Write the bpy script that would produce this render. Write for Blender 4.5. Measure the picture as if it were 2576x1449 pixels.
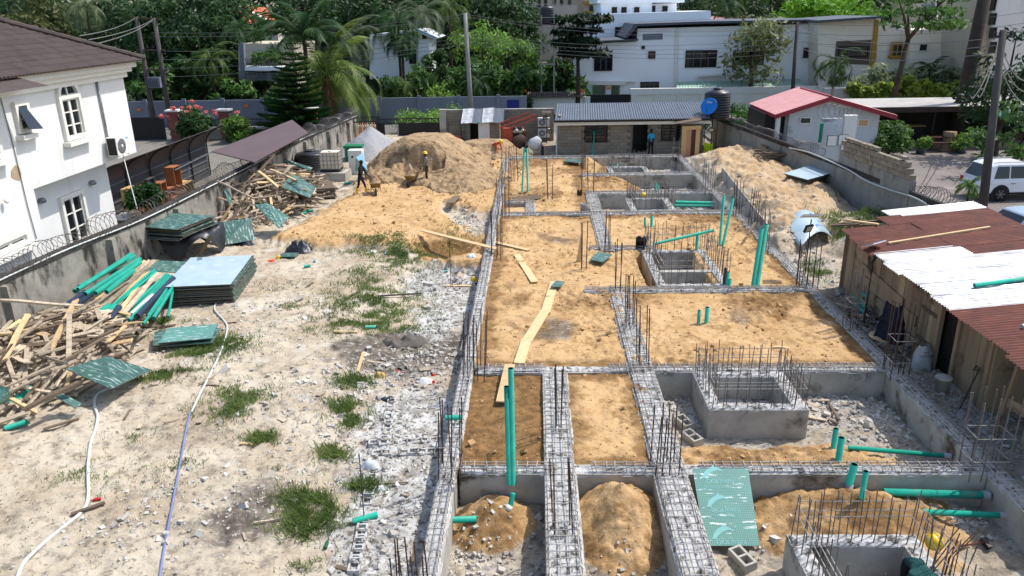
import bpy, math, random
import numpy as np
from mathutils import Vector, Matrix, Euler
for o in list(bpy.data.objects): bpy.data.objects.remove(o)
scene = bpy.context.scene
COL = scene.collection
# ---------------- camera ----------------
CAMH, FPX, CX, CY = 9.0, 1928.6, 1288.0, 724.5
_p, _y, _r = math.radians(19.9), math.radians(1.8), math.radians(1.0)
FW = Vector((-math.sin(_y)*math.cos(_p), math.cos(_y)*math.cos(_p), -math.sin(_p)))
_rt = Vector((math.cos(_y), math.sin(_y), 0)); _up = _rt.cross(FW)
RT = _rt*math.cos(_r)-_up*math.sin(_r); UP = _up*math.cos(_r)+_rt*math.sin(_r)
cam_data = bpy.data.cameras.new('camera'); cam = bpy.data.objects.new('camera', cam_data); COL.objects.link(cam)
cam_data.sensor_width = 36; cam_data.lens = FPX/2576*36; cam_data.clip_start = .5; cam_data.clip_end = 2000
mw = Matrix((RT, UP, -FW)).transposed().to_4x4(); mw.translation = (0, 0, CAMH); cam.matrix_world = mw
scene.camera = cam
# ---------------- sky, sun, exposure ----------------
SUN_EL, SUN_AZ = math.radians(56), math.radians(64)      # azimuth clockwise from +Y
world = bpy.data.worlds.new('World'); scene.world = world; world.use_nodes = True
_nt = world.node_tree; _bg = _nt.nodes['Background']
_sky = _nt.nodes.new('ShaderNodeTexSky'); _sky.sky_type = 'NISHITA'; _sky.sun_disc = False
_sky.sun_elevation = SUN_EL; _sky.sun_rotation = SUN_AZ; _sky.dust_density = 2.0
_nt.links.new(_sky.outputs[0], _bg.inputs[0]); _bg.inputs[1].default_value = .15
_sd = bpy.data.lights.new('sun', 'SUN'); _sd.energy = 3.0; _sd.angle = math.radians(.5); _sd.color = (1, .965, .91)
sun = bpy.data.objects.new('sun', _sd); COL.objects.link(sun)
SDIR = Vector((math.cos(SUN_EL)*math.sin(SUN_AZ), math.cos(SUN_EL)*math.cos(SUN_AZ), math.sin(SUN_EL)))
sun.rotation_euler = SDIR.to_track_quat('Z', 'Y').to_euler(); sun.location = (0, 0, 60)
scene.view_settings.view_transform = 'Standard'; scene.view_settings.look = 'None'
scene.view_settings.exposure = 0.62; scene.view_settings.gamma = 1; scene.view_settings.use_curve_mapping = False
scene.cycles.max_bounces = 6; scene.cycles.transparent_max_bounces = 8

# ---------------- places: photograph point to point on a known plane ----------------
def ray(x, y): return FW+RT*((x-CX)/FPX)-UP*((y-CY)/FPX)
def P(x, y, z=0.): d = ray(x, y); return Vector((0, 0, CAMH))+d*((z-CAMH)/d.z)
def PX(x, y, X): d = ray(x, y); return Vector((0, 0, CAMH))+d*(X/d.x)
def PY(x, y, Y): d = ray(x, y); return Vector((0, 0, CAMH))+d*(Y/d.y)
# ---------------- helpers ----------------
R = random.Random(7)
def lin(c): return tuple((v/255/12.92 if v <= 10 else ((v/255+.055)/1.055)**2.4) for v in c)
class MB:
    def __init__(s): s.v = []; s.f = []
    def add(s, vs, fs):
        n = len(s.v); s.v += [tuple(v) for v in vs]; s.f += [tuple(i+n for i in f) for f in fs]; return s
    def box(s, c, d, rz=0., m=None):
        x, y, z = d[0]/2, d[1]/2, d[2]/2
        vs = [Vector(q) for q in ((-x,-y,-z),(x,-y,-z),(x,y,-z),(-x,y,-z),(-x,-y,z),(x,-y,z),(x,y,z),(-x,y,z))]
        if m is not None: vs = [m@q for q in vs]
        elif rz: k = Matrix.Rotation(rz, 3, 'Z'); vs = [k@q for q in vs]
        c = Vector(c); return s.add([q+c for q in vs], BOXF)
    def b6(s, x0, x1, y0, y1, z0, z1): return s.box(((x0+x1)/2,(y0+y1)/2,(z0+z1)/2), (abs(x1-x0),abs(y1-y0),abs(z1-z0)))
    def bar(s, a, b, w, h=None, up=(0,0,1)):
        a, b = Vector(a), Vector(b); h = h or w; d = (b-a).normalized(); u = Vector(up)
        if abs(d.dot(u)) > .99: u = Vector((0,1,0))
        r = d.cross(u).normalized()*(w/2); u = r.cross(d).normalized()*(h/2)
        return s.add([a-r-u,a+r-u,a+r+u,a-r+u,b-r-u,b+r-u,b+r+u,b-r+u], [(0,1,2,3),(7,6,5,4),(4,5,1,0),(5,6,2,1),(6,7,3,2),(7,4,0,3)])
    def tube(s, pts, r, n=6, cap=True):
        pts = [Vector(p) for p in pts]; N = len(pts); rs = r if isinstance(r, (list, tuple)) else [r]*N; b0 = len(s.v); u = None
        for i, p in enumerate(pts):
            d = (pts[min(i+1, N-1)]-pts[max(i-1, 0)]).normalized()
            if u is None: u = d.orthogonal().normalized()
            u = (u-d*u.dot(d)); u = u.normalized() if u.length > 1e-6 else d.orthogonal().normalized(); w = d.cross(u)
            s.v += [tuple(p+(u*math.cos(2*math.pi*k/n)+w*math.sin(2*math.pi*k/n))*rs[i]) for k in range(n)]
        for i in range(N-1):
            for k in range(n): a = b0+i*n+k; b = b0+i*n+(k+1) % n; s.f.append((a, b, b+n, a+n))
        if cap: s.f.append(tuple(b0+k for k in reversed(range(n)))); s.f.append(tuple(b0+(N-1)*n+k for k in range(n)))
        return s
    def lathe(s, c, prof, n=16, m=None):
        b0 = len(s.v); c = Vector(c)
        for r, z in prof:
            for k in range(n):
                q = Vector((r*math.cos(2*math.pi*k/n), r*math.sin(2*math.pi*k/n), z)); q = m@q if m is not None else q; s.v.append(tuple(q+c))
        for i in range(len(prof)-1):
            for k in range(n): a = b0+i*n+k; b = b0+i*n+(k+1) % n; s.f.append((a, b, b+n, a+n))
        s.f.append(tuple(b0+k for k in reversed(range(n)))); s.f.append(tuple(b0+(len(prof)-1)*n+k for k in range(n))); return s
    def poly(s, pts, d):   # flat outline thickened along d
        n = len(pts); d = Vector(d); a = [Vector(p) for p in pts]
        return s.add(a+[p+d for p in a], [tuple(reversed(range(n))), tuple(range(n, 2*n))]+[(i, (i+1) % n, n+(i+1) % n, n+i) for i in range(n)])
    def grid(s, fn, nu, nv, close=False):
        b0 = len(s.v); s.v += [tuple(fn(i/(nu-1), j/(nv-1))) for j in range(nv) for i in range(nu)]
        for j in range(nv-1):
            for i in range(nu-1): a = b0+j*nu+i; s.f.append((a, a+1, a+nu+1, a+nu))
        return s
BOXF = [(3,2,1,0),(4,5,6,7),(0,1,5,4),(1,2,6,5),(2,3,7,6),(3,0,4,7)]
def mesh(name, mb, mat=None, smooth=False):
    me = bpy.data.meshes.new(name); me.from_pydata(mb.v, [], mb.f)
    if mat: me.materials.append(mat)
    if smooth: me.polygons.foreach_set('use_smooth', [True]*len(me.polygons))
    return me
def npmesh(name, V, F, mat=None, smooth=False):
    me = bpy.data.meshes.new(name); k = F.shape[1]; n = len(F)
    me.vertices.add(len(V)); me.vertices.foreach_set('co', np.ascontiguousarray(V, dtype=np.float32).ravel())
    me.loops.add(n*k); me.loops.foreach_set('vertex_index', np.ascontiguousarray(F, dtype=np.int32).ravel())
    me.polygons.add(n); me.polygons.foreach_set('loop_start', np.arange(0, n*k, k, dtype=np.int32)); me.polygons.foreach_set('loop_total', np.full(n, k, dtype=np.int32))
    me.polygons.foreach_set('use_smooth', np.full(n, smooth)); me.update(calc_edges=True)
    if mat: me.materials.append(mat)
    return me
def tag(o, label=None, cat=None, group=None, kind=None):
    if label: o['label'] = label
    if cat: o['category'] = cat
    if group: o['group'] = group
    if kind: o['kind'] = kind
    return o
def thing(name, label, cat, loc=(0,0,0), rz=0., group=None, local=False):
    o = bpy.data.objects.new(name, None); COL.objects.link(o); o.location = loc; o.rotation_euler = (0, 0, rz); o.empty_display_size = .1
    LOCAL[o.name] = local; return tag(o, label, cat, group)
LOCAL = {}
def link(name, me, parent=None, loc=None, rot=None, scale=None):
    o = bpy.data.objects.new(name, me); COL.objects.link(o)
    if loc is not None: o.location = loc
    if rot is not None: o.rotation_euler = rot
    if scale is not None: o.scale = scale
    if parent is not None:
        o.parent = parent
        if parent.type == 'EMPTY' and not LOCAL.get(parent.name, True): o.location = Vector(o.location)-parent.location
    return o
def ob(name, mb, mat, parent=None, smooth=False, label=None, cat=None, group=None, kind=None):
    return tag(link(name, mesh(name, mb, mat, smooth), parent), label, cat, group, kind)
def copy_tree(root, loc, rz=None, label=None, group=None, scale=None, rot=None):
    c = root.copy(); COL.objects.link(c); c.location = loc; LOCAL[c.name] = LOCAL.get(root.name, True)
    if rz is not None: c.rotation_euler = (0, 0, rz)
    if rot is not None: c.rotation_euler = rot
    if scale is not None: c.scale = scale
    tag(c, label, None, group)
    for ch in list(root.children):
        k = ch.copy(); COL.objects.link(k); k.parent = c
        for g in ch.children: d = g.copy(); COL.objects.link(d); d.parent = k
    return c
def sag(a, b, s, n=10):
    a, b = Vector(a), Vector(b); return [a.lerp(b, i/n)-Vector((0, 0, s*4*(i/n)*(1-i/n))) for i in range(n+1)]
def smooth_line(pts, k=6):
    pts = [Vector(p) for p in pts]; out = []
    for i in range(len(pts)-1):
        p0, p1, p2, p3 = pts[max(i-1,0)], pts[i], pts[i+1], pts[min(i+2,len(pts)-1)]
        for j in range(k):
            t = j/k; out.append(.5*((2*p1)+(p2-p0)*t+(2*p0-5*p1+4*p2-p3)*t*t+(3*p1-p0-3*p2+p3)*t**3))
    return out+[pts[-1]]
# value noise
def vn(x, y, s=0.):
    xi = np.floor(x); yi = np.floor(y); fx = x-xi; fy = y-yi; fx = fx*fx*(3-2*fx); fy = fy*fy*(3-2*fy)
    def h(a, b): q = np.sin(a*127.1+b*311.7+s*74.7)*43758.5453; return q-np.floor(q)
    return (h(xi,yi)*(1-fx)+h(xi+1,yi)*fx)*(1-fy)+(h(xi,yi+1)*(1-fx)+h(xi+1,yi+1)*fx)*fy
def fbm(x, y, f, o=4, s=0.):
    t = 0; a = 1.; n = 0
    for i in range(o): t = t+a*(vn(x*f, y*f, s+i*3.1)-.5)*2; n += a; a *= .5; f *= 2.03
    return t/n
def sst(a, b, x): t = np.clip((x-a)/(b-a), 0, 1); return t*t*(3-2*t)
# ---------------- materials ----------------
MATS = {}
def M(name, c, c2=None, sc=4., rough=.85, metal=0., bump=0., bsc=None, rnd=0., stretch=(1,1,1), dirt=None, dsc=2., dth=.55, dw=.12, spec=.3, detail=6., coord='Object', dstretch=(1,1,1), bdist=.03):
    m = bpy.data.materials.new(name); m.use_nodes = True; nt = m.node_tree; N = nt.nodes; L = nt.links; b = N['Principled BSDF']
    b.inputs['Roughness'].default_value = rough; b.inputs['Metallic'].default_value = metal; b.inputs['Specular IOR Level'].default_value = spec
    tc = N.new('ShaderNodeTexCoord').outputs[coord]
    def noise(s, st, det=detail, off=0.):
        mp = N.new('ShaderNodeMapping'); mp.inputs['Scale'].default_value = st; mp.inputs['Location'].default_value = (off, off*.7, off*.3); L.new(tc, mp.inputs[0])
        n = N.new('ShaderNodeTexNoise'); n.inputs['Scale'].default_value = s; n.inputs['Detail'].default_value = det; n.inputs['Roughness'].default_value = .62; L.new(mp.outputs[0], n.inputs[0]); return n.outputs[0]
    def mix(f, a, bb):
        x = N.new('ShaderNodeMix'); x.data_type = 'RGBA'; L.new(f, x.inputs[0])
        for i, q in ((6, a), (7, bb)):
            if isinstance(q, tuple): x.inputs[i].default_value = (*q, 1)
            else: L.new(q, x.inputs[i])
        return x.outputs[2]
    def ramp(f, lo, hi):
        x = N.new('ShaderNodeMapRange'); x.inputs[1].default_value = lo; x.inputs[2].default_value = hi; L.new(f, x.inputs[0]); return x.outputs[0]
    c = lin(c); c2 = lin(c2) if c2 else tuple(v*.8 for v in c)
    col = mix(ramp(noise(sc, stretch), .32, .68), c, c2)
    if dirt: col = mix(ramp(noise(dsc, dstretch, 6, 5.3), dth, dth+dw), col, lin(dirt))
    if rnd:
        oi = N.new('ShaderNodeObjectInfo'); hs = N.new('ShaderNodeHueSaturation')
        mr = N.new('ShaderNodeMapRange'); mr.inputs[3].default_value = 1-rnd; mr.inputs[4].default_value = 1+rnd; L.new(oi.outputs['Random'], mr.inputs[0])
        L.new(mr.outputs[0], hs.inputs['Value']); L.new(col, hs.inputs['Color']); col = hs.outputs[0]
    L.new(col, b.inputs['Base Color'])
    if bump:
        bp = N.new('ShaderNodeBump'); bp.inputs['Strength'].default_value = bump; bp.inputs['Distance'].default_value = bdist
        L.new(noise(bsc or sc*4, stretch, 8, 1.7), bp.inputs['Height']); L.new(bp.outputs[0], b.inputs['Normal'])
    MATS[name] = m; return m
m_conc = M('concrete', (182,178,168), (148,144,135), 1.6, .9, bump=.25, bsc=14, dirt=(86,78,64), dsc=1.0, dth=.54)
m_conctop = M('concrete_top', (204,203,200), (150,149,146), 9, .95, bump=.7, bsc=30, dirt=(92,89,84), dsc=5, dth=.51, dw=.1)
m_bar = M('cement_coated_bar', (180,177,172), (132,124,116), 9, .75, rnd=.2)
m_rust = M('rusty_bar', (92,70,60), (62,50,46), 18, .75, rnd=.2)
m_barg = M('grey_bar', (120,114,110), (88,80,76), 18, .7, rnd=.2)
m_pipe = M('green_pipe', (26,162,140), (20,142,122), 3, .5, rnd=.1, spec=.4, dirt=(104,150,130), dsc=2.2, dth=.56, dw=.2)
m_pipeg = M('grey_socket', (158,158,164), (140,140,146), 5, .5)
m_pipeb = M('dark_blue_pipe', (40,56,78), (34,46,64), 4, .4, rnd=.08, spec=.5)
m_ply = M('green_formply', (62,102,92), (46,80,72), 3, .5, rnd=.16, dirt=(158,176,170), dsc=5, dth=.55, dw=.08, dstretch=(.6,3,1), spec=.4)
m_plyb = M('blue_formply', (148,170,182), (168,184,190), 1.4, .4, rnd=.08, dirt=(200,206,206), dsc=2.5, dth=.6, spec=.6)
m_plyedge = M('ply_edge', (120,110,96), (70,66,60), 30, .85, stretch=(1,1,12))
m_wood = M('weathered_plank', (198,183,160), (138,122,104), 3, .85, rnd=.36, stretch=(1,14,6), bump=.2, dirt=(96,86,76), dsc=1.5, dth=.56)
m_woodn = M('new_plank', (216,188,144), (190,160,118), 3, .8, rnd=.15, stretch=(1,12,6), bump=.15, dirt=(140,124,100), dsc=2, dth=.6)
m_woodg = M('grey_plank', (120,104,86), (86,74,62), 3, .9, rnd=.25, stretch=(1,14,6), bump=.2)
m_stone = M('broken_concrete', (198,193,184), (160,153,143), 6, .95, rnd=.22, bump=.4, bsc=20)
m_block = M('sandcrete_block', (150,140,124), (122,113,99), 5, .95, rnd=.14, bump=.35, bsc=40)
m_mortar = M('mortar', (118,113,104), (100,96,88), 6, .95)
m_white = M('white_render', (222,222,219), (212,212,209), .7, .85, dirt=(190,186,176), dsc=1.1, dth=.57, dw=.25, dstretch=(1,1,.22), bump=.05, bsc=40)
m_trim = M('white_trim', (226,224,216), (216,213,204), 2, .7)
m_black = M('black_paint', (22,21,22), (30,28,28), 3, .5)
m_glass = M('dark_glass', (20,24,28), (28,33,38), .8, .08, spec=.6)
m_blackpl = M('black_plastic', (28,29,32), (36,37,40), 3, .42, spec=.5)
m_tarp = M('black_tarpaulin', (24,25,30), (34,36,42), 2.5, .38, spec=.5, bump=.4, bsc=9)
m_steel = M('galvanised_steel', (150,152,155), (120,122,126), 5, .4, metal=.6)
m_dsteel = M('dark_steel', (58,56,56), (44,42,42), 5, .55, metal=.3)
m_zinc = M('corrugated_zinc', (196,198,200), (150,152,156), 2.5, .42, metal=.5, dirt=(104,104,106), dsc=2.4, dth=.52, dw=.2, dstretch=(.22,7,1))
m_rusty = M('rusted_sheet', (112,60,48), (84,44,36), 2, .7, metal=.1, dirt=(134,84,62), dsc=3, dth=.58, dstretch=(.4,3,1))
m_slate = M('grey_roof_sheet', (96,103,112), (84,91,100), 1.2, .5, metal=.2)
m_yellow = M('yellow_plastic', (228,188,30), (216,176,24), 3, .4, spec=.5)
m_orange = M('orange_fabric', (226,84,40), (206,70,34), 4, .8)
m_hiviz = M('hiviz_fabric', (196,222,40), (176,204,34), 4, .8)
m_redroof = M('red_roof', (214,160,156), (200,142,138), 1.5, .5)
m_leaf = M('leaf', (58,92,34), (34,62,24), 2.2, .6, rnd=.12)
m_sand = M('sand', (206,160,104), (176,130,78), 1.6, .95, bump=.7, bsc=9, dirt=(140,98,56), dsc=2.4, dth=.56, bdist=.06)
m_sandg = M('grey_sand', (176,150,116), (148,122,90), 1.4, .95, bump=1., bsc=7, dirt=(112,88,62), dsc=2.0, dth=.52, bdist=.1)
m_hose = M('white_hose', (206,210,206), (186,190,186), 4, .5)
m_rubber = M('black_rubber', (24,24,25), (32,32,33), 5, .8)
m_skin = M('dark_skin', (62,42,34), (54,36,29), 6, .55)
# ================= ground =================
XL, X2, X3, XR = -1.8, .53, 2.8, 9.4
YC = [13.85, 18.6, 24.7, 29.6, 35.2, 39.5, 44.1, 49.8]
def wpoly(pts, z=-.3): return [P(a, b, z)[:2] for a, b in pts]
def poly_mask(poly, X, Y, soft):
    ins = np.zeros(X.shape, bool); dm = np.full(X.shape, 1e9); n = len(poly)
    for i in range(n):
        (x0, y0), (x1, y1) = poly[i], poly[(i+1) % n]
        c = ((y0 > Y) != (y1 > Y)) & (X < (x1-x0)*(Y-y0)/((y1-y0) or 1e-9)+x0); ins ^= c
        ex, ey = x1-x0, y1-y0; t = np.clip(((X-x0)*ex+(Y-y0)*ey)/(ex*ex+ey*ey), 0, 1); dm = np.minimum(dm, np.hypot(X-x0-t*ex, Y-y0-t*ey))
    return sst(-soft, soft, np.where(ins, dm, -dm))
def blob(X, Y, fx, fy, rx, ry=None, z=-.4, n=.35):
    c = P(fx, fy, z); ry = ry or rx; d = np.hypot((X-c.x)/rx, (Y-c.y)/ry)+n*fbm(X, Y, 1.1/max(rx, ry)*1.5+.3, 4, fx); return 1-sst(.35, 1.35, d+.25*fbm(X, Y, 2.3, 3, fy))
SANDPOLY = wpoly([(672,600),(760,562),(880,490),(925,440),(955,385),(1290,385),(1275,430),(1258,525),(1190,532),(1130,500),(1112,520),(1132,560),(1246,600),(1240,660),(1180,675),(1080,640),(1000,612),(850,622)])
TRACKS = [wpoly(l) for l in ([(1250,622),(1330,640),(1395,662),(1408,690),(1390,720),(1345,820),(1310,915)],[(1050,592),(930,575),(905,540),(960,500),(1030,470)],[(760,600),(850,580),(930,570)],[(1420,600),(1440,520),(1425,450)],[(1660,800),(1800,860),(1980,850),(2050,790)])]
MOUND = wpoly([(1745,385),(1790,372),(1930,372),(2000,420),(2110,470),(2140,520),(2100,550),(1960,600),(1890,520),(1800,440)], .3)
MOUND2 = wpoly([(2110,560),(2200,515),(2290,545),(2300,580),(2130,600)], .2)
LWALL = [(-17.0,17.5),(-16.8,22.3),(-16.5,25.5),(-15.9,29.5),(-15.6,34.9),(-15.4,42),(-15.2,50.2),(-14.2,61.5)]
RWALL = [(15.6,12),(15.9,24.4),(16.1,28.5),(15.8,31.8),(15.2,38.4),(13.3,53.5),(13.0,56.5)]
def interp_x(line, Y): return np.interp(Y, [p[1] for p in line], [p[0] for p in line])
BAYS = [(XL,X2,5,YC[0],'A0'),(X2,X3,5,YC[0],'B0'),(X3,XR,5,YC[0],'C0'),(XL,X2,YC[0],YC[1],'A1'),(X2,X3,YC[0],YC[1],'S'),(X3,XR,YC[0],YC[1],'C1'),
        (XL,XR,YC[1],YC[4],'S'),(XL,X3,YC[4],YC[7],'S'),(X3,XR,YC[4],YC[5],'P3'),(X3,XR,YC[5],YC[6],'P2'),(X3,XR,YC[6],YC[7],'P1')]
def heap(X, Y, cx, cy, rx, ry, h, k=1.2, s=0., n=.18):
    d = np.hypot((X-cx)/rx, (Y-cy)/ry)*(1+n*fbm(X, Y, 1.3, 3, s)); return h*np.clip(1-d, 0, 1)**k
def terrain(X, Y, fine=True):
    f1 = fbm(X, Y, .22, 4, 1); f2 = fbm(X, Y, 1.1, 4, 2); f3 = fbm(X, Y, 4.5, 3, 3) if fine else 0*X; f4 = fbm(X, Y, 12., 2, 4) if fine else 0*X
    rid = (1-np.abs(fbm(X, Y, 2.2, 4, 9)))**3 if fine else 0*X
    cl = np.clip(fbm(X, Y, 6.5, 3, 21), 0, 1) if fine else 0*X
    foot = np.clip(vn(X*3.1, Y*3.1, 40)-.62, 0, 1)*2.4*(vn(X*.5, Y*.5, 41) > .3) if fine else 0*X
    h = -.5+.10*f1+.06*f2+.035*f3+.014*f4+.05*cl-.03*foot
    rgh = .35+1.15*sst(.38, .66, vn(X*.42+3, Y*.42, 50)) if fine else 1.
    trk = np.zeros_like(X)
    for line in TRACKS:
        dm = np.full(X.shape, 9.)
        for (ax, ay), (bx, by) in zip(line[:-1], line[1:]):
            ex, ey = bx-ax, by-ay; tt = np.clip(((X-ax)*ex+(Y-ay)*ey)/(ex*ex+ey*ey), 0, 1); dm = np.minimum(dm, np.hypot(X-ax-tt*ex, Y-ay-tt*ey)+.08*f2)
        trk = np.maximum(trk, 1-sst(.25, .6, dm))
    rgh = rgh*(1-.75*trk)
    sand = np.zeros_like(X); white = np.zeros_like(X); dark = np.zeros_like(X)
    # strip by the left beam, dusty white with dark soil between
    st = sst(-5.6, -4.3, X+.5*f2)*(X < XL+.2)
    dust = np.clip(blob(X,Y,1070,1050,2.0,2.2)+blob(X,Y,1030,1330,1.7,2.4)+blob(X,Y,1000,1200,1.3,2.)+blob(X,Y,1130,780,1.5,2.)+blob(X,Y,1120,700,2.2,1.6)+blob(X,Y,1100,1420,1.5,1.5)+.45*blob(X,Y,1180,560,1.6,2.2)+.5*blob(X,Y,1060,690,2,2), 0, 1)
    white = np.maximum(white, dust*st)
    dark = np.maximum(dark, np.clip(blob(X,Y,1040,880,2.1,1.9)+blob(X,Y,930,870,1.4,1.2)*.5+.7*blob(X,Y,640,1270,1.0,1.3)+.45*blob(X,Y,560,1330,1.0,1.0)+.5*blob(X,Y,1080,830,1.5,1.)+.4*blob(X,Y,450,1100,1.2,.8), 0, 1)*(X < XL))
    h = h-.12*st+.02*dust*f3
    # orange haul road and its slopes
    sp = poly_mask(SANDPOLY, X+.5*f2+.25*f3, Y+.9*f2+.3*f3, .55)
    h = h*(1-sp)+sp*(-.16+.06*f2+rgh*(.05*f3+.02*f4+.045*cl-.05*foot)-.03*trk)+.0
    pit_l = blob(X,Y,1120,618,1.7,2.0,-.4,.2); h = h-.6*pit_l*sp
    sand = np.maximum(sand, sp); dark = np.maximum(dark, .95*sp*pit_l); dark = np.maximum(dark, .35*sp*blob(X,Y,1080,450,2.5,2.2,-.2))
    # back yard
    by = sst(50.2, 51.2, Y); h = h*(1-by)+by*(-.42+.05*f2+.02*f3); dark = np.maximum(dark, .55*by*(X > -6)); sand = np.maximum(sand, .35*by)
    # strip right of the site
    rs = sst(XR, XR+.3, X); h = h*(1-rs)+rs*(-.42+.07*f2+.05*f3+.02*f4); dark = np.maximum(dark, rs*(.25+.5*blob(X,Y,2200,800,1.3,4.))); white = np.maximum(white, rs*.5*blob(X,Y,2010,640,1.4,4.)+rs*.4*blob(X,Y,2420,1010,1.,2.5)); dark = np.maximum(dark, rs*.4)
    mo = poly_mask(MOUND, X+.6*f2, Y+.8*f2, 1.3); h = h+rs*mo*(1.0+.22*f2+.08*f3+.04*rid+.03*f4+.05*cl); sand = np.maximum(sand, rs*mo*.58); dark = dark*(1-mo*rs*.85); white = white*(1-mo*rs)
    m2 = poly_mask(MOUND2, X+.4*f2, Y+.4*f2, .9); h = h+rs*m2*(.75+.2*f2+.2*f3); dark = np.maximum(dark*(1-m2), m2*rs*.25)
    # bays between the beams
    for x0, x1, y0, y1, k in BAYS:
        m = (X >= x0) & (X < x1) & (Y >= y0) & (Y < y1)
        if not np.any(m): continue
        hs = -.10+.05*f2+rgh*(.06*f3+.026*f4+.065*cl-.06*foot)-.03*trk; s = np.ones_like(X); w = np.zeros_like(X); d = np.clip(.22+1.0*fbm(X,Y,.38,4,33)+.18*(rgh-.9), 0, .72)*(1-trk)
        if k == 'S':
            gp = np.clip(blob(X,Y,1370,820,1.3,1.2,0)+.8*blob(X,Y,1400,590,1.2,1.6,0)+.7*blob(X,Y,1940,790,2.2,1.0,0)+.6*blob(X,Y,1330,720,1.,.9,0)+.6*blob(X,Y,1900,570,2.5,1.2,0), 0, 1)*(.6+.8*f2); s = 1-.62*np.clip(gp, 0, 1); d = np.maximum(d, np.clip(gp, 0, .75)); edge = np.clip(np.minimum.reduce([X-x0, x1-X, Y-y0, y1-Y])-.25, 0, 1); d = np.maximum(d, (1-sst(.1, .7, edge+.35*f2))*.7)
        if k == 'A1': hs = hs-.06; d = .85+0*X
        if k in ('A0','B0','C0','C1','P1','P2','P3'):
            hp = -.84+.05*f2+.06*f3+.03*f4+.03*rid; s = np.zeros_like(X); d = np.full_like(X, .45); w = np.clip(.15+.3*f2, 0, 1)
            add = 0*X
            if k == 'A0': add = heap(X,Y,-.9,12.95,1.05,1.0,.6,1,5); d = d+.0
            if k == 'B0': add = heap(X,Y,1.68,12.95,1.2,1.55,1.05,1.0,6)
            if k == 'C0': add = np.maximum(heap(X,Y,6.35,13.0,2.5,1.7,.75,1.1,7), heap(X,Y,5.6,12.5,1.7,1.0,.25,1,8))
            if k == 'C1': add = np.maximum(heap(X,Y,6.2,14.8,2.6,1.2,.5,.8,9), heap(X,Y,4.1,14.9,1.7,1.1,.32,.8,4)); w = np.clip(.45+.5*f2, 0, 1)
            if k == 'P3': add = heap(X,Y,6.9,37.2,1.6,1.1,.25,1,3); w = .5+.4*f2
            if k == 'P2': add = np.maximum(sst(6.4, 4.6, X)*.72, heap(X,Y,7.9,40.6,1.5,1.3,.6,1,2)); w = .3+.3*f2
            if k == 'P1': add = np.maximum(heap(X,Y,4.6,46.5,2.6,2.6,.8,.8,1), heap(X,Y,3.4,48.5,1.4,1.4,1.1,1,2)); w = .4+.4*f2
            am = sst(.02, .12, add); hs = hp+add+am*(.04*f3+.03*cl); s = am; d = d*(1-am)+am*np.clip(.46+.55*f2, 0, 1); w = w*(1-am)
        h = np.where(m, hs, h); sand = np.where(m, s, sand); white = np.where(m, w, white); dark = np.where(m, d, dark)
    for x0, x1, y0, y1 in PITHOLES: h = np.where((X > x0) & (X < x1) & (Y > y0) & (Y < y1), np.minimum(h, -1.05), h)
    ex = (X < interp_x(LWALL, Y)-.1) | (X > interp_x(RWALL, Y)+.1) | (Y > 63.2); h = np.where(ex, -1.25, h)
    return h, np.clip(sand, 0, 1), np.clip(white, 0, 1), np.clip(dark, 0, 1)
PITHOLES = [(3.92,6.2,25.12,29.2),(P(1580,512).x+.1,P(1580,512).x+2.0,35.6,38.2),(P(1535,437).x+.1,P(1535,437).x+2.3,44.5,46.5),(4.65,6.75,9.3,11.6),(P(1785,1027).x+.1,P(2037,1027).x-.1,P(1785,1027).y+.1,18.3),(-1.5,-.5,36.9,37.5)]
def gz(x, y):
    j = min(max(int(np.searchsorted(ys, y)), 0), len(ys)-1); i = min(max(int(np.searchsorted(xs, x)), 0), len(xs)-1); return float(th[j, i])
def G(fx, fy, lift=0.):      # where a photograph point meets the ground
    z = -.4
    for _ in range(5): p = P(fx, fy, z); z = gz(p.x, p.y)
    p.z = z+lift; return p
ys = [8.0]
while ys[-1] < 64: ys.append(ys[-1]+max(.034, ys[-1]*.0036))
ys = np.array(ys); xs = np.concatenate([np.arange(-17.3, -6, .075), np.arange(-6, 9.6, .05), np.arange(9.6, 16.6, .075)])
TX, TY = np.meshgrid(xs, ys); th, ts, tw, td = terrain(TX, TY)
nx, ny = len(xs), len(ys); idx = np.arange(nx*ny).reshape(ny, nx)
TF = np.stack([idx[:-1,:-1], idx[:-1,1:], idx[1:,1:], idx[1:,:-1]], -1).reshape(-1, 4)
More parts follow.
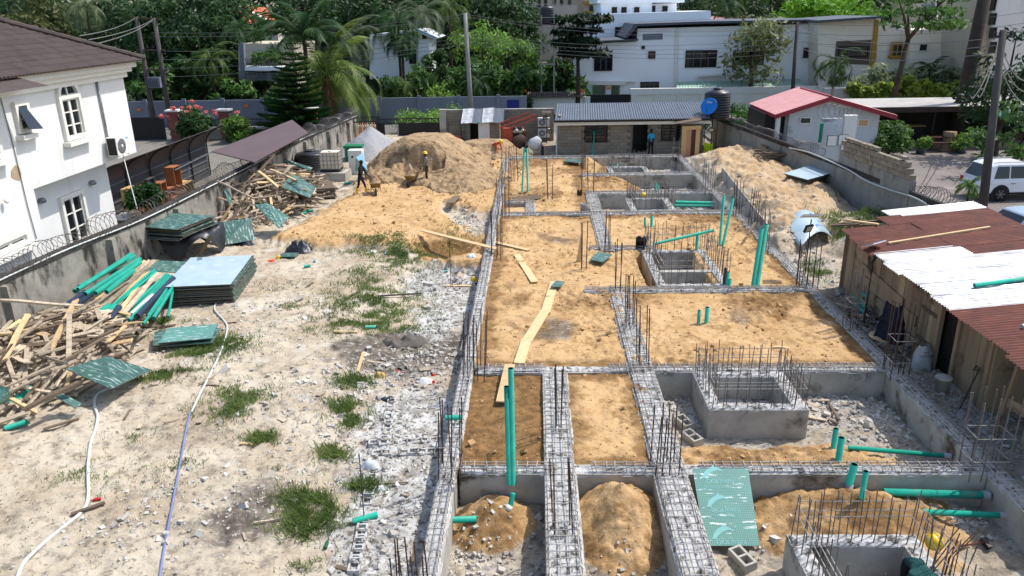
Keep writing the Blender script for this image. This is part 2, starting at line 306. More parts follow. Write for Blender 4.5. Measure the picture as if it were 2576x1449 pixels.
# soil material mixes what lies where: pale soil, orange sand, cement dust, dark earth
def soil_material():
    m = bpy.data.materials.new('site_soil'); m.use_nodes = True; nt = m.node_tree; N = nt.nodes; L = nt.links; b = N['Principled BSDF']; b.inputs['Roughness'].default_value = .95; b.inputs['Specular IOR Level'].default_value = .1
    tc = N.new('ShaderNodeTexCoord').outputs['Object']; at = N.new('ShaderNodeAttribute'); at.attribute_name = 'zone'
    sp = N.new('ShaderNodeSeparateColor'); L.new(at.outputs['Color'], sp.inputs[0])
    def noise(s, d=6, off=0., r=.62):
        mp = N.new('ShaderNodeMapping'); mp.inputs['Location'].default_value = (off, off*1.3, 0); L.new(tc, mp.inputs[0])
        n = N.new('ShaderNodeTexNoise'); n.inputs['Scale'].default_value = s; n.inputs['Detail'].default_value = d; n.inputs['Roughness'].default_value = r; L.new(mp.outputs[0], n.inputs[0]); return n.outputs[0]
    def rng(f, lo, hi, a=0., c=1.):
        x = N.new('ShaderNodeMapRange'); x.interpolation_type = 'SMOOTHSTEP'; x.inputs[1].default_value = lo; x.inputs[2].default_value = hi; x.inputs[3].default_value = a; x.inputs[4].default_value = c; L.new(f, x.inputs[0]); return x.outputs[0]
    def mix(f, a, c):
        x = N.new('ShaderNodeMix'); x.data_type = 'RGBA'; L.new(f, x.inputs[0])
        for i, q in ((6, a), (7, c)):
            if isinstance(q, tuple): x.inputs[i].default_value = (*lin(q), 1)
            else: L.new(q, x.inputs[i])
        return x.outputs[2]
    def mth(op, a, c):
        x = N.new('ShaderNodeMath'); x.operation = op; x.use_clamp = True
        for i, q in ((0, a), (1, c)):
            if isinstance(q, (int, float)): x.inputs[i].default_value = q
            else: L.new(q, x.inputs[i])
        return x.outputs[0]
    pale = mix(rng(noise(.5), .38, .64), (192,180,160), (168,152,130))
    pale = mix(rng(noise(2.6, 7, 3), .48, .70), pale, (132,122,108))
    pale = mix(rng(noise(7, 8, 8, .7), .54, .68), pale, (98,88,76))
    pale = mix(rng(noise(1.2, 7, 12), .54, .72), pale, (190,184,172))
    pale = mix(rng(noise(16, 4, 18), .63, .72), pale, (204,200,190))
    sand = mix(rng(noise(.6, 6, 5), .36, .66), (198,165,122), (182,148,104))
    sand = mix(rng(noise(3.2, 8, 9, .68), .48, .68), sand, (156,122,80))
    sand = mix(rng(noise(10, 6, 2, .7), .56, .70), sand, (116,90,58))
    sdark = mix(rng(noise(5, 6, 4), .35, .65), (138,106,68), (104,80,52))
    white = mix(rng(noise(1.8, 9, 6, .7), .42, .62), (196,195,191), (150,145,136))
    white = mix(rng(noise(6, 8, 16, .72), .49, .62), white, (98,91,82))
    dark = mix(rng(noise(3, 7, 7), .35, .65), (128,119,107), (84,77,69))
    dark = mix(rng(noise(8, 6, 1), .55, .68), dark, (176,170,160))
    brk = noise(2.6, 9, 20, .72)
    def edge(ch, w=.55): x = N.new('ShaderNodeMath'); x.operation = 'ADD'; x.inputs[1].default_value = 0; L.new(ch, x.inputs[0]); y = N.new('ShaderNodeMath'); y.operation = 'MULTIPLY_ADD'; L.new(brk, y.inputs[0]); y.inputs[1].default_value = w*2.4; L.new(ch, y.inputs[2]); return rng(y.outputs[0], .5+w*1.2-.28, .5+w*1.2+.32)
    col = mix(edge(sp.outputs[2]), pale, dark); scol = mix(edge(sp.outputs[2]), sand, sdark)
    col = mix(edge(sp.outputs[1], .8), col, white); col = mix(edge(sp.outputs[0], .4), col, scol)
    L.new(col, b.inputs['Base Color'])
    bp = N.new('ShaderNodeBump'); bp.inputs['Strength'].default_value = .8; bp.inputs['Distance'].default_value = .06; L.new(noise(9, 9, 2.2, .7), bp.inputs['Height'])
    L.new(bp.outputs[0], b.inputs['Normal']); return m
m_soil = soil_material()
me = npmesh('site_ground', np.stack([TX.ravel(), TY.ravel(), th.ravel()], -1), TF, m_soil, True)
at = me.attributes.new('zone', 'FLOAT_COLOR', 'POINT'); at.data.foreach_set('color', np.stack([ts.ravel(), tw.ravel(), td.ravel(), np.ones(nx*ny)], -1).astype(np.float32).ravel())
tag(link('site_ground', me), 'churned sandy building plot with pits and haul track', None, None, 'structure')
m_earth = M('earth', (128,116,98), (96,92,72), .08, .95)
ob('ground', MB().add([(-900,-100,-1.3),(900,-100,-1.3),(900,1500,-1.3),(-900,1500,-1.3)], [(0,1,2,3)]), m_earth, kind='structure', label='wide earth under the whole neighbourhood')

# ================= foundation beams with their cages =================
BAR1 = mesh('bar', MB().tube([(0,0,0),(0,1,0)], .0125, 6), m_bar)
STIR = {}
def stirrup(w, h):
    k = (round(w, 2), round(h, 2))
    if k not in STIR:
        a, r = w/2, .009; STIR[k] = mesh('stirrup', MB().tube([(-a,0,-h),(-a,0,.014),(-a+.02,0,.03),(a-.02,0,.03),(a,0,.014),(a,0,-h)], r, 5), m_bar)
    return STIR[k]
def beam(a, b, w, label, nb=3, top=-.06, cage=True, step=.2, bottom=-1.2, skip=(), raise_=.09, wc=None):
    a, b = Vector((*a, 0)), Vector((*b, 0)); Ln = (b-a).length; d = (b-a)/Ln; r = Vector((d.y, -d.x, 0)); rz = math.atan2(-d.x, d.y)
    t = thing('foundation_beam', label, 'foundation beam', a, 0, 'ground beams of the new building')
    n = max(2, int(Ln/.5)); mb = MB(); rr = random.Random(int(Ln*97+a.x*13+a.y*7))
    def ring(i):
        c = a.lerp(b, i/n); j = [rr.uniform(-.012, .012) for _ in range(2)]
        return [c+r*(-w/2+j[0])+Vector((0,0,bottom)), c+r*(w/2+j[1])+Vector((0,0,bottom)), c+r*(w/2+j[1])+Vector((0,0,top-.02)), c+r*(-w/2+j[0])+Vector((0,0,top-.02))]
    vs = []; fs = []
    for i in range(n+1): vs += ring(i)
    for i in range(n):
        for k in range(4): p = 4*i+k; q = 4*i+(k+1) % 4; fs.append((p, q, q+4, p+4))
    fs += [(0,1,2,3), (4*n+3,4*n+2,4*n+1,4*n)]; mb.add(vs, fs); ob('concrete', mb, m_conc, t)
    # rough chipped top
    nl = max(3, int(Ln/.055)); nw = max(5, int(w/.05)); U, V = np.meshgrid(np.linspace(0, 1, nw), np.linspace(0, 1, nl))
    sx = (U-.5)*(w+.02)+.015*fbm(U*0, V*Ln, 4., 2, a.x); X = a.x+d.x*V*Ln+r.x*sx; Y = a.y+d.y*V*Ln+r.y*sx
    Z = top+.022*fbm(X, Y, 5., 3, 2)+.03*np.clip(fbm(X, Y, 11., 2, 7), -.2, 1)-(np.abs(U-.5) > .495)*.06
    ix = np.arange(nl*nw).reshape(nl, nw); F = np.stack([ix[:-1,:-1], ix[:-1,1:], ix[1:,1:], ix[1:,:-1]], -1).reshape(-1, 4)
    link('rough_top', npmesh('rough_top', np.stack([X.ravel(), Y.ravel(), Z.ravel()], -1), F, m_conctop), t)
    if not cage: return t
    wc = wc or w-.1; zt = top+raise_; spans = []; c0 = 0.
    for s0, s1 in sorted(skip): spans.append((c0, s0)); c0 = s1
    spans.append((c0, Ln))
    for s0, s1 in spans:
        if s1-s0 < .3: continue
        for k in range(nb):
            off = -wc/2+.02+(wc-.04)*k/(nb-1); p = a+d*s0+r*(off+rr.uniform(-.012,.012))+Vector((0,0,zt)); link('bar', BAR1, t, p, (0,0,rz+rr.uniform(-.002,.002)), (1, s1-s0, 1))
        for k in (0, nb-1):
            off = -wc/2+.02+(wc-.04)*k/(nb-1); link('bar', BAR1, t, a+d*s0+r*off+Vector((0,0,zt-.09)), (0,0,rz), (1, s1-s0, 1))
        m = int((s1-s0)/step); st = stirrup(wc, .13)
        for k in range(m):
            p = a+d*(s0+(k+.5)*(s1-s0)/m+rr.uniform(-.03,.03))+Vector((0,0,zt)); link('stirrup', st, t, p, (rr.uniform(-.12,.12),0,rz+rr.uniform(-.09,.09)))
    return t
beam((XL-.05,8.2),(XL,49.6), .38, 'long left edge ground beam beside the bare soil yard', 3, skip=[(15.5,15.9)])
beam((X2-.04,8.2),(X2,18.4), .66, 'short wide ground beam between the two sand heaps at the front', 4)
beam((X3-.05,8.2),(X3+.06,25.0), .70, 'wide inner ground beam running from the front edge beside the green panel', 4)
beam((X3+.08,29.3),(X3+.18,39.5), .62, 'wide inner ground beam in the far half, left of the square pits', 4, top=-.05)
beam((XR,9.0),(XR,49.8), .36, 'long right edge ground beam running along the timber shack', 3)
for y, x0, x1, lab in ((YC[0],XL,XR,'nearest cross beam under the leaning green panel'),(YC[1],XL,XR,'cross beam behind the largest square pit in front'),(YC[2],1.7,XR,'cross beam in front of the square pit with a black rag'),
    (YC[3],2.2,5.0,'short cross beam beside the hanging black rag'),(YC[4],XL,XR,'cross beam before the far pit with two lying pipes'),(YC[5],2.7,XR,'cross beam behind the far pit with two lying pipes'),(YC[6],2.7,XR,'cross beam second from the block hut'),(YC[7],XL,XR,'farthest cross beam in front of the block hut')):
    w = .36
    beam((x0+(.2 if x0 == XL else 0), y), (x1-.19, y), w, lab, 3, top=-.055 if y < 40 else -.03, skip=[(1.95,2.75),(4.2,5.0)] if y == YC[0] else [(1.9,2.75),(3.0,3.55)] if y == YC[1] else [])
# small L of cage left of the far pit
beam((-.2,35.4),(-.2,37.6), .5, 'short stub of caged beam standing in sand by the far hollow', 4)
beam((-1.6,37.7),(0.05,37.7), .3, 'low cross stub closing the small hollow in the sand', 3)

# ================= starter bars =================
STARTER = {}
def starters(fx, fy, h, n, w, d, label, mat=None, tie=2, lean=.03, z=-.02, r=.014, base=None):
    b = base or P(fx, fy, z); t = thing('starter_bars', label, 'rebar column', b, 0, 'column starter bars', True); rr = random.Random(int(fx*31+fy))
    mat = mat or m_rust; key = mat.name
    if key not in STARTER: STARTER[key] = mesh('bar', MB().tube([(0,0,0),(0,0,1)], .014, 6), mat)
    k = 0; per = []
    m = max(2, n//2)
    for i in range(n):
        u = (i % m)/(m-1); v = i//m; per.append((-w/2+u*w+rr.uniform(-.03,.03), (-d/2 if v == 0 else d/2)+rr.uniform(-.03,.03)))
    ln = (rr.uniform(-lean,lean), rr.uniform(-lean,lean))
    for x, y in per: link('bar', STARTER[key], t, (x,y,-.15), (ln[0]+rr.uniform(-.03,.03), ln[1]+rr.uniform(-.03,.03), 0), (1,1,h*rr.uniform(.9,1.04)+.15))
    for i in range(tie):
        zz = h*(.18+.3*i); a, c = w/2+.02, d/2+.02; mb = MB().tube([(-a,-c,zz),(a,-c,zz+.01),(a,c,zz),(-a,c,zz+.01),(-a,-c,zz)], .008, 5); ob('tie', mb, m_bar, t)
    return t
for q in ((1040,1530,1.25,9,.5,.4,'stub of rusty bars at the bottom edge on the left beam'),(1135,1190,1.6,7,.42,.5,'rusty bars round a short green pipe on the left beam'),(1192,935,1.6,10,.55,.6,'dense cluster of rusty bars where left beam meets second cross beam'),
    (1404,1072,1.6,4,.12,.25,'paired rusty bars midway up the short wide beam'),(1416,1330,1.45,4,.34,.25,'paired rusty bars near the front of the short wide beam'),(1584,820,1.65,6,.2,.3,'tight bundle of dark bars on the inner beam'),(1618,914,1.75,5,.25,.4,'four leaning bars at the crossing behind the large square pit'),
    (1672,1175,1.35,8,.5,.5,'rusty bars on the inner beam above the green panel'),(1469,672,1.75,4,.18,.2,'pair of tall rusty bars beside an upright plank'),(1554,730,1.8,4,.16,.2,'pair of tall rusty bars left of the black-ragged pit'),(1527,632,1.55,4,.16,.2,'pair of bars at the end of the far inner beam'),
    (1478,482,1.75,6,.6,.4,'cluster of bars at the head of the far inner beam'),(1383,500,1.9,5,.2,.3,'bars beside the small hollow in the far sand'),(1295,450,1.9,6,.4,.4,'far bars by two tall green pipes'),(1468,420,1.6,6,.2,.3,'bars before the block hut window'),
    (1249,642,1.7,7,.4,.5,'bars on the left beam at the end of the plank bridge'),(1268,540,1.9,8,.5,.6,'bars on the left beam beside the far sand'),(1272,440,1.6,6,.4,.4,'farthest bars on the left beam'),
    (2030,720,1.6,9,.6,.4,'bars on the right beam below the solar lamp'),(1782,482,1.6,6,.45,.4,'bars on the right beam in front of the far pit'),(1855,540,1.75,6,.25,.4,'bars standing over the grey shutter board'),(1893,568,1.6,6,.25,.4,'rusty bars outside the grey shutter board'),(1920,622,1.6,6,.3,.3,'bars beside the foot of the grey shutter board'),
    (2142,822,1.75,8,.35,.45,'bars on the right beam before the shack wall'),(2255,935,2.0,9,.45,.45,'bars draped with a dark jacket beside the shack'),(2470,1178,1.75,9,.7,.5,'grey bars on the right beam at the front of the shack'),(1700,398,1.3,5,.4,.4,'short bars at the far corner of the right beam')):
    starters(*q[:6], q[6], m_barg if q[0] in (2470,1782,2142,1272,1700,1920) else None)
for fx, fy, h, lab in ((1134,724,1.75,'single thin bar standing in the pale rubble'),(1209,724,1.2,'single bar beside the left beam'),(916,1310,1.55,'single dark bar standing by the broken hollow blocks')):
    p = G(fx, fy); ob('steel_bar', MB().tube([p+Vector((0,0,-.2)), p+Vector((.03,0,h))], .012, 6), m_rust, label=lab, cat='steel bar')

# ================= square concrete pits with wall bars =================
def pit(x0, x1, y0, y1, wt, floor, h, label, nbx, nby, loops=(.55,.75), open_=()):
    t = thing('pit_box', label, 'concrete pit', ((x0+x1)/2,(y0+y1)/2,floor), 0, None); rr = random.Random(int(x0*100+y0))
    for nm, a in (('wall_front',(x0,x1,y0,y0+wt)),('wall_back',(x0,x1,y1-wt,y1)),('wall_side',(x0,x0+wt,y0+wt,y1-wt)),('wall_side',(x1-wt,x1,y0+wt,y1-wt))):
        ob('wall', MB().b6(*a, floor-.2, -.055), m_conc, t)
        nu, nv = max(4, int((a[1]-a[0])/.05)), max(4, int((a[3]-a[2])/.05)); U, V = np.meshgrid(np.linspace(a[0]-.01,a[1]+.01,nu), np.linspace(a[2]-.01,a[3]+.01,nv))
        Z = -.03+.03*fbm(U, V, 6., 3, 3)+.03*np.clip(fbm(U, V, 13., 2, 5), -.3, 1); Z[0,:] -= .04; Z[-1,:] -= .04; Z[:,0] -= .04; Z[:,-1] -= .04
        ix = np.arange(nu*nv).reshape(nv, nu); F = np.stack([ix[:-1,:-1], ix[:-1,1:], ix[1:,1:], ix[1:,:-1]], -1).reshape(-1, 4); link('rough_top', npmesh('rough_top', np.stack([U.ravel(),V.ravel(),Z.ravel()],-1), F, m_conctop), t)
    ob('floor', MB().b6(x0+wt, x1-wt, y0+wt, y1-wt, floor-.15, floor+.03), m_conctop, t)
    key = m_barg.name
    if key not in STARTER: STARTER[key] = mesh('bar', MB().tube([(0,0,0),(0,0,1)], .014, 6), m_barg)
    ms = STARTER[key]
    def vb(x, y): link('bar', ms, t, (x+rr.uniform(-.02,.02), y+rr.uniform(-.02,.02), -.1), (rr.uniform(-.05,.05), rr.uniform(-.05,.05), 0), (.7,.7,h*rr.uniform(.8,1.08)+.1))
    for off in (.07, wt-.07):
        for i in range(nbx):
            x = x0+off+(x1-x0-2*off)*i/(nbx-1); vb(x, y0+off); vb(x, y1-off)
        for i in range(1, nby): y = y0+off+(y1-y0-2*off)*i/nby; vb(x0+off, y); vb(x1-off, y)
        for zz in loops[:1 if off > .1 else 2]:
            q = off+.01; ob('tie', MB().tube([(x0+q,y0+q,h*zz),(x1-q,y0+q,h*zz),(x1-q,y1-q,h*zz+.02),(x0+q,y1-q,h*zz),(x0+q,y0+q,h*zz)], .009, 5), m_bar, t)
    return t
c = [P(1785,1027), P(2037,1027), P(1745,937)]
PIT1 = (c[0].x, c[1].x, c[0].y, YC[1]-.2)
pit(*PIT1, .32, -.72, .85, 'largest square concrete pit with a ring of thin bars and a puddle', 9, 8)
c = [P(1640,684), P(1830,724), P(1612,628)]
PIT2 = (P(1640,684).x, P(1640,684).x+2.55, P(1640,684).y-1.05, P(1612,628).y+.1)
pit(P(1640,684).x, P(1640,684).x+2.5, 25.0, 29.3, .3, -.85, 1.15, 'square concrete pit with bars and a black rag hung on its corner', 9, 12)
ob('wall', MB().b6(P(1640,684).x+.3, P(1640,684).x+2.2, 26.6, 26.85, -1.0, -.06), m_conc, bpy.data.objects['pit_box.001'])
c0 = P(1580,512); pit(c0.x, c0.x+2.15, 35.5, 38.3, .3, -.6, 1.0, 'square concrete pit with bars beside two lying green pipes', 8, 7)
c0 = P(1535,437); pit(c0.x, c0.x+2.4, 44.4, 46.6, .3, -.5, 1.0, 'farthest ring of bars in front of two short green pipes', 8, 5)
c0 = P(1932,1378); pit(4.55, 6.85, 9.2, 11.72, .32, -.95, .95, 'square concrete pit at the bottom edge with bars and the bending worker', 10, 9)
m_puddle = M('muddy_water', (128,118,74), (110,102,66), 1, .12, spec=.5)
pc = Vector(((PIT1[0]+PIT1[1])/2-.2, PIT1[2]+.75, -.675))
ob('puddle', MB().add([pc]+[pc+Vector((math.cos(a*.4)*(.62+.1*math.sin(a*1.7)), math.sin(a*.4)*(.3+.06*math.cos(a*2.3)), 0)) for a in range(16)], [(0, 1+i, 1+(i+1) % 16) for i in range(16)]), m_puddle, label='yellow muddy puddle inside the largest square pit', kind='stuff')
# ================= pipes =================
def hollow(mb, a, b, r, n=12, wall=.86):
    a, b = Vector(a), Vector(b); k = len(mb.v); mb.tube([a, b], r, n, False); mb.tube([a, b], r*wall, n, False)
    for e in (0, n):
        for i in range(n): j = (i+1) % n; mb.f.append((k+e+i, k+e+j, k+2*n+e+j, k+2*n+e+i))
    return mb
def pipe(a, b, r, label, mat=None, group=None, name='plastic_pipe', collar=None):
    a, b = Vector(a), Vector(b)
    if collar is None: return ob(name, hollow(MB(), a, b, r), mat or m_pipe, None, True, label, 'pipe', group)
    t = thing(name, label, 'pipe', a, 0, group); ob('tube', hollow(MB(), a, b, r), mat or m_pipe, t, True)
    d = (b-a).normalized(); q = b if collar > 0 else a; s = -1 if collar > 0 else 1
    ob('socket', hollow(MB(), q+d*s*.02, q-d*s*-.16, r*1.16), m_pipeg, t, True); return t
def stand(fx, fy, h, r, label, lean=(0,0), z=None, mat=None):
    p = G(fx, fy) if z is None else P(fx, fy, z); return pipe(p-Vector((0,0,.25)), p+Vector((lean[0],lean[1],h)), r, label, mat)
stand(1281,1192,2.0,.055,'shorter of two tall green pipes standing in the nearest sand bay',(-.02,.05),-.05)
stand(1290,1192,2.4,.06,'taller of two tall green pipes standing in the nearest sand bay',(-.0,.05),-.05)
stand(1810,617,2.05,.055,'straight one of two tall green pipes by the grey shutter board',(.02,0))
stand(1816,617,1.95,.055,'leaning one of two tall green pipes by the grey shutter board',(.3,0))
stand(1893,722,2.1,.075,'nearer of the thick paired green pipes on the right sand bay',(.13,0)); stand(1903,722,2.2,.075,'farther of the thick paired green pipes on the right sand bay',(.16,.1))
stand(1313,483,2.3,.055,'left one of two tall pipes in the far hollow',(.15,0)); stand(1328,483,2.3,.055,'right one of two tall pipes in the far hollow',(-.03,0))
stand(1491,391,1.6,.05,'green pipe leaning before the block hut',(.1,.3))
for q in ((1757,813,.42,.05,'shorter green stub in the middle sand bay'),(1777,811,.5,.065,'taller green stub in the middle sand bay'),(1622,572,.45,.05,'shorter green stub in the far sand bay'),(1639,570,.5,.065,'taller green stub in the far sand bay'),
    (1649,485,.6,.065,'taller stub inside the far pit'),(1654,505,.9,.06,'stub standing beside the far pit bars'),(1541,412,.4,.055,'left stub in the farthest bay'),(1553,414,.45,.055,'right stub in the farthest bay'),
    (2096,1128,.52,.06,'farther green stub behind the nearest cross beam'),(2109,1157,.56,.07,'nearer green stub behind the nearest cross beam'),(2165,1268,.55,.055,'slim green stub on the front sand hump'),
    (1829,722,.55,.055,'green stub right of the black-ragged pit'),(1834,724,.32,.065,'thicker green stub right of the black-ragged pit'),(1752,632,.75,.06,'green stub inside the black-ragged pit')):
    stand(*q)
stand(1822,722,.65,.06,'black stub right of the black-ragged pit',mat=m_blackpl)
p = G(2133,1232); pipe(p, p+Vector((.05,0,.62)), .075, 'green stub with a grey collar on the front sand hump', collar=-1)
def lying(a, b, r, label, z0, z1, **k): return pipe(P(*a, z0), P(*b, z1), r, label, **k)
lying((2134,1126),(2395,1148),.055,'green drain pipe lying behind the nearest cross beam',-.55,-.45, collar=1)
lying((2222,1238),(2490,1246),.08,'thicker green drain pipe entering the right beam at the front',-.35,-.4, collar=1)
lying((2238,1284),(2535,1297),.06,'thinner green drain pipe entering the right beam at the front',-.5,-.5, collar=1)
lying((1700,509),(1797,511),.085,'thicker green pipe lying in the far pit',-.25,-.3, collar=1); lying((1694,517),(1797,518),.055,'thinner green pipe lying in the far pit',-.35,-.4, collar=1)
lying((1644,614),(1796,579),.055,'green pipe slanting across the bars of the black-ragged pit',.55,1.0)
lying((1120,1051),(1161,1050),.06,'short green pipe passing through the left beam bars',.1,.1)
lying((1132,1308),(1200,1306),.065,'green pipe lying half buried in the left front sand heap',-.5,-.42)
t = thing('plastic_pipe', 'bent green pipe end with white joint in the left front pit', 'pipe', P(1283,1275,-.4)); a = [P(1290,1240,-.15), P(1286,1262,-.3), P(1279,1280,-.42), P(1262,1292,-.45)]
ob('tube', MB().tube(smooth_line(a), .055, 10), m_pipe, t, True); ob('joint', MB().tube([P(1283,1272,-.36), P(1276,1284,-.43)], .07, 10), m_trim, t, True)

# ================= boards, planks, heaps on the new building =================
def board4(name, pts, th, mat, label, cat='board', group=None, edge=None):
    a = [Vector(p) for p in pts]; n = (a[1]-a[0]).cross(a[3]-a[0]).normalized()
    ux = (a[1]-a[0]).normalized(); uy = n.cross(ux); m = Matrix((ux, uy, n)).transposed().to_4x4(); m.translation = a[0]; inv = m.inverted()
    me = mesh(name, MB().poly([inv@p for p in a], (0,0,-th)), mat); o = link(name, me); o.matrix_world = m
    if edge: me.materials.append(edge); [setattr(f, 'material_index', 1) for f in me.polygons if abs(f.normal.z) < .5]
    return tag(o, label, cat, group)
def grid_ply():
    m = M('gridded_green_formply', (62,128,116), (54,112,102), 2, .45, spec=.4, dirt=(214,224,220), dsc=3.0, dth=.6, dw=.03, dstretch=(.8,5,1)); nt = m.node_tree; N = nt.nodes; L = nt.links
    b = N['Principled BSDF']; src = b.inputs['Base Color'].links[0].from_socket; br = N.new('ShaderNodeTexBrick'); br.offset = 0; br.inputs['Scale'].default_value = 14; br.inputs['Mortar Size'].default_value = .045
    br.inputs['Brick Width'].default_value = .5; br.inputs['Row Height'].default_value = .5; L.new(N.new('ShaderNodeTexCoord').outputs['Object'], br.inputs[0])
    x = N.new('ShaderNodeMix'); x.data_type = 'RGBA'; mm = N.new('ShaderNodeMath'); mm.operation = 'MULTIPLY'; mm.inputs[1].default_value = .38; L.new(br.outputs['Fac'], mm.inputs[0]); L.new(mm.outputs[0], x.inputs[0]); L.new(src, x.inputs[6]); x.inputs[7].default_value = (*lin((178,206,198)), 1); L.new(x.outputs[2], b.inputs['Base Color']); return m
m_grid = grid_ply(); m_print = M('pale_print', (128,182,178), (112,168,164), 3, .6); m_printb = M('blue_print', (70,120,190), (64,110,180), 3, .6)
def text(body, size, mat, parent, mtx, name='lettering', ext=.001):
    cu = bpy.data.curves.new(name, 'FONT'); cu.body = body; cu.size = size; cu.extrude = ext; cu.materials.append(mat); tmp = bpy.data.objects.new(name, cu); COL.objects.link(tmp); me = bpy.data.meshes.new_from_object(tmp.evaluated_get(bpy.context.evaluated_depsgraph_get())); bpy.data.objects.remove(tmp); o = link(name, me); o.parent = parent; o.matrix_local = mtx; return o
DOLPH = [(0,0),(.1,.22),(.3,.42),(.5,.52),(.6,.66),(.68,.54),(.85,.48),(1.0,.36),(1.12,.28),(.98,.3),(.8,.36),(.62,.32),(.45,.24),(.3,.12),(.18,-.02),(.2,-.16),(.1,-.06),(-.08,-.1)]
def emblem(parent, x, y, s, mat, rot=0.):
    mb = MB().poly([(px*s, py*s, .003) for px, py in DOLPH], (0,0,.0015)); o = link('emblem', mesh('emblem', mb, mat), parent, (x, y, 0), (0,0,rot)); return o
a = board4('formwork_board', [P(1775,1373,-.68), P(1911,1373,-.68), P(1882,1178,.1), P(1742,1178,.1)], .018, m_grid, 'gridded green formwork board with pale emblems leaning in the front pit', 'board', None, m_plyedge)
LL = (P(1742,1178,.1)-P(1775,1373,-.68)).length
for k, v in enumerate((.10, .50, .88)):
    emblem(a, .16, LL*v, .42, m_print); text('DOLPHIN', .13, m_print, a, Matrix.Translation((.22, LL*v-.14, .003)))
    if k: text('HDO-DOLPHIN-HDO', .07, m_print, a, Matrix.Translation((.1, LL*v-.26, .003)))
def plank(pts, w, th, mat, label, name='plank', group=None):
    mb = MB(); pts = [Vector(p) for p in pts]; t = None
    mb.bar(pts[0], pts[1], w, th); o = ob(name, MB().add(*([mb.v, mb.f])), mat, None, False, label, 'plank', group); return o
Z = .03
for a, b, w, lab in (((1395,712),(1372,790),.30,'plank laid as a barrow run, far piece of three'),((1372,785),(1325,862),.30,'plank laid as a barrow run, middle piece of three'),((1325,858),(1306,918),.30,'plank laid as a barrow run, near piece of three'),
    ((1300,643),(1345,714),.26,'short pale plank lying left of the barrow run'),((1283,938),(1262,1022),.28,'plank sloping down into the nearest sand bay'),((1062,592),(1250,626),.24,'long plank bridging from the haul track to the left beam'),((1245,612),(1330,632),.22,'plank end continuing the bridge onto the sand'),
    ((2076,1005),(2110,1060),.06,'dark batten lying in the rubble right of the largest pit')):
    pa, pb = G(*a), G(*b); pa.z += .05; pb.z += .05
    if lab.startswith('long plank'): pa.z = -.12; pb = P(b[0], b[1], .12)
    if lab.startswith('plank sloping'): pa.z = .08; pb.z = gz(pb.x, pb.y)+.12
    plank([pa, pb], w, .035, m_woodg if 'dark' in lab else m_woodn, lab)
p = P(1457,655,0); board4('plank', [p+Vector((-.12,0,-.1)), p+Vector((.13,0,-.1)), p+Vector((.13,.05,.75)), p+Vector((.05,.06,1.0))], .03, m_woodn, 'pale plank end standing upright beside two tall bars', 'plank')
for pts, m, lab, z in (([(1483,652),(1517,660),(1540,640),(1505,633)],m_ply,'small square green board lying in the sand',.06),([(1385,720),(1410,722),(1420,708),(1398,706)],m_ply,'faded green board scrap by the plank run',.04),
    ([(1420,406),(1465,410),(1468,402),(1425,398)],m_ply,'green board laid over the far cross beam',.1),([(1120,510),(1142,510),(1160,492),(1140,492)],m_woodg,'thin grey board lying on the haul track',-.06)):
    board4('formwork_board', [P(a, b, z) for a, b in pts], .02, m, lab, 'board', None, m_plyedge)
a, b = P(1805,455,.0), P(1918,596,.0)
board4('shutter_board', [a+Vector((.1,0,-.15)), b+Vector((.12,0,-.15)), b+Vector((.22,0,.45)), a+Vector((.2,0,.75))], .04, m_conc, 'long grey shutter board standing along the right beam', 'board')
board4('shutter_board', [P(1288,505,-.05), P(1362,499,-.05), P(1362,497,-.02)+Vector((0,.2,.1)), P(1288,502,-.02)+Vector((0,.2,.1))], .03, m_woodg, 'low brown shutter board closing the small far hollow', 'board')
# black rag on the pit corner, spade
def cloth(name, c, prof, mat, label, cat='cloth', seed=3, n=26, thick=.02):
    rr = random.Random(seed); mb = MB(); V = []
    def fn(u, v):
        p = Vector(prof(u, v)); k = float(fbm(np.array([u*3.+seed]), np.array([v*3.]), 1.7, 3, seed)[0]); return Vector(c)+p+Vector((.05*k, .05*math.sin(k*6), .06*k))
    mb.grid(fn, n, n); o = ob(name, mb, mat, None, True, label, cat); so = o.modifiers.new('s', 'SOLIDIFY'); so.thickness = thick; return o
rp = P(1610,612,.2); cloth('rag', rp, lambda u, v: (.35*(u-.5)+.25*max(0,u-.4)*(1-v), .25*math.sin(u*3.1)*(.4+.6*v), .25-.95*v*(.6+.4*math.sin(u*3.1))), m_tarp, 'black rag hanging from the bars at the pit corner')
def spade(p, h, label, rz=0.):
    t = thing('spade', label, 'spade', p, rz, None, True); ob('shaft', MB().tube([(0,0,.25),(0.05,.1,h)], .02, 6), m_woodn, t); ob('handle', MB().tube([(-.07,.1,h+.1),(-.08,.1,h+.02),(.05,.1,h),(.15,.1,h+.02),(.14,.1,h+.1),(-.07,.1,h+.1)], .016, 6), m_woodg, t)
    ob('blade', MB().grid(lambda u, v: ((u-.5)*.26*(1-.25*max(0, .35-v)*2), .04*math.cos((u-.5)*2.6), v*.32), 7, 6), m_dsteel, t, True); return t
spade(P(1458,493,-.05), .95, 'spade with wooden shaft standing in the far sand')
t = thing('cement_bag', 'grey tub-shaped concrete ring standing by the caged beam', 'tub', P(1473,533,-.05)); ob('wall', MB().lathe(P(1473,533,-.08), [(.24,0),(.26,.42),(.22,.42),(.2,.03)], 14), m_conc, t, True)
t = thing('helmet', 'pale yellow helmet hung on the far pit bars', 'helmet', P(1619,480,.3)); ob('shell', MB().lathe(P(1619,492,.3), [(.15,0),(.145,.06),(.11,.12),(.05,.15),(.01,.155)], 14), m_yellow, t, True); ob('brim', MB().lathe(P(1619,492,.29), [(.17,0),(.17,.012),(.13,.02)], 14), m_yellow, t, True)

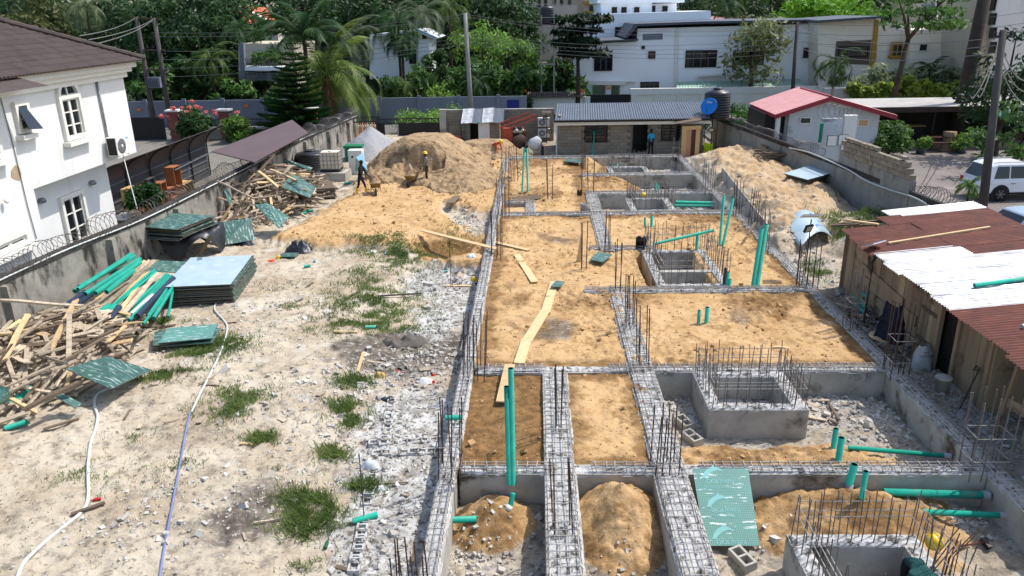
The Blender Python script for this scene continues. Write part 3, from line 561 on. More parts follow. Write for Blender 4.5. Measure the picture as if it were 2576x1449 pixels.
# ================= heaps =================
def heap_obj(name, cx, cy, rx, ry, h, mat, label, cat, k=1., seed=1, flat=None, cut=None, z0=-.6, res=.06, rough=1.):
    nxx, nyy = int(2*rx/res), int(2*ry/res); X, Y = np.meshgrid(np.linspace(cx-rx*1.05, cx+rx*1.05, nxx), np.linspace(cy-ry*1.05, cy+ry*1.05, nyy))
    d = np.hypot((X-cx)/rx, (Y-cy)/ry)*(1+.16*fbm(X, Y, .8, 3, seed)); H = h*np.clip(1-d, 0, 1)**k
    H = H+(H > .05)*rough*(.05*np.abs(fbm(X, Y, 5.5, 3, seed+9))+.14*fbm(X, Y, 1.1, 3, seed+1)+.10*fbm(X, Y, 3.2, 3, seed+2)+.06*fbm(X, Y, 8., 2, seed+4)+.10*np.clip(fbm(X, Y, 2.6, 3, seed+7), 0, 1))
    if cut is not None: H = cut(X, Y, H)
    if flat is not None: H = np.minimum(H, flat+.03*fbm(X, Y, 1.2, 3, 8))
    Zg = terrain(X, Y, False)[0]; Zz = np.where(H > .02, Zg+H, Zg-.25)
    ix = np.arange(nxx*nyy).reshape(nyy, nxx); F = np.stack([ix[:-1,:-1], ix[:-1,1:], ix[1:,1:], ix[1:,:-1]], -1).reshape(-1, 4)
    keep = (H.ravel()[F] > .0).any(1); return tag(link(name, npmesh(name, np.stack([X.ravel(), Y.ravel(), Zz.ravel()], -1), F[keep], mat, True)), label, cat)
def cutA(X, Y, H):   # dug face towards the haul track
    dd = (Y-45.0)+.35*(X+7)+.8*fbm(X, Y, .7, 3, 4); face = sst(-.3, .9, dd); lump = np.clip(fbm(X, Y, 1.6, 4, 6), 0, 1)*.9+.25*fbm(X, Y, 4.5, 3, 16)
    return np.where(X < -5.2, H*face+(1-face)*np.minimum(H, .25+lump*sst(-3, .3, dd)), H)
heap_obj('sand_heap', -6.7, 47.5, 4.0, 5.2, 2.9, m_sandg, 'tall half-dug sand heap in front of the black gate', 'sand heap', .95, 11, 1.95, cutA)
heap_obj('sand_heap', -4.0, 43.6, 2.6, 3.4, 1.0, m_sandg, 'low tail of grey sand spilling towards the left beam', 'sand heap', 1., 14)
heap_obj('sand_heap', -3.2, 52.6, 3.0, 2.3, 1.75, m_sandg, 'smaller sand heap before the tin-roofed shed', 'sand heap', .9, 17, 1.05)
m_gravel = M('grey_gravel', (180,180,180), (112,112,114), 26, .95, bump=.9, bsc=34, dirt=(150,148,146), dsc=1, dth=.5)
heap_obj('gravel_heap', -11.6, 54.6, 2.8, 3.6, 1.85, m_gravel, 'pale grey gravel heap behind the water cube', 'gravel heap', 1.1, 19, None, None, -.6, .07, .35)
heap_obj('soil_heap', -9.3, 48.4, 1.5, 2.2, .7, m_sandg, 'low brown soil heap beside the blue sheet', 'soil heap', 1., 23)
# ================= wheelbarrows =================
def barrow(p, rz, label, load=True):
    t = thing('wheelbarrow', label, 'wheelbarrow', p, rz, 'wheelbarrows', True)
    mb = MB(); A = [(-.3,-.45,.62),(.3,-.45,.62),(.34,.42,.66),(-.34,.42,.66),(-.19,-.2,.33),(.19,-.2,.33),(.2,.3,.36),(-.2,.3,.36)]
    mb.add(A, [(7,6,5,4),(0,1,5,4),(1,2,6,5),(2,3,7,6),(3,0,4,7)]); o = ob('tray', mb, m_ytray, t); o.modifiers.new('s', 'SOLIDIFY').thickness = .012
    if load: ob('sand_load', MB().grid(lambda u, v: ((u-.5)*.62, (v-.5)*.84, .6+.36*max(0, 1-((u-.5)**2+(v-.5)**2)*4.2)), 12, 12), m_sandg, t, True)
    for s in (-1, 1):
        ob('handle', MB().tube([(s*.06,-.62,.2),(s*.2,-.1,.32),(s*.26,.5,.45),(s*.28,.95,.62)], .018, 6), m_dsteel, t); ob('leg', MB().tube([(s*.22,.2,.36),(s*.26,.42,0),(s*.24,.5,.44)], .015, 6), m_dsteel, t)
    w = ob('wheel', MB().lathe((0,0,0), [(.1,-.04),(.19,-.045),(.2,0),(.19,.045),(.1,.04)], 18, Matrix.Rotation(math.pi/2, 3, 'Y')), m_rubber, t, True); w.location = (0,-.62,.2)
    ob('hub', MB().lathe((0,0,0), [(.1,-.02),(.1,.02)], 10, Matrix.Rotation(math.pi/2, 3, 'Y')), m_steel, w); return t
m_ytray = M('worn_yellow_tray', (150,122,56), (96,84,60), 5, .7, dirt=(120,104,78), dsc=4, dth=.5)
barrow(G(946,486,0), math.radians(12), 'loaded wheelbarrow pushed by the worker in yellow boots'); barrow(G(1036,466,0), math.radians(-8), 'loaded wheelbarrow beside the worker in the yellow helmet'); barrow(P(1155,400,-.1), math.radians(-75), 'wheelbarrow held by the worker behind the heaps')
plank([P(1112,412,-.15), P(1245,400,-.15)], .3, .05, m_woodg, 'long plank lying between the two sand heaps')
# ================= left boundary wall, razor wire =================
m_oldwall = M('weathered_cement_wall', (158,154,144), (120,116,108), 1.2, .95, bump=.6, bsc=22, dirt=(50,48,45), dsc=1.5, dth=.5, dw=.12, dstretch=(1,1,.45))
m_coping = M('blackened_coping', (72,69,66), (44,42,41), 2.5, .95, bump=.5, bsc=16, dirt=(118,114,106), dsc=3, dth=.6)
m_razor = M('razor_wire', (118,116,114), (78,70,64), 9, .5, metal=.4)
def wall_line(name, line, w, z0, zt, mat, label, coping=True, cat='wall', zts=None):
    c = line[0]; t = thing(name, label, cat, (c[0], c[1], z0)); mb = MB(); mc = MB(); n = len(line)
    def side(i):
        a = Vector(line[max(i-1,0)]); b = Vector(line[min(i+1,n-1)]); d = (b-a).normalized(); return Vector((d.y, -d.x, 0))*(w/2)
    L = []
    for i, q in enumerate(line): s = side(i); p = Vector((*q, 0)); L.append((p-s, p+s))
    tops = zts or [zt]*n; vs = []; cs = []
    for i, (a, b) in enumerate(L):
        up = lambda p, z: Vector((p.x, p.y, z)); vs += [up(a,z0), up(b,z0), up(b,tops[i]), up(a,tops[i])]; m = (a+b)/2; e = 1.22
        ca, cb = m+(a-m)*e, m+(b-m)*e; cs += [up(ca,tops[i]+.003), up(cb,tops[i]+.003), up(cb,tops[i]+.2), up(ca,tops[i]+.23)]
    fs = [(4*i+k, 4*i+(k+1) % 4, 4*i+4+(k+1) % 4, 4*i+4+k) for i in range(n-1) for k in range(4)]+[(0,1,2,3),(4*n-1,4*n-2,4*n-3,4*n-4)]
    ob('wall', mb.add(vs, fs), mat, t)
    if coping: ob('coping', mc.add(cs, fs), m_coping, t)
    return t
def resample(line, step):
    out = []; 
    for (a, b) in zip(line[:-1], line[1:]):
        a, b = Vector(a), Vector(b); n = max(1, int((b-a).length/step)); out += [tuple(a.lerp(b, i/n)) for i in range(n)]
    return out+[tuple(line[-1])]
def razor(line, zt, r, label, pitch=.22, n=16, seed=1):
    t = thing('razor_wire', label, 'razor wire', (line[0][0], line[0][1], zt)); rr = random.Random(seed); pts = []; L = resample(line, .05); tot = 0
    for i, q in enumerate(L):
        tot += .05; a = 2*math.pi*tot/pitch; rr_ = r*(1+.18*math.sin(tot*1.3)+.1*math.sin(tot*3.7)); pts.append(Vector((q[0]+rr_*math.cos(a), q[1]+.1*math.sin(a*.5), zt+r*.92+rr_*math.sin(a))))
    P2 = []
    for i in range(len(pts)-1):
        q = Vector(L[i]); 
        for k in range(2): P2.append(pts[i].lerp(pts[i+1], k/2))
    # smoother coil
    coil = []; tot = 0; N = int(len(L)*.05/pitch*n)
    for i in range(N+1):
        s = i/N*(len(L)-1); j = min(int(s), len(L)-2); f = s-j; q = Vector(L[j]).lerp(Vector(L[j+1]), f); a = 2*math.pi*i/n; d = s*.05
        k = r*(1+.2*math.sin(d*1.3+seed)+.12*math.sin(d*4.1)); coil.append(Vector((q.x+k*math.cos(a)+.08*math.sin(d*2.3), q.y+.16*math.sin(a+d)*math.sin(d*.9+seed), zt+r*.8+k*(.85+.25*math.sin(d*1.9+seed))*math.sin(a))))
    ob('coil', MB().tube(coil, .011, 4, False), m_razor, t)
    b = MB()
    for i in range(0, len(coil)-1, 2):
        p = coil[i]; d = (coil[i+1]-p).normalized()*.035; o = Vector((rr.uniform(-1,1), rr.uniform(-1,1), rr.uniform(-1,1)))*.03; b.add([p-d, p+d+o, p+d-o*.4], [(0,1,2)])
    tag(ob('barbs', b, m_razor, t), None, None, None, 'stuff'); return t
LW = resample(LWALL, 2.0)
wall_line('boundary_wall', [(-17.2,14.0)]+LW, .24, -1.0, 1.2, m_oldwall, 'stained grey boundary wall along the left side of the plot')
wt = bpy.data.objects['boundary_wall']
for i, q in enumerate(LW[2::2]): ob('pier', MB().box((q[0]+.2, q[1], .05), (.26, .42, 2.2)), m_oldwall, wt)
razor([q for q in LWALL if q[1] < 43], 1.38, .33, 'looser razor wire coil on the near stretch of the left wall', .26, 14, 1)
razor([(-15.4,42),(-15.2,50.2),(-14.2,61.3)], 1.3, .38, 'dense razor wire coil on the far stretch of the left wall', .16, 14, 2)
ob('conduit', MB().tube(smooth_line([(x+.16, y, 1.37+.03*math.sin(y)) for x, y in LWALL]), .028, 6), m_hose, None, True, 'white conduit running along the top of the left wall', 'conduit')

# ================= timber heaps =================
def plank_mesh(w, h, seed):
    rr = random.Random(seed); mb = MB(); n = 4; vs = []
    for i in range(n+1):
        y = -.5+i/n; b = .012*math.sin(i*1.7+seed); e = [rr.uniform(-.006,.006) for _ in range(4)]; sk = rr.uniform(-.03,.03) if i in (0, n) else 0
        vs += [(-w/2+e[0], y+sk, -h/2+b), (w/2+e[1], y-sk, -h/2+b), (w/2+e[2], y-sk, h/2+b), (-w/2+e[3], y+sk, h/2+b)]
    fs = [(4*i+k, 4*i+(k+1) % 4, 4*i+4+(k+1) % 4, 4*i+4+k) for i in range(n) for k in range(4)]+[(3,2,1,0),(4*n,4*n+1,4*n+2,4*n+3)]; return mb.add(vs, fs)
PLK = [mesh('plank', plank_mesh(w, h, i), m) for i, (w, h, m) in enumerate(((.10,.05,m_wood),(.15,.045,m_wood),(.07,.07,m_wood),(.22,.03,m_wood),(.11,.05,m_woodn),(.12,.06,m_woodg),(.08,.045,m_woodg)))]
def timber_heap(cx, cy, rx, ry, h, n, where, group, seed, lmin=.6, lmax=2.2, nst=230):
    rr = random.Random(seed); mbs = MB()
    for i in range(n+nst):
        low = i < nst; a = rr.uniform(0, 2*math.pi); d = math.sqrt(rr.random())*.98; x = cx+rx*d*math.cos(a); y = cy+ry*d*math.sin(a); lim = float(interp_x(LWALL, y))+.5
        x = max(x, lim); hh = h*(1-d*d)**.8; z = gz(x, y)+.05+hh*(rr.uniform(.05,.65) if low else rr.uniform(.6,1.0))
        sl = -h/rx*.6*d; yaw = rr.gauss(0, 1.) if rr.random() < .6 else rr.uniform(0, math.pi); L = rr.uniform(lmin, lmax); rot = (rr.gauss(0,.22)+sl*math.sin(a)*math.cos(yaw), rr.gauss(0,.35), yaw); k = rr.randrange(len(PLK))
        if low: mbs.box((x, y, z), (.11, L, .05), m=Euler(rot).to_matrix()); continue
        lab = ('short ' if L < lmin+.3*(lmax-lmin) else 'long ' if L > lmin+.7*(lmax-lmin) else 'half-length ')+('weathered brown batten','wide weathered board','square weathered batten','wide thin weathered board','pale sawn plank','dark grey plank','thin dark grey batten')[k]+(' low on ' if d > .75 else ' high on ' if d < .4 else ' halfway up ')+where
        tag(link('plank', PLK[k], None, (x, y, z), rot, (1, L, 1)), lab, 'plank', group)
    ob('timber_debris', mbs, m_wood, None, False, 'buried planks under '+where, None, None, 'stuff')
timber_heap(-13.9, 39.6, 2.6, 5.3, 1.95, 132, 'the timber heap below the razor wire', 'planks of the far timber heap', 5, .7, 2.4)
timber_heap(-14.5, 19.8, 2.6, 4.4, 1.25, 135, 'the timber heap in the lower left', 'planks of the near timber heap', 6, .5, 1.9)
for a, b, za, zb, m, lab in (((175,785),(172,965),.9,-.2,0,'upright grey plank propped on the near timber heap'),((190,755),(125,885),1.0,.2,4,'long pale plank slanting over the near timber heap'),((10,905),(70,790),.5,1.1,4,'long plank at the picture edge on the near timber heap'),
    ((0,755),(205,770),.8,.9,0,'long plank lying level on top of the near timber heap'),((60,1030),(200,960),.1,.3,5,'dark plank at the foot of the near timber heap'),((535,590),(500,640),1.2,-.2,5,'round-ended grey plank below the green board'),
    ((545,455),(640,500),1.9,1.0,0,'long plank lying across the far timber heap'),((700,470),(650,430),1.3,1.9,4,'pale plank pointing up from the far timber heap')):
    pa, pb = P(*a, za), P(*b, zb); d = pb-pa; yaw = math.atan2(-d.x, d.y); o = link('plank', PLK[m], None, (pa+pb)/2, (math.atan2(d.z, math.hypot(d.x, d.y)), 0, yaw), (1.3, d.length, 1.2)); tag(o, lab, 'plank', 'planks lying loose on the heaps')
# sheets on and round the heaps
for pts, zs, m, lab in (([(640,515),(702,575),(728,545),(672,510)],(.7,.1,.1,.75),m_ply,'green board leaning at the foot of the far timber heap'),([(545,560),(556,617),(643,603),(630,548)],(.35,-.35,-.35,.4),m_ply,'torn green board leaning beside the tarpaulin'),
    ([(707,470),(780,498),(795,470),(735,437)],(.9,.35,.4,1.15),m_ply,'green board with white smear sliding off the far heap'),([(710,405),(780,430),(786,422),(722,402)],(1.9,1.6,1.7,2.0),m_ply,'narrow green board on top of the far heap'),
    ([(563,478),(578,516),(586,512),(572,474)],(1.5,.9,.9,1.5),m_ply,'narrow green offcut hanging in the far timber heap'),([(163,927),(280,978),(382,930),(268,896)],(.35,.12,-.25,.25),m_ply,'large green board tilted over the near timber heap'),
    ([(127,990),(190,1027),(207,1015),(150,985)],(.15,-.2,-.2,.1),m_ply,'green offcut at the foot of the near timber heap'),([(-15,965),(-10,1025),(25,1000),(20,975)],(.5,.1,.1,.5),m_grid,'green board corner at the picture edge'),
    ([(366,681),(445,686),(470,658),(395,655)],(.2,.2,.25,.25),m_ply,'dark green board lying under the blue-topped stack')):
    board4('formwork_board', [P(a, b, z) for (a, b), z in zip(pts, zs)], .018, m, lab, 'board', 'loose formwork boards', m_plyedge)
ORD = ['', 'topmost', 'second', 'third', 'fourth', 'fifth', 'sixth', 'seventh', 'eighth', 'ninth', 'tenth', 'eleventh', 'twelfth', 'thirteenth', 'fourteenth', 'lowest', 'last']
def stack(x, y, rz, w, l, z0, n, th, gap, mt, mo, labt, lab, group, seed, jit=.05):
    rr = random.Random(seed); me = mesh('formwork_board', MB().box((0,0,0),(w,l,th)), mo); me.materials.append(m_plyedge); [setattr(f, 'material_index', 1) for f in me.polygons if abs(f.normal.z) < .5]
    mt_ = mesh('formwork_board', MB().box((0,0,0),(w,l,th)), mt); mt_.materials.append(m_plyedge); [setattr(f, 'material_index', 1) for f in mt_.polygons if abs(f.normal.z) < .5]
    for i in range(n):
        last = i == n-1; o = link('formwork_board', mt_ if last else me, None, (x+rr.uniform(-jit,jit), y+rr.uniform(-jit,jit), z0+th/2+i*(th+gap)), (rr.gauss(0,.004),rr.gauss(0,.004),rz+rr.gauss(0,jit*.35))); tag(o, labt if last else f'{ORD[n-i]} {lab}' if n-i < len(ORD) else lab, 'board', group)
stack(-11.85, 26.3, .12, 2.3, 3.4, -.5, 15, .035, .017, m_plyb, m_ply, 'blue-white board on top of the thick stack beside the pipes', 'board from the top in the thick stack beside the pipes', 'thick stack of formwork boards', 3, .06)
stack(-15.0, 30.7, -.25, 2.2, 2.2, .55, 7, .03, .04, m_ply, m_ply, 'scuffed green board topmost on the black tarpaulin', 'board from the top on the black tarpaulin', 'boards on the tarpaulin', 4, .13)
board4('formwork_board', [P(347,600,.5), P(448,606,.5), P(530,557,.52), P(440,553,.52)], .018, m_plyb, 'pale blue board sticking out below the green ones on the tarpaulin', 'board', 'boards on the tarpaulin', m_plyedge)
stack(-10.75, 21.6, .25, 1.5, 1.15, -.45, 5, .03, .03, m_grid, m_ply, 'gridded green board topmost of the low broken stack', 'broken board from the top in the low stack on the grass', 'low broken stack', 5, .2)
# tarpaulin-covered heap
def tarp(u, v):
    a = u*2*math.pi; r = v**.55; x, y = 1.35*r*math.cos(a), 1.5*r*math.sin(a); k = float(fbm(np.array([x*1.6+9]), np.array([y*1.6]), 1.5, 4, 5)[0]); q = max(abs(x/1.35), abs(y/1.5)); z = 1.0*(1-q**9)+.16*k+.05*math.sin(a*9+k*6)*r
    return Vector((-14.6+x*(1+.12*k), 31.0+y*(1+.1*k), -.45+max(0, z)))
ob('tarpaulin_cover', MB().grid(tarp, 48, 20), m_tarp, None, True, 'black tarpaulin draped over a load under the green boards', 'tarpaulin')
def rag(fx, fy, rx, ry, h, mat, label, seed, name='tarpaulin', cat='tarpaulin'):
    c = G(fx, fy)
    def fn(u, v):
        a = u*2*math.pi; r = v; w = 1+.35*float(fbm(np.array([math.cos(a)*1.5+seed]), np.array([math.sin(a)*1.5]), 1.2, 3, seed)[0]); x, y = rx*r*math.cos(a)*w, ry*r*math.sin(a)*w
        k = float(fbm(np.array([x*3+seed]), np.array([y*3]), 1.4, 4, seed)[0]); return Vector((c.x+x, c.y+y, c.z-.03+max(0., h*(1-r**3)*(.7+.8*k))+.02))
    return ob(name, MB().grid(fn, 36, 12), mat, None, True, label, cat)
rag(752,632,.55,.55,.5,m_tarp,'crumpled black plastic sheet on the bare soil',3); rag(610,615,.6,.4,.25,m_tarp,'black plastic scrap below the torn green board',5); rag(605,668,.7,.35,.16,m_tarp,'dark cloth lying behind the blue-topped stack',8)
m_greycloth = M('grey_cloth', (110,104,96), (78,72,66), 3, .9, bump=.5, bsc=9); rag(1015,862,.75,.4,.3,m_greycloth,'grey cloth rag lying on the dark rubble',6,'rag','cloth')
# ================= pipes and planks by the wall =================
rr = random.Random(12)
G1 = 'green pipes stacked against the left wall'
for i, (a, b, r) in enumerate((((188,733),(330,640),.085),((200,722),(338,645),.085),((214,740),(352,652),.085),((240,738),(352,660),.085),((268,735),(335,680),.085),((196,728),(322,648),.07))):
    pipe(P(*a,.25+.02*i), P(*b,.42+.03*i), r, ORD[i+1].replace('topmost','first')+' thick green pipe from the left wall in the leaning bundle', m_pipe, G1)
for a, b, lab in (((165,770),(215,735),'shorter dark blue pipe end by the left wall'),((186,772),(245,728),'longer dark blue pipe by the left wall')): pipe(P(*a,.1), P(*b,.22), .1, lab, m_pipeb)
G2 = 'smaller green pipes beside the planks'
ends = [((300,800),(420,690)),((310,806),(424,692)),((318,800),(428,694)),((325,806),(430,698)),((332,798),(432,694)),((360,815),(434,720)),((386,800),(436,720)),((372,795),(435,705)),((423,798),(436,722)),((262,790),(388,680)),((275,780),(392,684)),((252,795),(380,684))]
for i, (a, b) in enumerate(ends): pipe(P(*a,-.12+.03*(i % 4)), P(*b,.15+.04*(i % 4)), (.045 if i % 3 else .06), ORD[i+1].replace('topmost','first')+' thin green pipe in the bundle beside the pale planks', m_pipe, G2)
pipe(P(277,806,-.05), P(300,772,.1), .1, 'dark blue pipe end among the thin green pipes', m_pipeb); pipe(P(345,796,.0), P(436,700,.3), .095, 'long dark blue pipe on top of the thin green pipes', m_pipeb); pipe(P(330,792,.0), P(384,744,.15), .085, 'short white pipe among the thin green pipes', m_hose)
pipe(P(250,788,-.05), P(275,768,.05), .095, 'short green socket end beside the planks, left one'); pipe(P(265,792,-.05), P(290,770,.05), .095, 'short green socket end beside the planks, right one')
for i in range(16):
    a = (195+i*6+(i%3)*8, 790+(i%4)*9); b = (365+i*2.2, 655+(i%5)*8); pa, pb = P(*a,-.18+.06*(i%3)), P(*b,.05+.07*(i%3)); d = pb-pa
    o = link('plank', PLK[(4,0,1,4)[i%4]], None, (pa+pb)/2, (math.atan2(d.z, math.hypot(d.x,d.y)),0,math.atan2(-d.x,d.y)), (1.1,d.length,1)); tag(o, ORD[i+1].replace('topmost','first')+' long sawn plank from the left between the pipe bundles' if i < 15 else 'rightmost long sawn plank between the pipe bundles', 'plank', 'sawn planks between the pipe bundles')
for i, (fx, fy, dx, dy) in enumerate(((28,1030,.1,-.25),(45,1022,.12,-.2),(60,1010,.1,-.22))): p = G(fx, fy, .15); pipe(p, p+Vector((dx, dy+.5, .12)), .075, 'short green pipe offcut at the foot of the near timber heap', group='short offcuts by the near timber heap')
p = G(15,1085,.08); pipe(p, p+Vector((.45,.25,.06)), .07, 'splintered green pipe offcut in the lower left debris')
# ================= tanks and water cube at the far left =================
def water_tank(c, r, h, label, ribs=7):
    t = thing('water_tank', label, 'water tank', c); pr = [(r*.96,0)]
    for i in range(ribs):
        z0 = h*.78*i/ribs; dz = h*.78/ribs; pr += [(r,z0+dz*.15),(r,z0+dz*.6),(r*.96,z0+dz*.75),(r*.96,z0+dz*.95)]
    pr += [(r*.98,h*.8),(r*.8,h*.88),(r*.42,h*.93),(r*.40,h*.94)]; ob('shell', MB().lathe(c, pr, 28), m_blackpl, t, True)
    ob('lid', MB().lathe(Vector(c)+Vector((0,0,h*.93)), [(r*.3,0),(r*.36,.02),(r*.36,h*.06),(r*.3,h*.075)], 20), m_blackpl, t, True); return t
water_tank(P(785,428,-.45), 1.0, 1.3, 'squat black water tank behind the timber heap')
c = P(842,430,-.1); b = P(855,457,-.45)
ob('plinth', MB().b6(c.x-.85,c.x+1.0,c.y-1.5,c.y+.2,-.7,.05), m_conc, None, False, 'concrete plinth under the water cube', 'plinth')
m_ibc = M('yellowed_plastic', (230,224,204), (216,204,172), 1.2, .5)
t = thing('water_cube', 'caged plastic water cube standing on a concrete plinth', 'water cube', (c.x,c.y-.6,.05)); q = Vector((c.x,c.y-.6,.08))
ob('bottle', MB().box(q+Vector((0,0,.62)), (1.08,1.0,1.0)), m_ibc, t); ob('cap', MB().lathe(q+Vector((0,0,1.12)), [(.14,0),(.14,.06),(.02,.07)], 12), m_trim, t); ob('pallet', MB().box(q+Vector((0,0,.04)), (1.16,1.06,.1)), m_dsteel, t)
for i in range(6):
    x = -.56+1.12*i/5; ob('cage_bar', MB().bar(q+Vector((x,-.53,.08)), q+Vector((x,-.53,1.15)), .025), m_steel, t); ob('cage_bar', MB().bar(q+Vector((.57,-.53+1.06*i/5,.08)), q+Vector((.57,-.53+1.06*i/5,1.15)), .025), m_steel, t)
for z in (.15,.4,.65,.9,1.14): ob('cage_ring', MB().tube([q+Vector((-.58,-.54,z)), q+Vector((.58,-.54,z)), q+Vector((.58,.54,z)), q+Vector((-.58,.54,z)), q+Vector((-.58,-.54,z))], .014, 5), m_steel, t)
m_greenpl = M('green_plastic', (14,118,76), (12,104,68), 3, .45, spec=.5)
c = P(885,405,-.3); t = thing('crate', 'green plastic bin behind the water cube', 'bin', c); ob('body', MB().b6(c.x-.55,c.x+.55,c.y+.5,c.y+1.3,-.5,.5), m_greenpl, t); ob('lid', MB().b6(c.x-.62,c.x+.62,c.y+.42,c.y+1.38,.5,.62), m_greenpl, t)
c = P(893,440,-.4); t = thing('cabinet', 'white metal cabinet beside the water cube', 'cabinet', c); ob('body', MB().b6(c.x-.4,c.x+.45,c.y+.3,c.y+1.0,-.5,1.05), m_trim, t); ob('hinge_plate', MB().b6(c.x-.2,c.x-.08,c.y+.285,c.y+.298,.6,.72), m_dsteel, t)
m_bluesheet = M('blue_sheet', (128,176,204), (140,184,208), 1, .5)
board4('blue_sheet', [P(893,430,.1), P(925,432,.1), P(912,385,1.2), P(895,398,1.2)], .04, m_bluesheet, 'pale blue sheet leaning behind the worker in black', 'board')
stack(-11.9,41.3,.4,1.6,1.9,-.45,9,.045,.02,m_woodg,m_woodg,'topmost grey board of the stack right of the far timber heap','grey board from the top right of the far timber heap','grey boards beside the far heap',8,.12)
# ================= hoses =================
ob('hose', MB().tube(smooth_line([G(a,b,.03) for a,b in ((40,1470),(60,1420),(110,1370),(165,1325),(205,1290),(222,1255),(222,1180),(228,1120),(240,1080),(246,1050),(238,1020),(245,995),(285,975))]), .036, 8), m_hose, None, True, 'white layflat hose snaking to the lower left corner', 'hose')
ob('hose', MB().tube(smooth_line([G(a,b,.03) for a,b in ((622,690),(595,730),(550,760),(540,780),(560,805),(572,825),(565,860),(548,905),(520,960),(500,1000),(482,1040))]), .03, 8), m_hose, None, True, 'muddy white hose running from the blue-topped stack', 'hose')
m_bluehose = M('blue_hose', (116,128,168), (104,116,150), 4, .5); ob('hose', MB().tube(smooth_line([G(a,b,.03) for a,b in ((480,1040),(470,1075),(455,1160),(440,1240),(425,1320),(412,1390),(400,1470))]), .026, 8), m_bluehose, None, True, 'thin blue hose running straight towards the camera', 'hose')
# ================= white house on the left =================
HX = -18.0
yA = lambda fx, fy, X=HX: PX(fx, fy, X)
Y1 = yA(325,280).y; ZE = yA(332,165).z; ZO = yA(340,384).z; YR = yA(83,467).y; ZG = -.8; HXR = -18.9
YRE = PX(263,398,HXR).y; YN = 12.0
house = thing('white_house', 'white two-storey house with dark tiled roof over the left wall', 'house', (HX, Y1, ZG))
W = MB(); W.b6(-32, HX, YN, Y1, ZO, ZE); ob('upper_wall', W, m_white, house)
ob('lower_wall', MB().b6(-32, HX-.004, YN, YR, ZG, ZO), m_white, house); ob('recessed_wall', MB().b6(-32, HXR, YR, YRE, ZG, ZO), m_white, house)
ob('damaged_plaster', MB().poly([PX(a, b, HX+.003) for a, b in ((27,430),(38,415),(48,420),(54,438),(50,455),(38,452),(28,446))], (.006,0,0)), M('bare_plaster', (176,156,128), (150,132,108), 5, .95), house)
# cornice under the eaves
for i, (o, z0, z1) in enumerate(((.14,ZE-.42,ZE-.2),(.3,ZE-.2,ZE-.02),(.46,ZE-.02,ZE+.2))): ob('cornice', MB().b6(-32, HX+o, YN, Y1+o, z0+.002*i, z1), m_trim, house)
# roof: hipped, tile by tile
m_tile = M('brown_roof_tile', (80,70,66), (64,55,53), 3, .75, rnd=.16, bump=.2, bsc=20, dirt=(108,76,70), dsc=1.2, dth=.6)
PIT = .46; EX, EY, EZ = HX+.72, Y1+.72, ZE+.22
rf = ob('roof', MB().add([(EX,YN,EZ),(EX,EY,EZ),(EX-11,EY-11,EZ+11*PIT),(EX-11,YN,EZ+11*PIT),(EX-22,EY,EZ)], [(0,1,2,3),(1,4,2)]), m_tile, house)
def tile_mb(w, l):
    mb = MB(); n = 9
    def fn(u, v): x = (u-.5)*w; return (-v*l/math.hypot(1,PIT), x, v*l*PIT/math.hypot(1,PIT)+.03+.06*abs(math.cos(u*2*math.pi))-.03*v)
    mb.grid(fn, n, 2); k = len(mb.v); mb.add([(p[0], p[1], p[2]-.035) for p in mb.v[:n]], []); [mb.f.append((i, i+1, k+i+1, k+i)) for i in range(n-1)]; return mb
TW, TL = .40, .46; tm = mesh('tile', tile_mb(TW, TL), m_tile); st_ = MB(); cells = []
for r in range(0, 24):
    t = r*TL*.9/math.hypot(1, PIT)
    for c in range(60):
        y = EY-.2-c*TW
        if y > EY-t-.15 or y < 16: continue
        cells.append((EX-t, y, EZ+t*PIT, t+(EY-y)*.35))
cells.sort(key=lambda q: q[3])
for q in cells[:300]: link('tile', tm, rf, q[:3])
tv, tf = tile_mb(TW, TL).v, tile_mb(TW, TL).f
for q in cells[300:]: st_.add([(v[0]+q[0], v[1]+q[1], v[2]+q[2]) for v in tv], tf)
tag(ob('tiles_beyond', st_, m_tile, rf), None, None, None, 'stuff')
hm = mesh('ridge_tile', MB().tube([(0,0,0),(-.3,-.3,.3*PIT),(-.42,-.42,.42*PIT)], [.14,.12,.12], 8), m_tile)
for i in range(26): t = i*.4; link('ridge_tile', hm, rf, (EX-t+.02, EY-t+.02, EZ+t*PIT+.1))
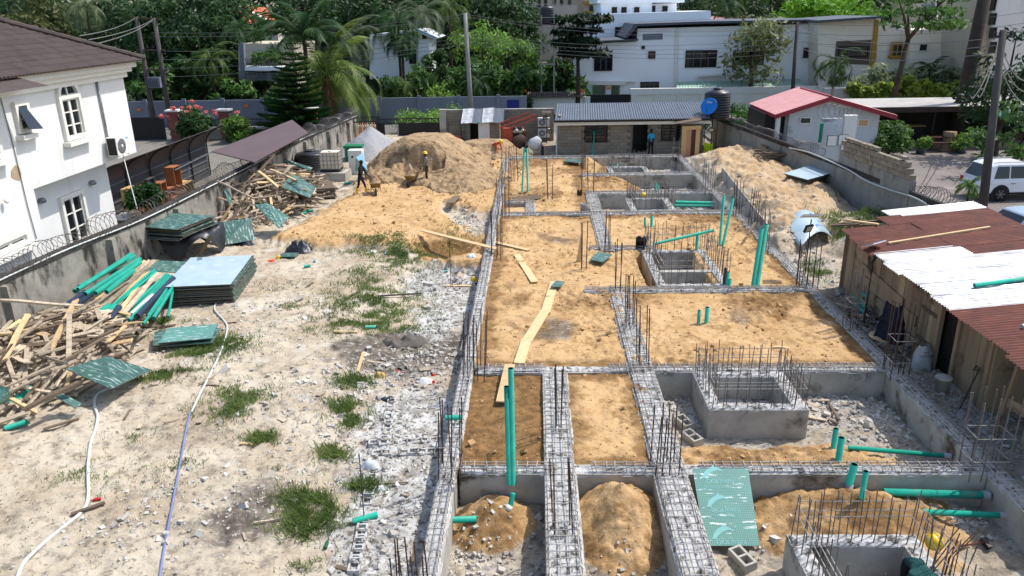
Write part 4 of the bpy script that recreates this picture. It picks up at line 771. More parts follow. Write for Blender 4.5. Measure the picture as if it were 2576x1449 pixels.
# lower roof over the near wing
ob('wing_roof', MB().add([(EX+.5,10,EZ-.35),(EX+.5,PX(80,185,EX).y,EZ-.35),(EX-2,PX(80,185,EX).y-2.2,EZ+.9),(EX-2,10,EZ+.9)], [(0,1,2,3)]), m_tile, house)
def frame_y(parent, X, y0, y1, z0, z1, w, d, mat, name='frame', d0=0.):   # ring on a wall facing +x
    mb = MB(); mb.b6(X+d0,X+d,y0,y1,z0,z0+w); mb.b6(X+d0,X+d,y0,y1,z1-w,z1); mb.b6(X+d0,X+d,y0,y0+w,z0+w,z1-w); mb.b6(X+d0,X+d,y1-w,y1,z0+w,z1-w); return ob(name, mb, mat, parent)
def casement(X, f, label, cols=2, rows=3, sill=True, trim=.16, inner=.1):
    (a, b), (c, d) = f; p, q = PX(a, b, X), PX(c, d, X); y0, y1, z0, z1 = min(p.y,q.y), max(p.y,q.y), min(p.z,q.z), max(p.z,q.z)
    w = frame_y(house, X, y0-trim, y1+trim, z0-trim*.3, z1+trim, trim, .14, m_trim, 'window_surround'); w['label'] = label
    ob('pane_recess', MB().b6(X-.02,X+.008,y0,y1,z0,z1), m_glass, w); cw = (y1-y0)/cols
    for i in range(cols):
        s = frame_y(w, X, y0+i*cw, y0+(i+1)*cw, z0, z1, .07, .06, m_trim, 'sash', .009); mb = MB()
        for r in range(1, rows): zz = z0+(z1-z0)*r/rows; mb.b6(X+.009,X+.05,y0+i*cw+.07,y0+(i+1)*cw-.07,zz-.02,zz+.02)
        ob('glazing_bar', mb, m_trim, w)
    if sill: ob('sill', MB().b6(X,X+.3,y0-trim-.15,y1+trim+.15,z0-.24,z0-.08), m_trim, w)
    return w, (y0,y1,z0,z1)
w, (y0,y1,z0,z1) = casement(HX, ((147,252),(209,340)), 'arched window with white surround'); ym = (y0+y1)/2; hw = (y1-y0)/2
arc = [(math.cos(math.pi*i/14), math.sin(math.pi*i/14)) for i in range(15)]; H = .5
ob('arch_surround', MB().poly([(HX+.002, ym+(hw+.16)*c, z1+.1+(H+.16)*s) for c, s in arc]+[(HX+.002, ym+hw*c, z1+.1+H*s) for c, s in reversed(arc)], (.14,0,0)), m_trim, w); ob('arch_glass', MB().poly([(HX+.002, ym+hw*c, z1+.17+H*s*.85) for c, s in arc], (.006,0,0)), m_glass, w); ob('arch_bar', MB().b6(HX+.01,HX+.06,ym-.03,ym+.03,z1+.16,z1+.55), m_trim, w)
casement(HX, ((36,268),(72,328)), 'small window with a tilted sash', 1, 2); casement(HXR, ((152,505),(222,598)), 'ground floor casement in the recess', 2, 3, False); casement(HX, ((-60,640),(62,610)), 'open casement at the picture edge', 3, 3, True); casement(HX, ((-50,325),(-6,395)), 'upper window cut by the picture edge', 2, 3)
s_ = PX(48,262,HX); ob('tilted_sash', MB().poly([PX(36,268,HX)+Vector((.06,0,0)), PX(55,266,HX)+Vector((.06,0,0)), PX(76,324,HX)+Vector((.45,0,0)), PX(40,326,HX)+Vector((.45,0,0))], (.04,0,0)), m_glass, house)
a, b = PX(241,192,HX+.07), PX(270,350,HX+.07); ob('downpipe', MB().tube([a, Vector((a.x, a.y, ZO+.3))], .05, 8), m_steel, house, True)
for fx, fy in ((105,505),(232,460)): c = PX(fx, fy, HXR+.08); ob('wall_lamp', MB().lathe(c, [(.06,-.1),(.15,-.06),(.16,.05),(.1,.1)], 10), m_steel, house, True)
c = PX(16,505,HX+.15); ob('wall_lamp', MB().lathe(c, [(.03,-.05),(.09,-.03),(.09,.03),(.03,.05)], 10, Matrix.Rotation(1.2, 3, 'Y')), m_trim, house, True)
ob('lower_conduit', MB().tube([PX(0,240,HX+.03), PX(32,360,HX+.03), PX(70,520,HX+.03), PX(92,600,HX+.03)], .018, 5), m_steel, house)
def ac_unit(p, facing, label, sc=1.):
    t = thing('air_conditioner', label, 'air conditioner', p, facing, None, True); b = MB(); w, d, h = .86*sc, .34*sc, .62*sc; ob('case', b.box((0,0,h/2),(w,d,h)), m_trim, t)
    ob('fan_ring', MB().lathe((-.12*sc,-d/2-.002,h/2), [(.25*sc,0),(.25*sc,.02),(.22*sc,.02)], 20, Matrix.Rotation(math.pi/2, 3, 'X')), m_steel, t, True); ob('fan_hub', MB().lathe((-.12*sc,-d/2-.022,h/2), [(.05*sc,0),(.05*sc,.02)], 10, Matrix.Rotation(math.pi/2, 3, 'X')), m_trim, t)
    mb = MB()
    for k in range(12): a = k*math.pi/6; mb.bar((-.12*sc+.05*sc*math.cos(a),-d/2-.012,h/2+.05*sc*math.sin(a)), (-.12*sc+.22*sc*math.cos(a),-d/2-.012,h/2+.22*sc*math.sin(a)), .01)
    ob('fan_grille', mb, m_dsteel, t); ob('badge', MB().box((.3*sc,-d/2-.004,h*.84),(.16*sc,.006,.06*sc)), m_bluesheet, t); ob('side_grille', MB().box((-w/2-.003,0,h*.5),(.006,d*.85,h*.9)), m_black, t)
    for s in (-1, 1): ob('bracket', MB().box((s*w*.35,.06,-.02),(.05,d*1.2,.04)), m_steel, t)
    return t
c = PX(300,388,HX+.32); ac_unit((HX+.36, c.y, c.z), math.pi/2, 'white air conditioner on the corner of the white house', 1.25)
ob('drain_pipe', MB().tube([PX(308,385,HX+.3), PX(330,470,HX+.9), PX(345,525,HX+1.6)], .02, 5), m_hose, None, True, 'thin drain pipe hanging from the white house air conditioner', 'pipe')
# ================= yard beside the white house =================
m_yard = M('yard_paving', (128,122,112), (108,104,96), 1.5, .95); ob('yard_pavement', MB().b6(-40,-17.2,20,64,-1.2,-.75), m_yard, kind='structure', label='paved yard beside the white house')
m_dgrey = M('grey_sheet', (74,74,75), (66,66,68), .8, .7)
CXp = -21.0; ya, yb = PX(270,440,CXp).y-1.0, PX(523,405,CXp).y; can = thing('canopy', 'dark sheet canopy with curved ribs behind the left wall', 'canopy', (CXp, (ya+yb)/2, -.75))
ob('back_sheet', MB().b6(CXp-.06, CXp, ya, yb, -.75, 1.35), m_dgrey, can); zt = 1.35
RX, RZ = 1.7, 1.15
def arcp(y, k, off=0): a = k*math.pi/2*.85; return Vector((CXp+RX*(1-math.cos(a))+off, y, zt+RZ*math.sin(a)))
ob('roof_sheet', MB().grid(lambda u, v: arcp(ya+(yb+.6-ya)*u, v, -.03), 4, 8), M('brown_sheet', (92,78,72), (80,68,64), 1, .7), can, True)
for i in range(6):
    y = ya+(yb-ya)*i/5; ob('rib', MB().tube([Vector((CXp+.06,y,-.7)), Vector((CXp+.06,y,zt))]+[arcp(y, k/6, .05)-Vector((0,0,.05)) for k in range(1,7)], .045, 6), m_dsteel, can)
for z in (-.2,.25,.7,1.15): ob('rail', MB().bar((CXp+.03,ya,z),(CXp+.03,yb,z),.05), m_steel, can)
m_orwood = M('orange_wood', (168,112,76), (150,98,66), 2, .6); m_beige = M('beige_board', (206,170,120), (192,156,108), 2, .6)
FUR = 'furniture under the canopy'
def desk(fx, fy, w, d, h, mat, label, shelf=True, X=-19.9, rz=0.):
    p = PX(fx, fy, X); t = thing('bookcase', label, 'furniture', (p.x, p.y, -.75), rz, FUR, True); ob('back_panel', MB().box((-d/2,0,h/2),(.04,w,h)), mat, t)
    for s in (-1, 1): ob('side_panel', MB().box((0,s*w/2,h/2),(d,.04,h)), mat, t)
    for z in ((h*.02+.03,h*.45,h-.02) if shelf else (h-.02,)): ob('shelf', MB().box((.01,0,z),(d-.04,w-.05,.04)), mat, t)
    return t
for q in ((322,470,.9,.3,1.9,m_beige,'tall beige board unit nearest the white house',False),(348,450,.9,.4,1.7,m_orwood,'brown round-topped unit behind the bush',False),(374,440,.7,.2,1.9,m_dgrey,'grey upright board beside the bush',False),(395,435,.6,.5,1.5,m_orwood,'orange open bookcase by the bush'),
    (417,430,.9,.6,1.0,m_orwood,'overturned orange cabinet with crossed legs'),(430,405,.8,.5,2.0,m_orwood,'tall orange cupboard under the canopy'),(452,415,1.2,.7,.9,m_beige,'beige desk with grey top under the canopy',False)): desk(*q)
p = PX(305,510,-19.6); t = thing('table', 'green-topped table behind the razor wire', 'table', (p.x,p.y,-.75), 0, None, True); ob('top', MB().box((0,0,.8),(.8,1.3,.06)), m_trim, t); ob('front_panel', MB().box((.3,0,.4),(.05,1.2,.75)), m_greenpl, t)
for s in (-1,1): ob('leg', MB().box((-.3,s*.55,.38),(.06,.06,.77)), m_dsteel, t)
ob('fence_rail', MB().tube([PX(440,428,-19), PX(548,375,-19)], .03, 6).tube([PX(475,420,-19), PX(475,455,-19)], .03, 6).tube([PX(520,390,-19), PX(520,425,-19)], .03, 6), m_steel, None, False, 'grey metal handrail beyond the canopy', 'handrail')
# brown flat awning
m_awn = M('brown_awning', (100,84,84), (92,76,76), .5, .7); z = 1.9
ob('awning', MB().poly([P(532,383,z), P(640,410,z+.1), P(775,335,z+.4), P(735,303,z+.3)], (0,0,.05)), m_awn, None, False, 'flat purple-brown awning roof beyond the left wall', 'awning')
# street front of the neighbour: dark gate, brick pillars, low wall with railing
GY = 64.; gate = lambda a, b: PY(a, b, GY)
p, q = gate(318,296), gate(424,380); ob('neighbour_gate', MB().b6(p.x, q.x, GY, GY+.1, -1.2, p.z), m_black, None, False, 'plain black-brown gate beside the white house', 'gate')
m_brick = M('red_brick', (150,92,80), (122,74,66), 3, .9, rnd=.22); bm = mesh('brick', MB().box((0,0,0),(.42,.3,.19)), m_brick)
for fx, lab in ((438,'brick pillar with white cap beside the black-brown gate'),(566,'brick pillar behind the pink flowering bush'),(785,'brick pillar beside the conical pine')):
    c = gate(fx, 290); t = thing('gate_pillar', lab, 'pillar', (c.x, GY, -.8), 0, 'brick gate pillars', True); ob('core', MB().box((0,0,1.2),(.8,.62,2.4)), m_mortar, t)
    for r in range(11):
        for k in range(2): link('brick', bm, t, ((-.21 if k == 0 else .21)+(.1 if r % 2 else 0)-.05, -.18, .12+r*.215))
    ob('cap', MB().box((0,0,2.47),(1.1,.9,.14)), m_trim, t)
m_lowwall = M('beige_low_wall', (170,164,150), (150,145,132), 1.2, .9)
for a, b in ((452,556),(576,775),(795,960)):
    x0, x1 = gate(a,310).x, gate(b,310).x; t = thing('railing_wall', f'low beige wall with black railing, {"left" if a == 452 else "middle" if a == 576 else "right"} stretch by the street', 'wall', (x0,GY,-.8)); ob('wall', MB().b6(x0,x1,GY-.12,GY+.12,-1.2,gate(480,322).z-.1), m_lowwall, t); ob('coping', MB().b6(x0,x1,GY-.2,GY+.2,gate(480,322).z-.098,gate(480,322).z+.05), m_trim, t)
    z0 = gate(480,322).z+.05; n = int((x1-x0)/.16); sp = mesh('railing_bar', MB().bar((0,0,0),(0,0,.75),.03), m_black)
    for i in range(n): link('railing_bar', sp, t, (x0+(i+.5)*(x1-x0)/n, GY, z0))
    for zz in (.12,.6): ob('rail', MB().bar((x0,GY,z0+zz),(x1,GY,z0+zz),.04), m_black, t)
# ================= back of the plot =================
# road and street wall
m_road = M('asphalt', (112,110,108), (94,92,90), 1.2, .95, bump=.3, bsc=30); ob('road', MB().b6(-80,60,63.6,71.2,-1.25,-.72), m_road, kind='structure', label='asphalt street behind the plot')
m_grey = M('blue_grey_paint', (120,126,136), (110,116,126), .5, .8, dirt=(98,102,110), dsc=.4, dth=.62)
SY = 72.; s0 = PY(300,252,SY); s1 = PY(1325,240,SY)
t = thing('street_wall', 'long blue-grey street wall below the palms', 'wall', (s0.x,SY,-.8)); ob('wall', MB().b6(s0.x-20,s1.x,SY,SY+.2,-1.25,s1.z-.05), m_grey, t)
pm = mesh('pilaster', MB().box((0,0,0),(.35,.14,3.1)), m_grey)
for i in range(16): link('pilaster', pm, t, (s1.x-2.6-i*3.65,SY-.07,-1.25+1.5))
ob('blue_sign', MB().b6(PY(1276,275,SY).x,PY(1306,275,SY).x,SY-.08,SY-.02,PY(1290,272,SY).z,PY(1290,251,SY).z), M('navy_sign', (30,44,120), (28,40,110), 2, .5), None, False, 'dark blue sign on the street wall', 'sign')
m_warn = M('warning_plate', (220,120,60), (210,110,54), 2, .6)
for fx, fy, Y in ((350,276,SY),(620,266,SY),(1320,228,79.5),(1465,228,79.5),(1530,222,82),(2430,0,0)):
    if Y == 0: continue
    p = PY(fx, fy, Y); ob('warning_plate', MB().box((p.x,Y-.06,p.z),(.42,.03,.24)), m_warn, None, False, {350:'small orange plate on the grey wall near the twin poles',620:'small orange plate on the grey wall right of the flowers',1320:'orange plate at the left end of the brown tile coping',1465:'orange plate at the right end of the brown tile coping',1530:'orange plate in front of the white villa opening'}[fx], 'sign')
# site gate
SG = 62.6; g = lambda a, b: PY(a, b, SG); zt = g(1050,297).z; zb = g(1050,345).z
t = thing('site_gate', 'black steel site gate with railing along its top', 'gate', (g(1000,340).x,SG,-.6)); x0, x1, xp0, xp1 = g(946,300).x, g(1140,300).x, g(967,310).x, g(999,310).x; zr = g(1050,311).z
ob('leaf', MB().b6(xp1+.1,x1,SG-.05,SG+.05,-.9,zr), m_black, t); ob('leaf', MB().b6(x0,xp0,SG-.05,SG+.05,-.9,zr), m_black, t); ob('rail', MB().b6(x0,x1,SG-.04,SG+.04,zt-.06,zt), m_black, t); ob('rail', MB().b6(x0,x1,SG-.04,SG+.04,zr+.002,zr+.06), m_black, t)
bm_ = mesh('upright', MB().bar((0,0,zr+.06),(0,0,zt-.06),.035), m_black)
for i in range(52): link('upright', bm_, t, (x0+.1+(x1-x0-.2)*i/51,SG,0))
ob('wicket_jamb', MB().b6(xp1,xp1+.1,SG-.06,SG+.06,-.9,zr-.002), m_steel, t)
def block_wall(parent, X0, X1, Y, z0, z1, holes=(), th=.2, bl=.45, bh=.225, mortar=True, facing=-1, along='x', name='block', mat=None):
    m = mat or m_block; gp = .014; bmesh_ = mesh(name, MB().box((0,0,0),(bl-gp,.05,bh-gp) if along == 'x' else (.05,bl-gp,bh-gp)), m); half = mesh(name, MB().box((0,0,0),(bl/2-gp,.05,bh-gp) if along == 'x' else (.05,bl/2-gp,bh-gp)), m)
    n = int((z1-z0)/bh); c = 0
    for r in range(n):
        z = z0+(r+.5)*bh; x = X0-(bl/2 if r % 2 else 0)
        while x < X1-.05:
            a, b = max(x, X0), min(x+bl, X1); mid = (a+b)/2; x += bl
            if b-a < .12 or any(h[0] < b-.06 and h[1] > a+.06 and h[2] < z+.08 and h[3] > z-.08 for h in holes): continue
            full = b-a > bl*.8; w = (b-a)/(bl if full else bl/2)
            loc = (mid, Y+facing*.012, z) if along == 'x' else (Y+facing*.012, mid, z); link(name, bmesh_ if full else half, parent, loc, None, (w,1,1) if along == 'x' else (1,w,1)); c += 1
    return c
# block wall behind the shed
BY = 59.; b_ = lambda a, b: PY(a, b, BY); x0, x1, zt = b_(1122,275).x, b_(1393,272).x, b_(1300,276).z
t = thing('block_wall', 'unplastered sandcrete block wall left of the block hut', 'wall', (x0,BY,-.6)); ob('mortar_core', MB().b6(x0,x1,BY,BY+.2,-.9,zt), m_mortar, t); block_wall(t, x0, x1, BY, zt-2.7, zt); ob('coping', MB().b6(x0-.05,x1,BY-.06,BY+.26,zt+.002,zt+.07), m_conc, t); ob('pier', MB().b6(x0-.5,x0-.004,BY-.25,BY+.3,-.9,zt+.1), m_conc, t)
# tin shed
SH = 56.3; h_ = lambda a, b: PY(a, b, SH); x0, x1 = h_(1172,300).x, h_(1256,300).x; zt = h_(1200,306).z
t = thing('tin_shed', 'small block shed with corrugated roof and open white door', 'shed', (x0,SH,-.5))
dx0, dx1 = h_(1183,340).x, h_(1204,340).x
ob('side_wall', MB().b6(x0,x0+.15,SH,SH+1.8,-.7,zt), m_block, t); ob('side_wall', MB().b6(x1-.15,x1,SH+.01,SH+1.8,-.7,zt), m_block, t); ob('back_wall', MB().b6(x0,x1,SH+1.8,SH+1.95,-.7,zt), m_black, t)
fc = ob('front_wall', MB().b6(h_(1232,340).x,x1,SH,SH+.15,-.7,zt).b6(x0,dx0,SH-.002,SH+.15,-.7,zt), m_mortar, t); block_wall(fc, h_(1232,340).x, x1, SH, -.6, zt)
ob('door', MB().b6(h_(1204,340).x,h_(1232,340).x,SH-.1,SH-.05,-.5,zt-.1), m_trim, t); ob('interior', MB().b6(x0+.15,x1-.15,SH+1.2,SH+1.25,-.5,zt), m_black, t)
def corrug(mb, o, ux, uy, n, nv, amp, ph=0., per=.09):
    o, ux, uy = Vector(o), Vector(ux), Vector(uy); nz = ux.cross(uy).normalized(); return mb.grid(lambda u, v: o+ux*u+uy*v+nz*(amp*math.sin(u*ux.length/per*2*math.pi+ph)), n, nv)
a, b, c = h_(1160,290)+Vector((0,1.9,.3)), h_(1262,306)+Vector((0,-.3,0)), h_(1164,309)+Vector((0,-.3,0))
zr0 = h_(1160,308).z
for i in range(4):
    w = (x1-x0+.7)/4; o = Vector((x0-.35+w*i-.03*i, SH-.4, zr0-.02+.012*i)); ob('roof_sheet', corrug(MB(), o, (w+.06,0,random.Random(i).uniform(-.05,.05)), (0,2.4,.75), 40, 3, .014), m_slate if i % 2 else m_zinc, t)
ob('ridge_strip', MB().b6(x0+.9,x0+.98,SH-.38,SH+1.4,zr0+.02,zr0+.06), m_pipe, t)
# ---- block hut ----
HY = 53.; u_ = lambda a, b: PY(a, b, HY); x0, x1 = u_(1404,350).x, u_(1768,350).x; zt = u_(1500,306).z; zf = -.55
hut = thing('block_hut', 'low block hut with grey corrugated roof facing the foundations', 'hut', (x0,HY,zf))
WIN = [(u_(1469,330).x,u_(1529,330).x,u_(1490,358).z,u_(1490,309).z),(u_(1663,330).x,u_(1712,330).x,u_(1690,354).z,u_(1690,308).z)]; DOOR = (u_(1591,350).x,u_(1629,350).x,zf,u_(1600,306).z)
cm = MB(); segs = [x0,WIN[0][0],WIN[0][1],DOOR[0],DOOR[1],WIN[1][0],WIN[1][1],x1]
for i in range(0, 8, 2): cm.b6(segs[i],segs[i+1],HY,HY+.2,zf-.2,zt)
for wv in WIN: cm.b6(wv[0]+.002,wv[1]-.002,HY+.002,HY+.2,zf-.2,wv[2])
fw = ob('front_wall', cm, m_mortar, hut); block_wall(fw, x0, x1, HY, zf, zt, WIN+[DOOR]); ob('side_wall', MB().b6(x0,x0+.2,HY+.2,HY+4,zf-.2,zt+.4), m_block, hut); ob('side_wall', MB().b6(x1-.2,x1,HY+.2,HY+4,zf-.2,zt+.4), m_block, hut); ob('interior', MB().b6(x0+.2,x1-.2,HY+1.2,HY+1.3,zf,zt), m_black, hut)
for wv in WIN:
    w = ob('window', MB().b6(wv[0],wv[1],HY+.08,HY+.12,wv[2],wv[3]), m_glass, hut); mb = MB(); mb.b6(wv[0],wv[0]+.08,HY-.02,HY+.07,wv[2],wv[3]); mb.b6(wv[1]-.08,wv[1],HY-.02,HY+.07,wv[2],wv[3]); mb.b6(wv[0],wv[1],HY-.022,HY+.068,wv[3]-.08,wv[3]); mb.b6(wv[0],wv[1],HY-.022,HY+.068,wv[2],wv[2]+.08); mb.b6((wv[0]+wv[1])/2-.03,(wv[0]+wv[1])/2+.03,HY-.021,HY+.066,wv[2],wv[3]); ob('frame', mb, m_black, w)
    for k in range(1, 6): zz = wv[2]+(wv[3]-wv[2])*k/6; ob('louvre', MB().b6(wv[0]+.08,wv[1]-.08,HY+.0,HY+.05,zz-.025,zz+.025), m_dsteel, w)
ob('door_frame', MB().b6(DOOR[0],DOOR[0]+.06,HY-.02,HY+.1,zf,DOOR[3]).b6(DOOR[1]-.06,DOOR[1],HY-.02,HY+.1,zf,DOOR[3]), m_black, hut)
rz0, rz1 = u_(1500,302).z, PY(1560,258,HY+4.4).z; n = 6; rw = (x1-x0+.55)/n
zfro = PY(1500,301,HY-.55).z
for i in range(n): ob('roof_sheet', corrug(MB(), (x0-.25+rw*i,HY-.55,zfro+.004*(i % 2)), (rw+.02,0,0), (.3,4.9,rz1-zfro), 90, 2, .022, 0, .165), m_slate, hut)
ob('gutter', MB().b6(x0-.3,x1+.35,HY-.72,HY-.56,zfro-.14,zfro-.02), m_black, hut); ob('fascia', MB().b6(x0-.2,x1+.3,HY-.55,HY-.5,zfro-.36,zfro-.12), m_trim, hut); ob('downpipe', MB().tube([(x0-.12,HY-.5,zfro-.2),(x0-.12,HY-.5,zf)], .05, 8), m_hose, hut)
# joinery leaning at the right end of the hut
m_dkwood = M('dark_brown_wood', (86,50,36), (72,42,30), 2, .6, stretch=(1,1,8)); m_pwood = M('pale_door_board', (188,140,110), (176,130,100), 2, .6)
Y = 52.; k_ = lambda a, b: PY(a, b, Y); t = thing('door_stack', 'orange wooden door frame and door leaves leaning at the hut end', 'doors', (k_(1735,390).x,Y,-.5))
ob('frame', MB().b6(k_(1718,330).x,k_(1764,330).x,Y,Y+.1,k_(1740,326).z,k_(1740,317).z).b6(k_(1716,330).x,k_(1728,330).x,Y-.002,Y+.1,-.6,k_(1740,317).z+.002), m_beige, t); ob('door_leaf', MB().b6(k_(1728,330).x+.003,k_(1740,330).x,Y+.02,Y+.07,-.6,k_(1740,326).z-.004), m_pwood, t); ob('door_leaf', MB().b6(k_(1740,330).x+.004,k_(1751,330).x,Y+.02,Y+.07,-.6,k_(1740,326).z-.004), m_dkwood, t); ob('door_leaf', MB().b6(k_(1751,330).x+.004,k_(1762,330).x,Y+.02,Y+.07,-.6,k_(1740,326).z-.004), m_beige, t)
ob('lean_to_roof', MB().poly([PY(1702,313,Y-.2), PY(1765,304,Y-.2), PY(1765,304,Y-.2)+Vector((0,.9,.15)), PY(1702,313,Y-.2)+Vector((0,.9,.15))], (0,0,.05)), m_woodg, None, False, 'small plank awning over the leaning doors', 'awning')
# tank stand with tank, dish, floodlights
TY_ = 53.; q = lambda a, b: PY(a, b, TY_); zp = q(1800,300).z; xa, xb = q(1771,300).x, q(1840,300).x
t = thing('tank_stand', 'rusty steel stand carrying the black tank right of the hut', 'stand', ((xa+xb)/2,TY_,-.5))
for x in (xa,(xa+xb)/2,xb):
    for dy in (0,1.5): ob('post', MB().bar((x,TY_+dy,-.6),(x,TY_+dy,zp+(1.0 if x == xb and dy == 0 else 0)),.06), m_rust, t)
for i in range(6): ob('plank', MB().b6(xa-.1,xb+.3,TY_-.1+i*.29,TY_+.17+i*.29,zp+.002*i,zp+.05+.002*i), m_woodg, t)
ob('rail', MB().bar((xa,TY_-.04,q(1800,372).z),(xb+.3,TY_-.04,q(1800,368).z),.05), m_rust, t); ob('rail', MB().bar((xa,TY_-.045,q(1800,380).z),(xb+.3,TY_-.045,q(1800,378).z),.05), m_rust, t)
water_tank((q(1808,290).x,TY_+.7,zp+.06), .88, 1.95, 'ribbed black water tank on the stand right of the hut', 9)
m_dish = M('blue_dish', (24,120,206), (20,110,196), 2, .45)
c = q(1785,265)+Vector((-.15,-.5,0)); t = thing('satellite_dish', 'blue satellite dish in front of the black tank', 'satellite dish', c); dm = Vector((-.55,-.75,.42)).to_track_quat('Z','Y').to_matrix()
ob('reflector', MB().lathe(c, [(.02,-.11),(.25,-.09),(.45,-.045),(.56,.0),(.575,.012),(.55,.012),(.44,-.03),(.24,-.075),(.02,-.095)], 28, dm), m_dish, t, True); ob('mast', MB().tube([c+Vector((.05,.25,-.1)), c+Vector((-.1,.3,-1.0)), Vector((c.x-.1,c.y+.3,-.5))], .035, 6), m_black, t); ob('arm', MB().tube([c+dm@Vector((0,-.5,0)), c+dm@Vector((0,-.1,.6))], .015, 5), m_dsteel, t)
text('DStv', .2, m_trim, t, Matrix.Translation(dm@Vector((0,0,.012)))@ (dm.to_4x4()) @ Matrix.Translation((-.2,.2,.02)), 'lettering')
def flood(p, rz, label, tilt=.5):
    t = thing('floodlight', label, 'floodlight', p, rz, None, True); r = Matrix.Rotation(tilt,3,'X'); ob('case', MB().box((0,0,0),(.36,.08,.26),m=r), m_black, t); ob('lens', MB().box(r@Vector((0,-.045,0)),(.28,.012,.19),m=r), M('lamp_lens', (196,190,160), (180,174,146), 4, .3) if 'lamp_lens' not in MATS else MATS['lamp_lens'], t); ob('bracket', MB().tube([(-.2,.05,0),(-.2,.1,-.22),(.2,.1,-.22),(.2,.05,0)], .012, 5), m_dsteel, t); return t
flood(q(1784,323)+Vector((0,-.6,0)), 0, 'floodlight on a rusty post below the black tank', .3); flood(PY(1382,330,57), 0, 'floodlight beside the lower wall air conditioner', .2)
m_hv = m_hiviz; cloth('vest', q(1779,372)+Vector((0,-.3,0)), lambda u, v: ((u-.5)*.62, .08*math.sin(u*9), .35-.95*v), m_hv, 'hi-vis yellow vest hung on the tank stand rail', 'vest', 4)
AY = 58.6
for fy, lab in ((318,'upper air conditioner on the block wall beside the hut'),(345,'lower air conditioner on the block wall beside the hut')): c = PY(1368,fy,AY); ac_unit((c.x,AY,c.z), 0, lab, 1.05)
# hoist, mixers and clutter left of the hut
m_red = M('orange_red_steel', (184,84,56), (156,66,46), 4, .6, dirt=(120,66,50), dsc=3, dth=.58); Y = 54.5; k_ = lambda a, b: PY(a, b, Y)
t = thing('brick_hoist', 'orange-red lattice ladder hoist tilted beside the hut', 'hoist', (k_(1280,370).x,Y,-.5)); A, B = k_(1262,320), k_(1348,288)
for dy in (0,.7):
    d = Vector((-.35 if dy else 0,dy,.12 if dy else 0)); ob('rail', MB().bar(A+d,B+d,.07), m_red, t); ob('rail', MB().bar(A+d-Vector((0,0,.3)),B+d-Vector((0,0,.3)),.06), m_red, t)
    for i in range(13): p = A.lerp(B, i/12)+d; ob('lattice_bar', MB().bar(p, p-Vector((.08 if i % 2 else -.08,0,.3)), .03), m_red, t)
for fx in (1264,1288,1320): p = k_(fx,345); ob('post', MB().bar(Vector((p.x,Y,-.6)), Vector((p.x,Y,k_(fx,318).z)), .09), m_red, t)
ob('hopper', MB().b6(k_(1266,340).x,k_(1286,340).x,Y-.1,Y+.5,k_(1275,368).z,k_(1275,323).z), m_red, t)
def mixer(p, label, wrap):
    t = thing('concrete_mixer', label, 'concrete mixer', p, 0, None, True); rm = Matrix.Rotation(.7,3,'Y'); ob('drum', MB().lathe((0,0,.82), [(.2,-.42),(.42,-.3),(.46,.02),(.24,.5),(.2,.52)], 9, rm), m_greycover if wrap else m_rust, t, True)
    for s in (-1,1):
        w = ob('wheel', MB().lathe((0,0,0), [(.1,-.07),(.3,-.08),(.33,0),(.3,.08),(.1,.07)], 18, Matrix.Rotation(math.pi/2,3,'Y')), m_rubber, t, True); w.location = (s*.55,.1,.33)
        ob('frame', MB().tube([(s*.45,-.5,.05),(s*.5,0,.9),(s*.45,.6,.1)], .04, 6), m_rust, t)
    if not wrap: ob('engine_box', MB().box((.2,.6,.7),(.6,.5,.6)), m_dsteel, t)
    return t
m_greycover = M('silver_cover', (196,198,200), (170,172,174), 3, .7, bump=.5, bsc=6)
mixer(P(1345,392,-.45), 'concrete mixer wrapped in a silver cover beside the hut', True); mixer(P(1305,386,-.45), 'rusty concrete mixer left of the covered one', False)
for fx, fy, lab in ((1312,322,'black drum stacked left of the covered mixer'),(1296,345,'black oil drum beside the hoist post')): c = PY(fx, fy+28, 56.5); water_tank((c.x,56.5,-.5), .42, 1.5, lab, 4)
t = thing('generator', 'red and black generator beside the shed door', 'generator', P(1147,372,-.5)); c = P(1147,372,-.45); ob('body', MB().box(c+Vector((0,0,.4)),(1.1,.6,.6)), m_dsteel, t); ob('tank', MB().box(c+Vector((0,0,.78)),(.9,.5,.16)), m_red, t); ob('frame', MB().tube([c+Vector((-.55,0,0)), c+Vector((-.5,0,1.9)), c+Vector((.35,0,1.95)), c+Vector((.55,0,0))], .03, 6), m_dsteel, t)
# scaffold poles leaning on the left wall end
sp_ = m_woodn
t = thing('bamboo_poles', 'row of brown poles leaning in a black rack by the gate', 'poles', PY(915,345,61)); 
for i in range(11): a, b = PY(886+i*5.2,334,61), PY(880+i*6,311,61); ob('pole', MB().tube([a+Vector((0,-.2,-.5)), b+Vector((0,.3,.1))], .05, 6), m_woodn if i % 2 else m_orwood, t)
ob('rack', MB().bar(PY(876,308,60.9), PY(946,306,60.9), .08).bar(PY(876,308,60.8), PY(890,345,60.8)-Vector((0,0,1)), .08).bar(PY(946,306,60.8), PY(952,345,60.8)-Vector((0,0,1)), .08), m_black, t)
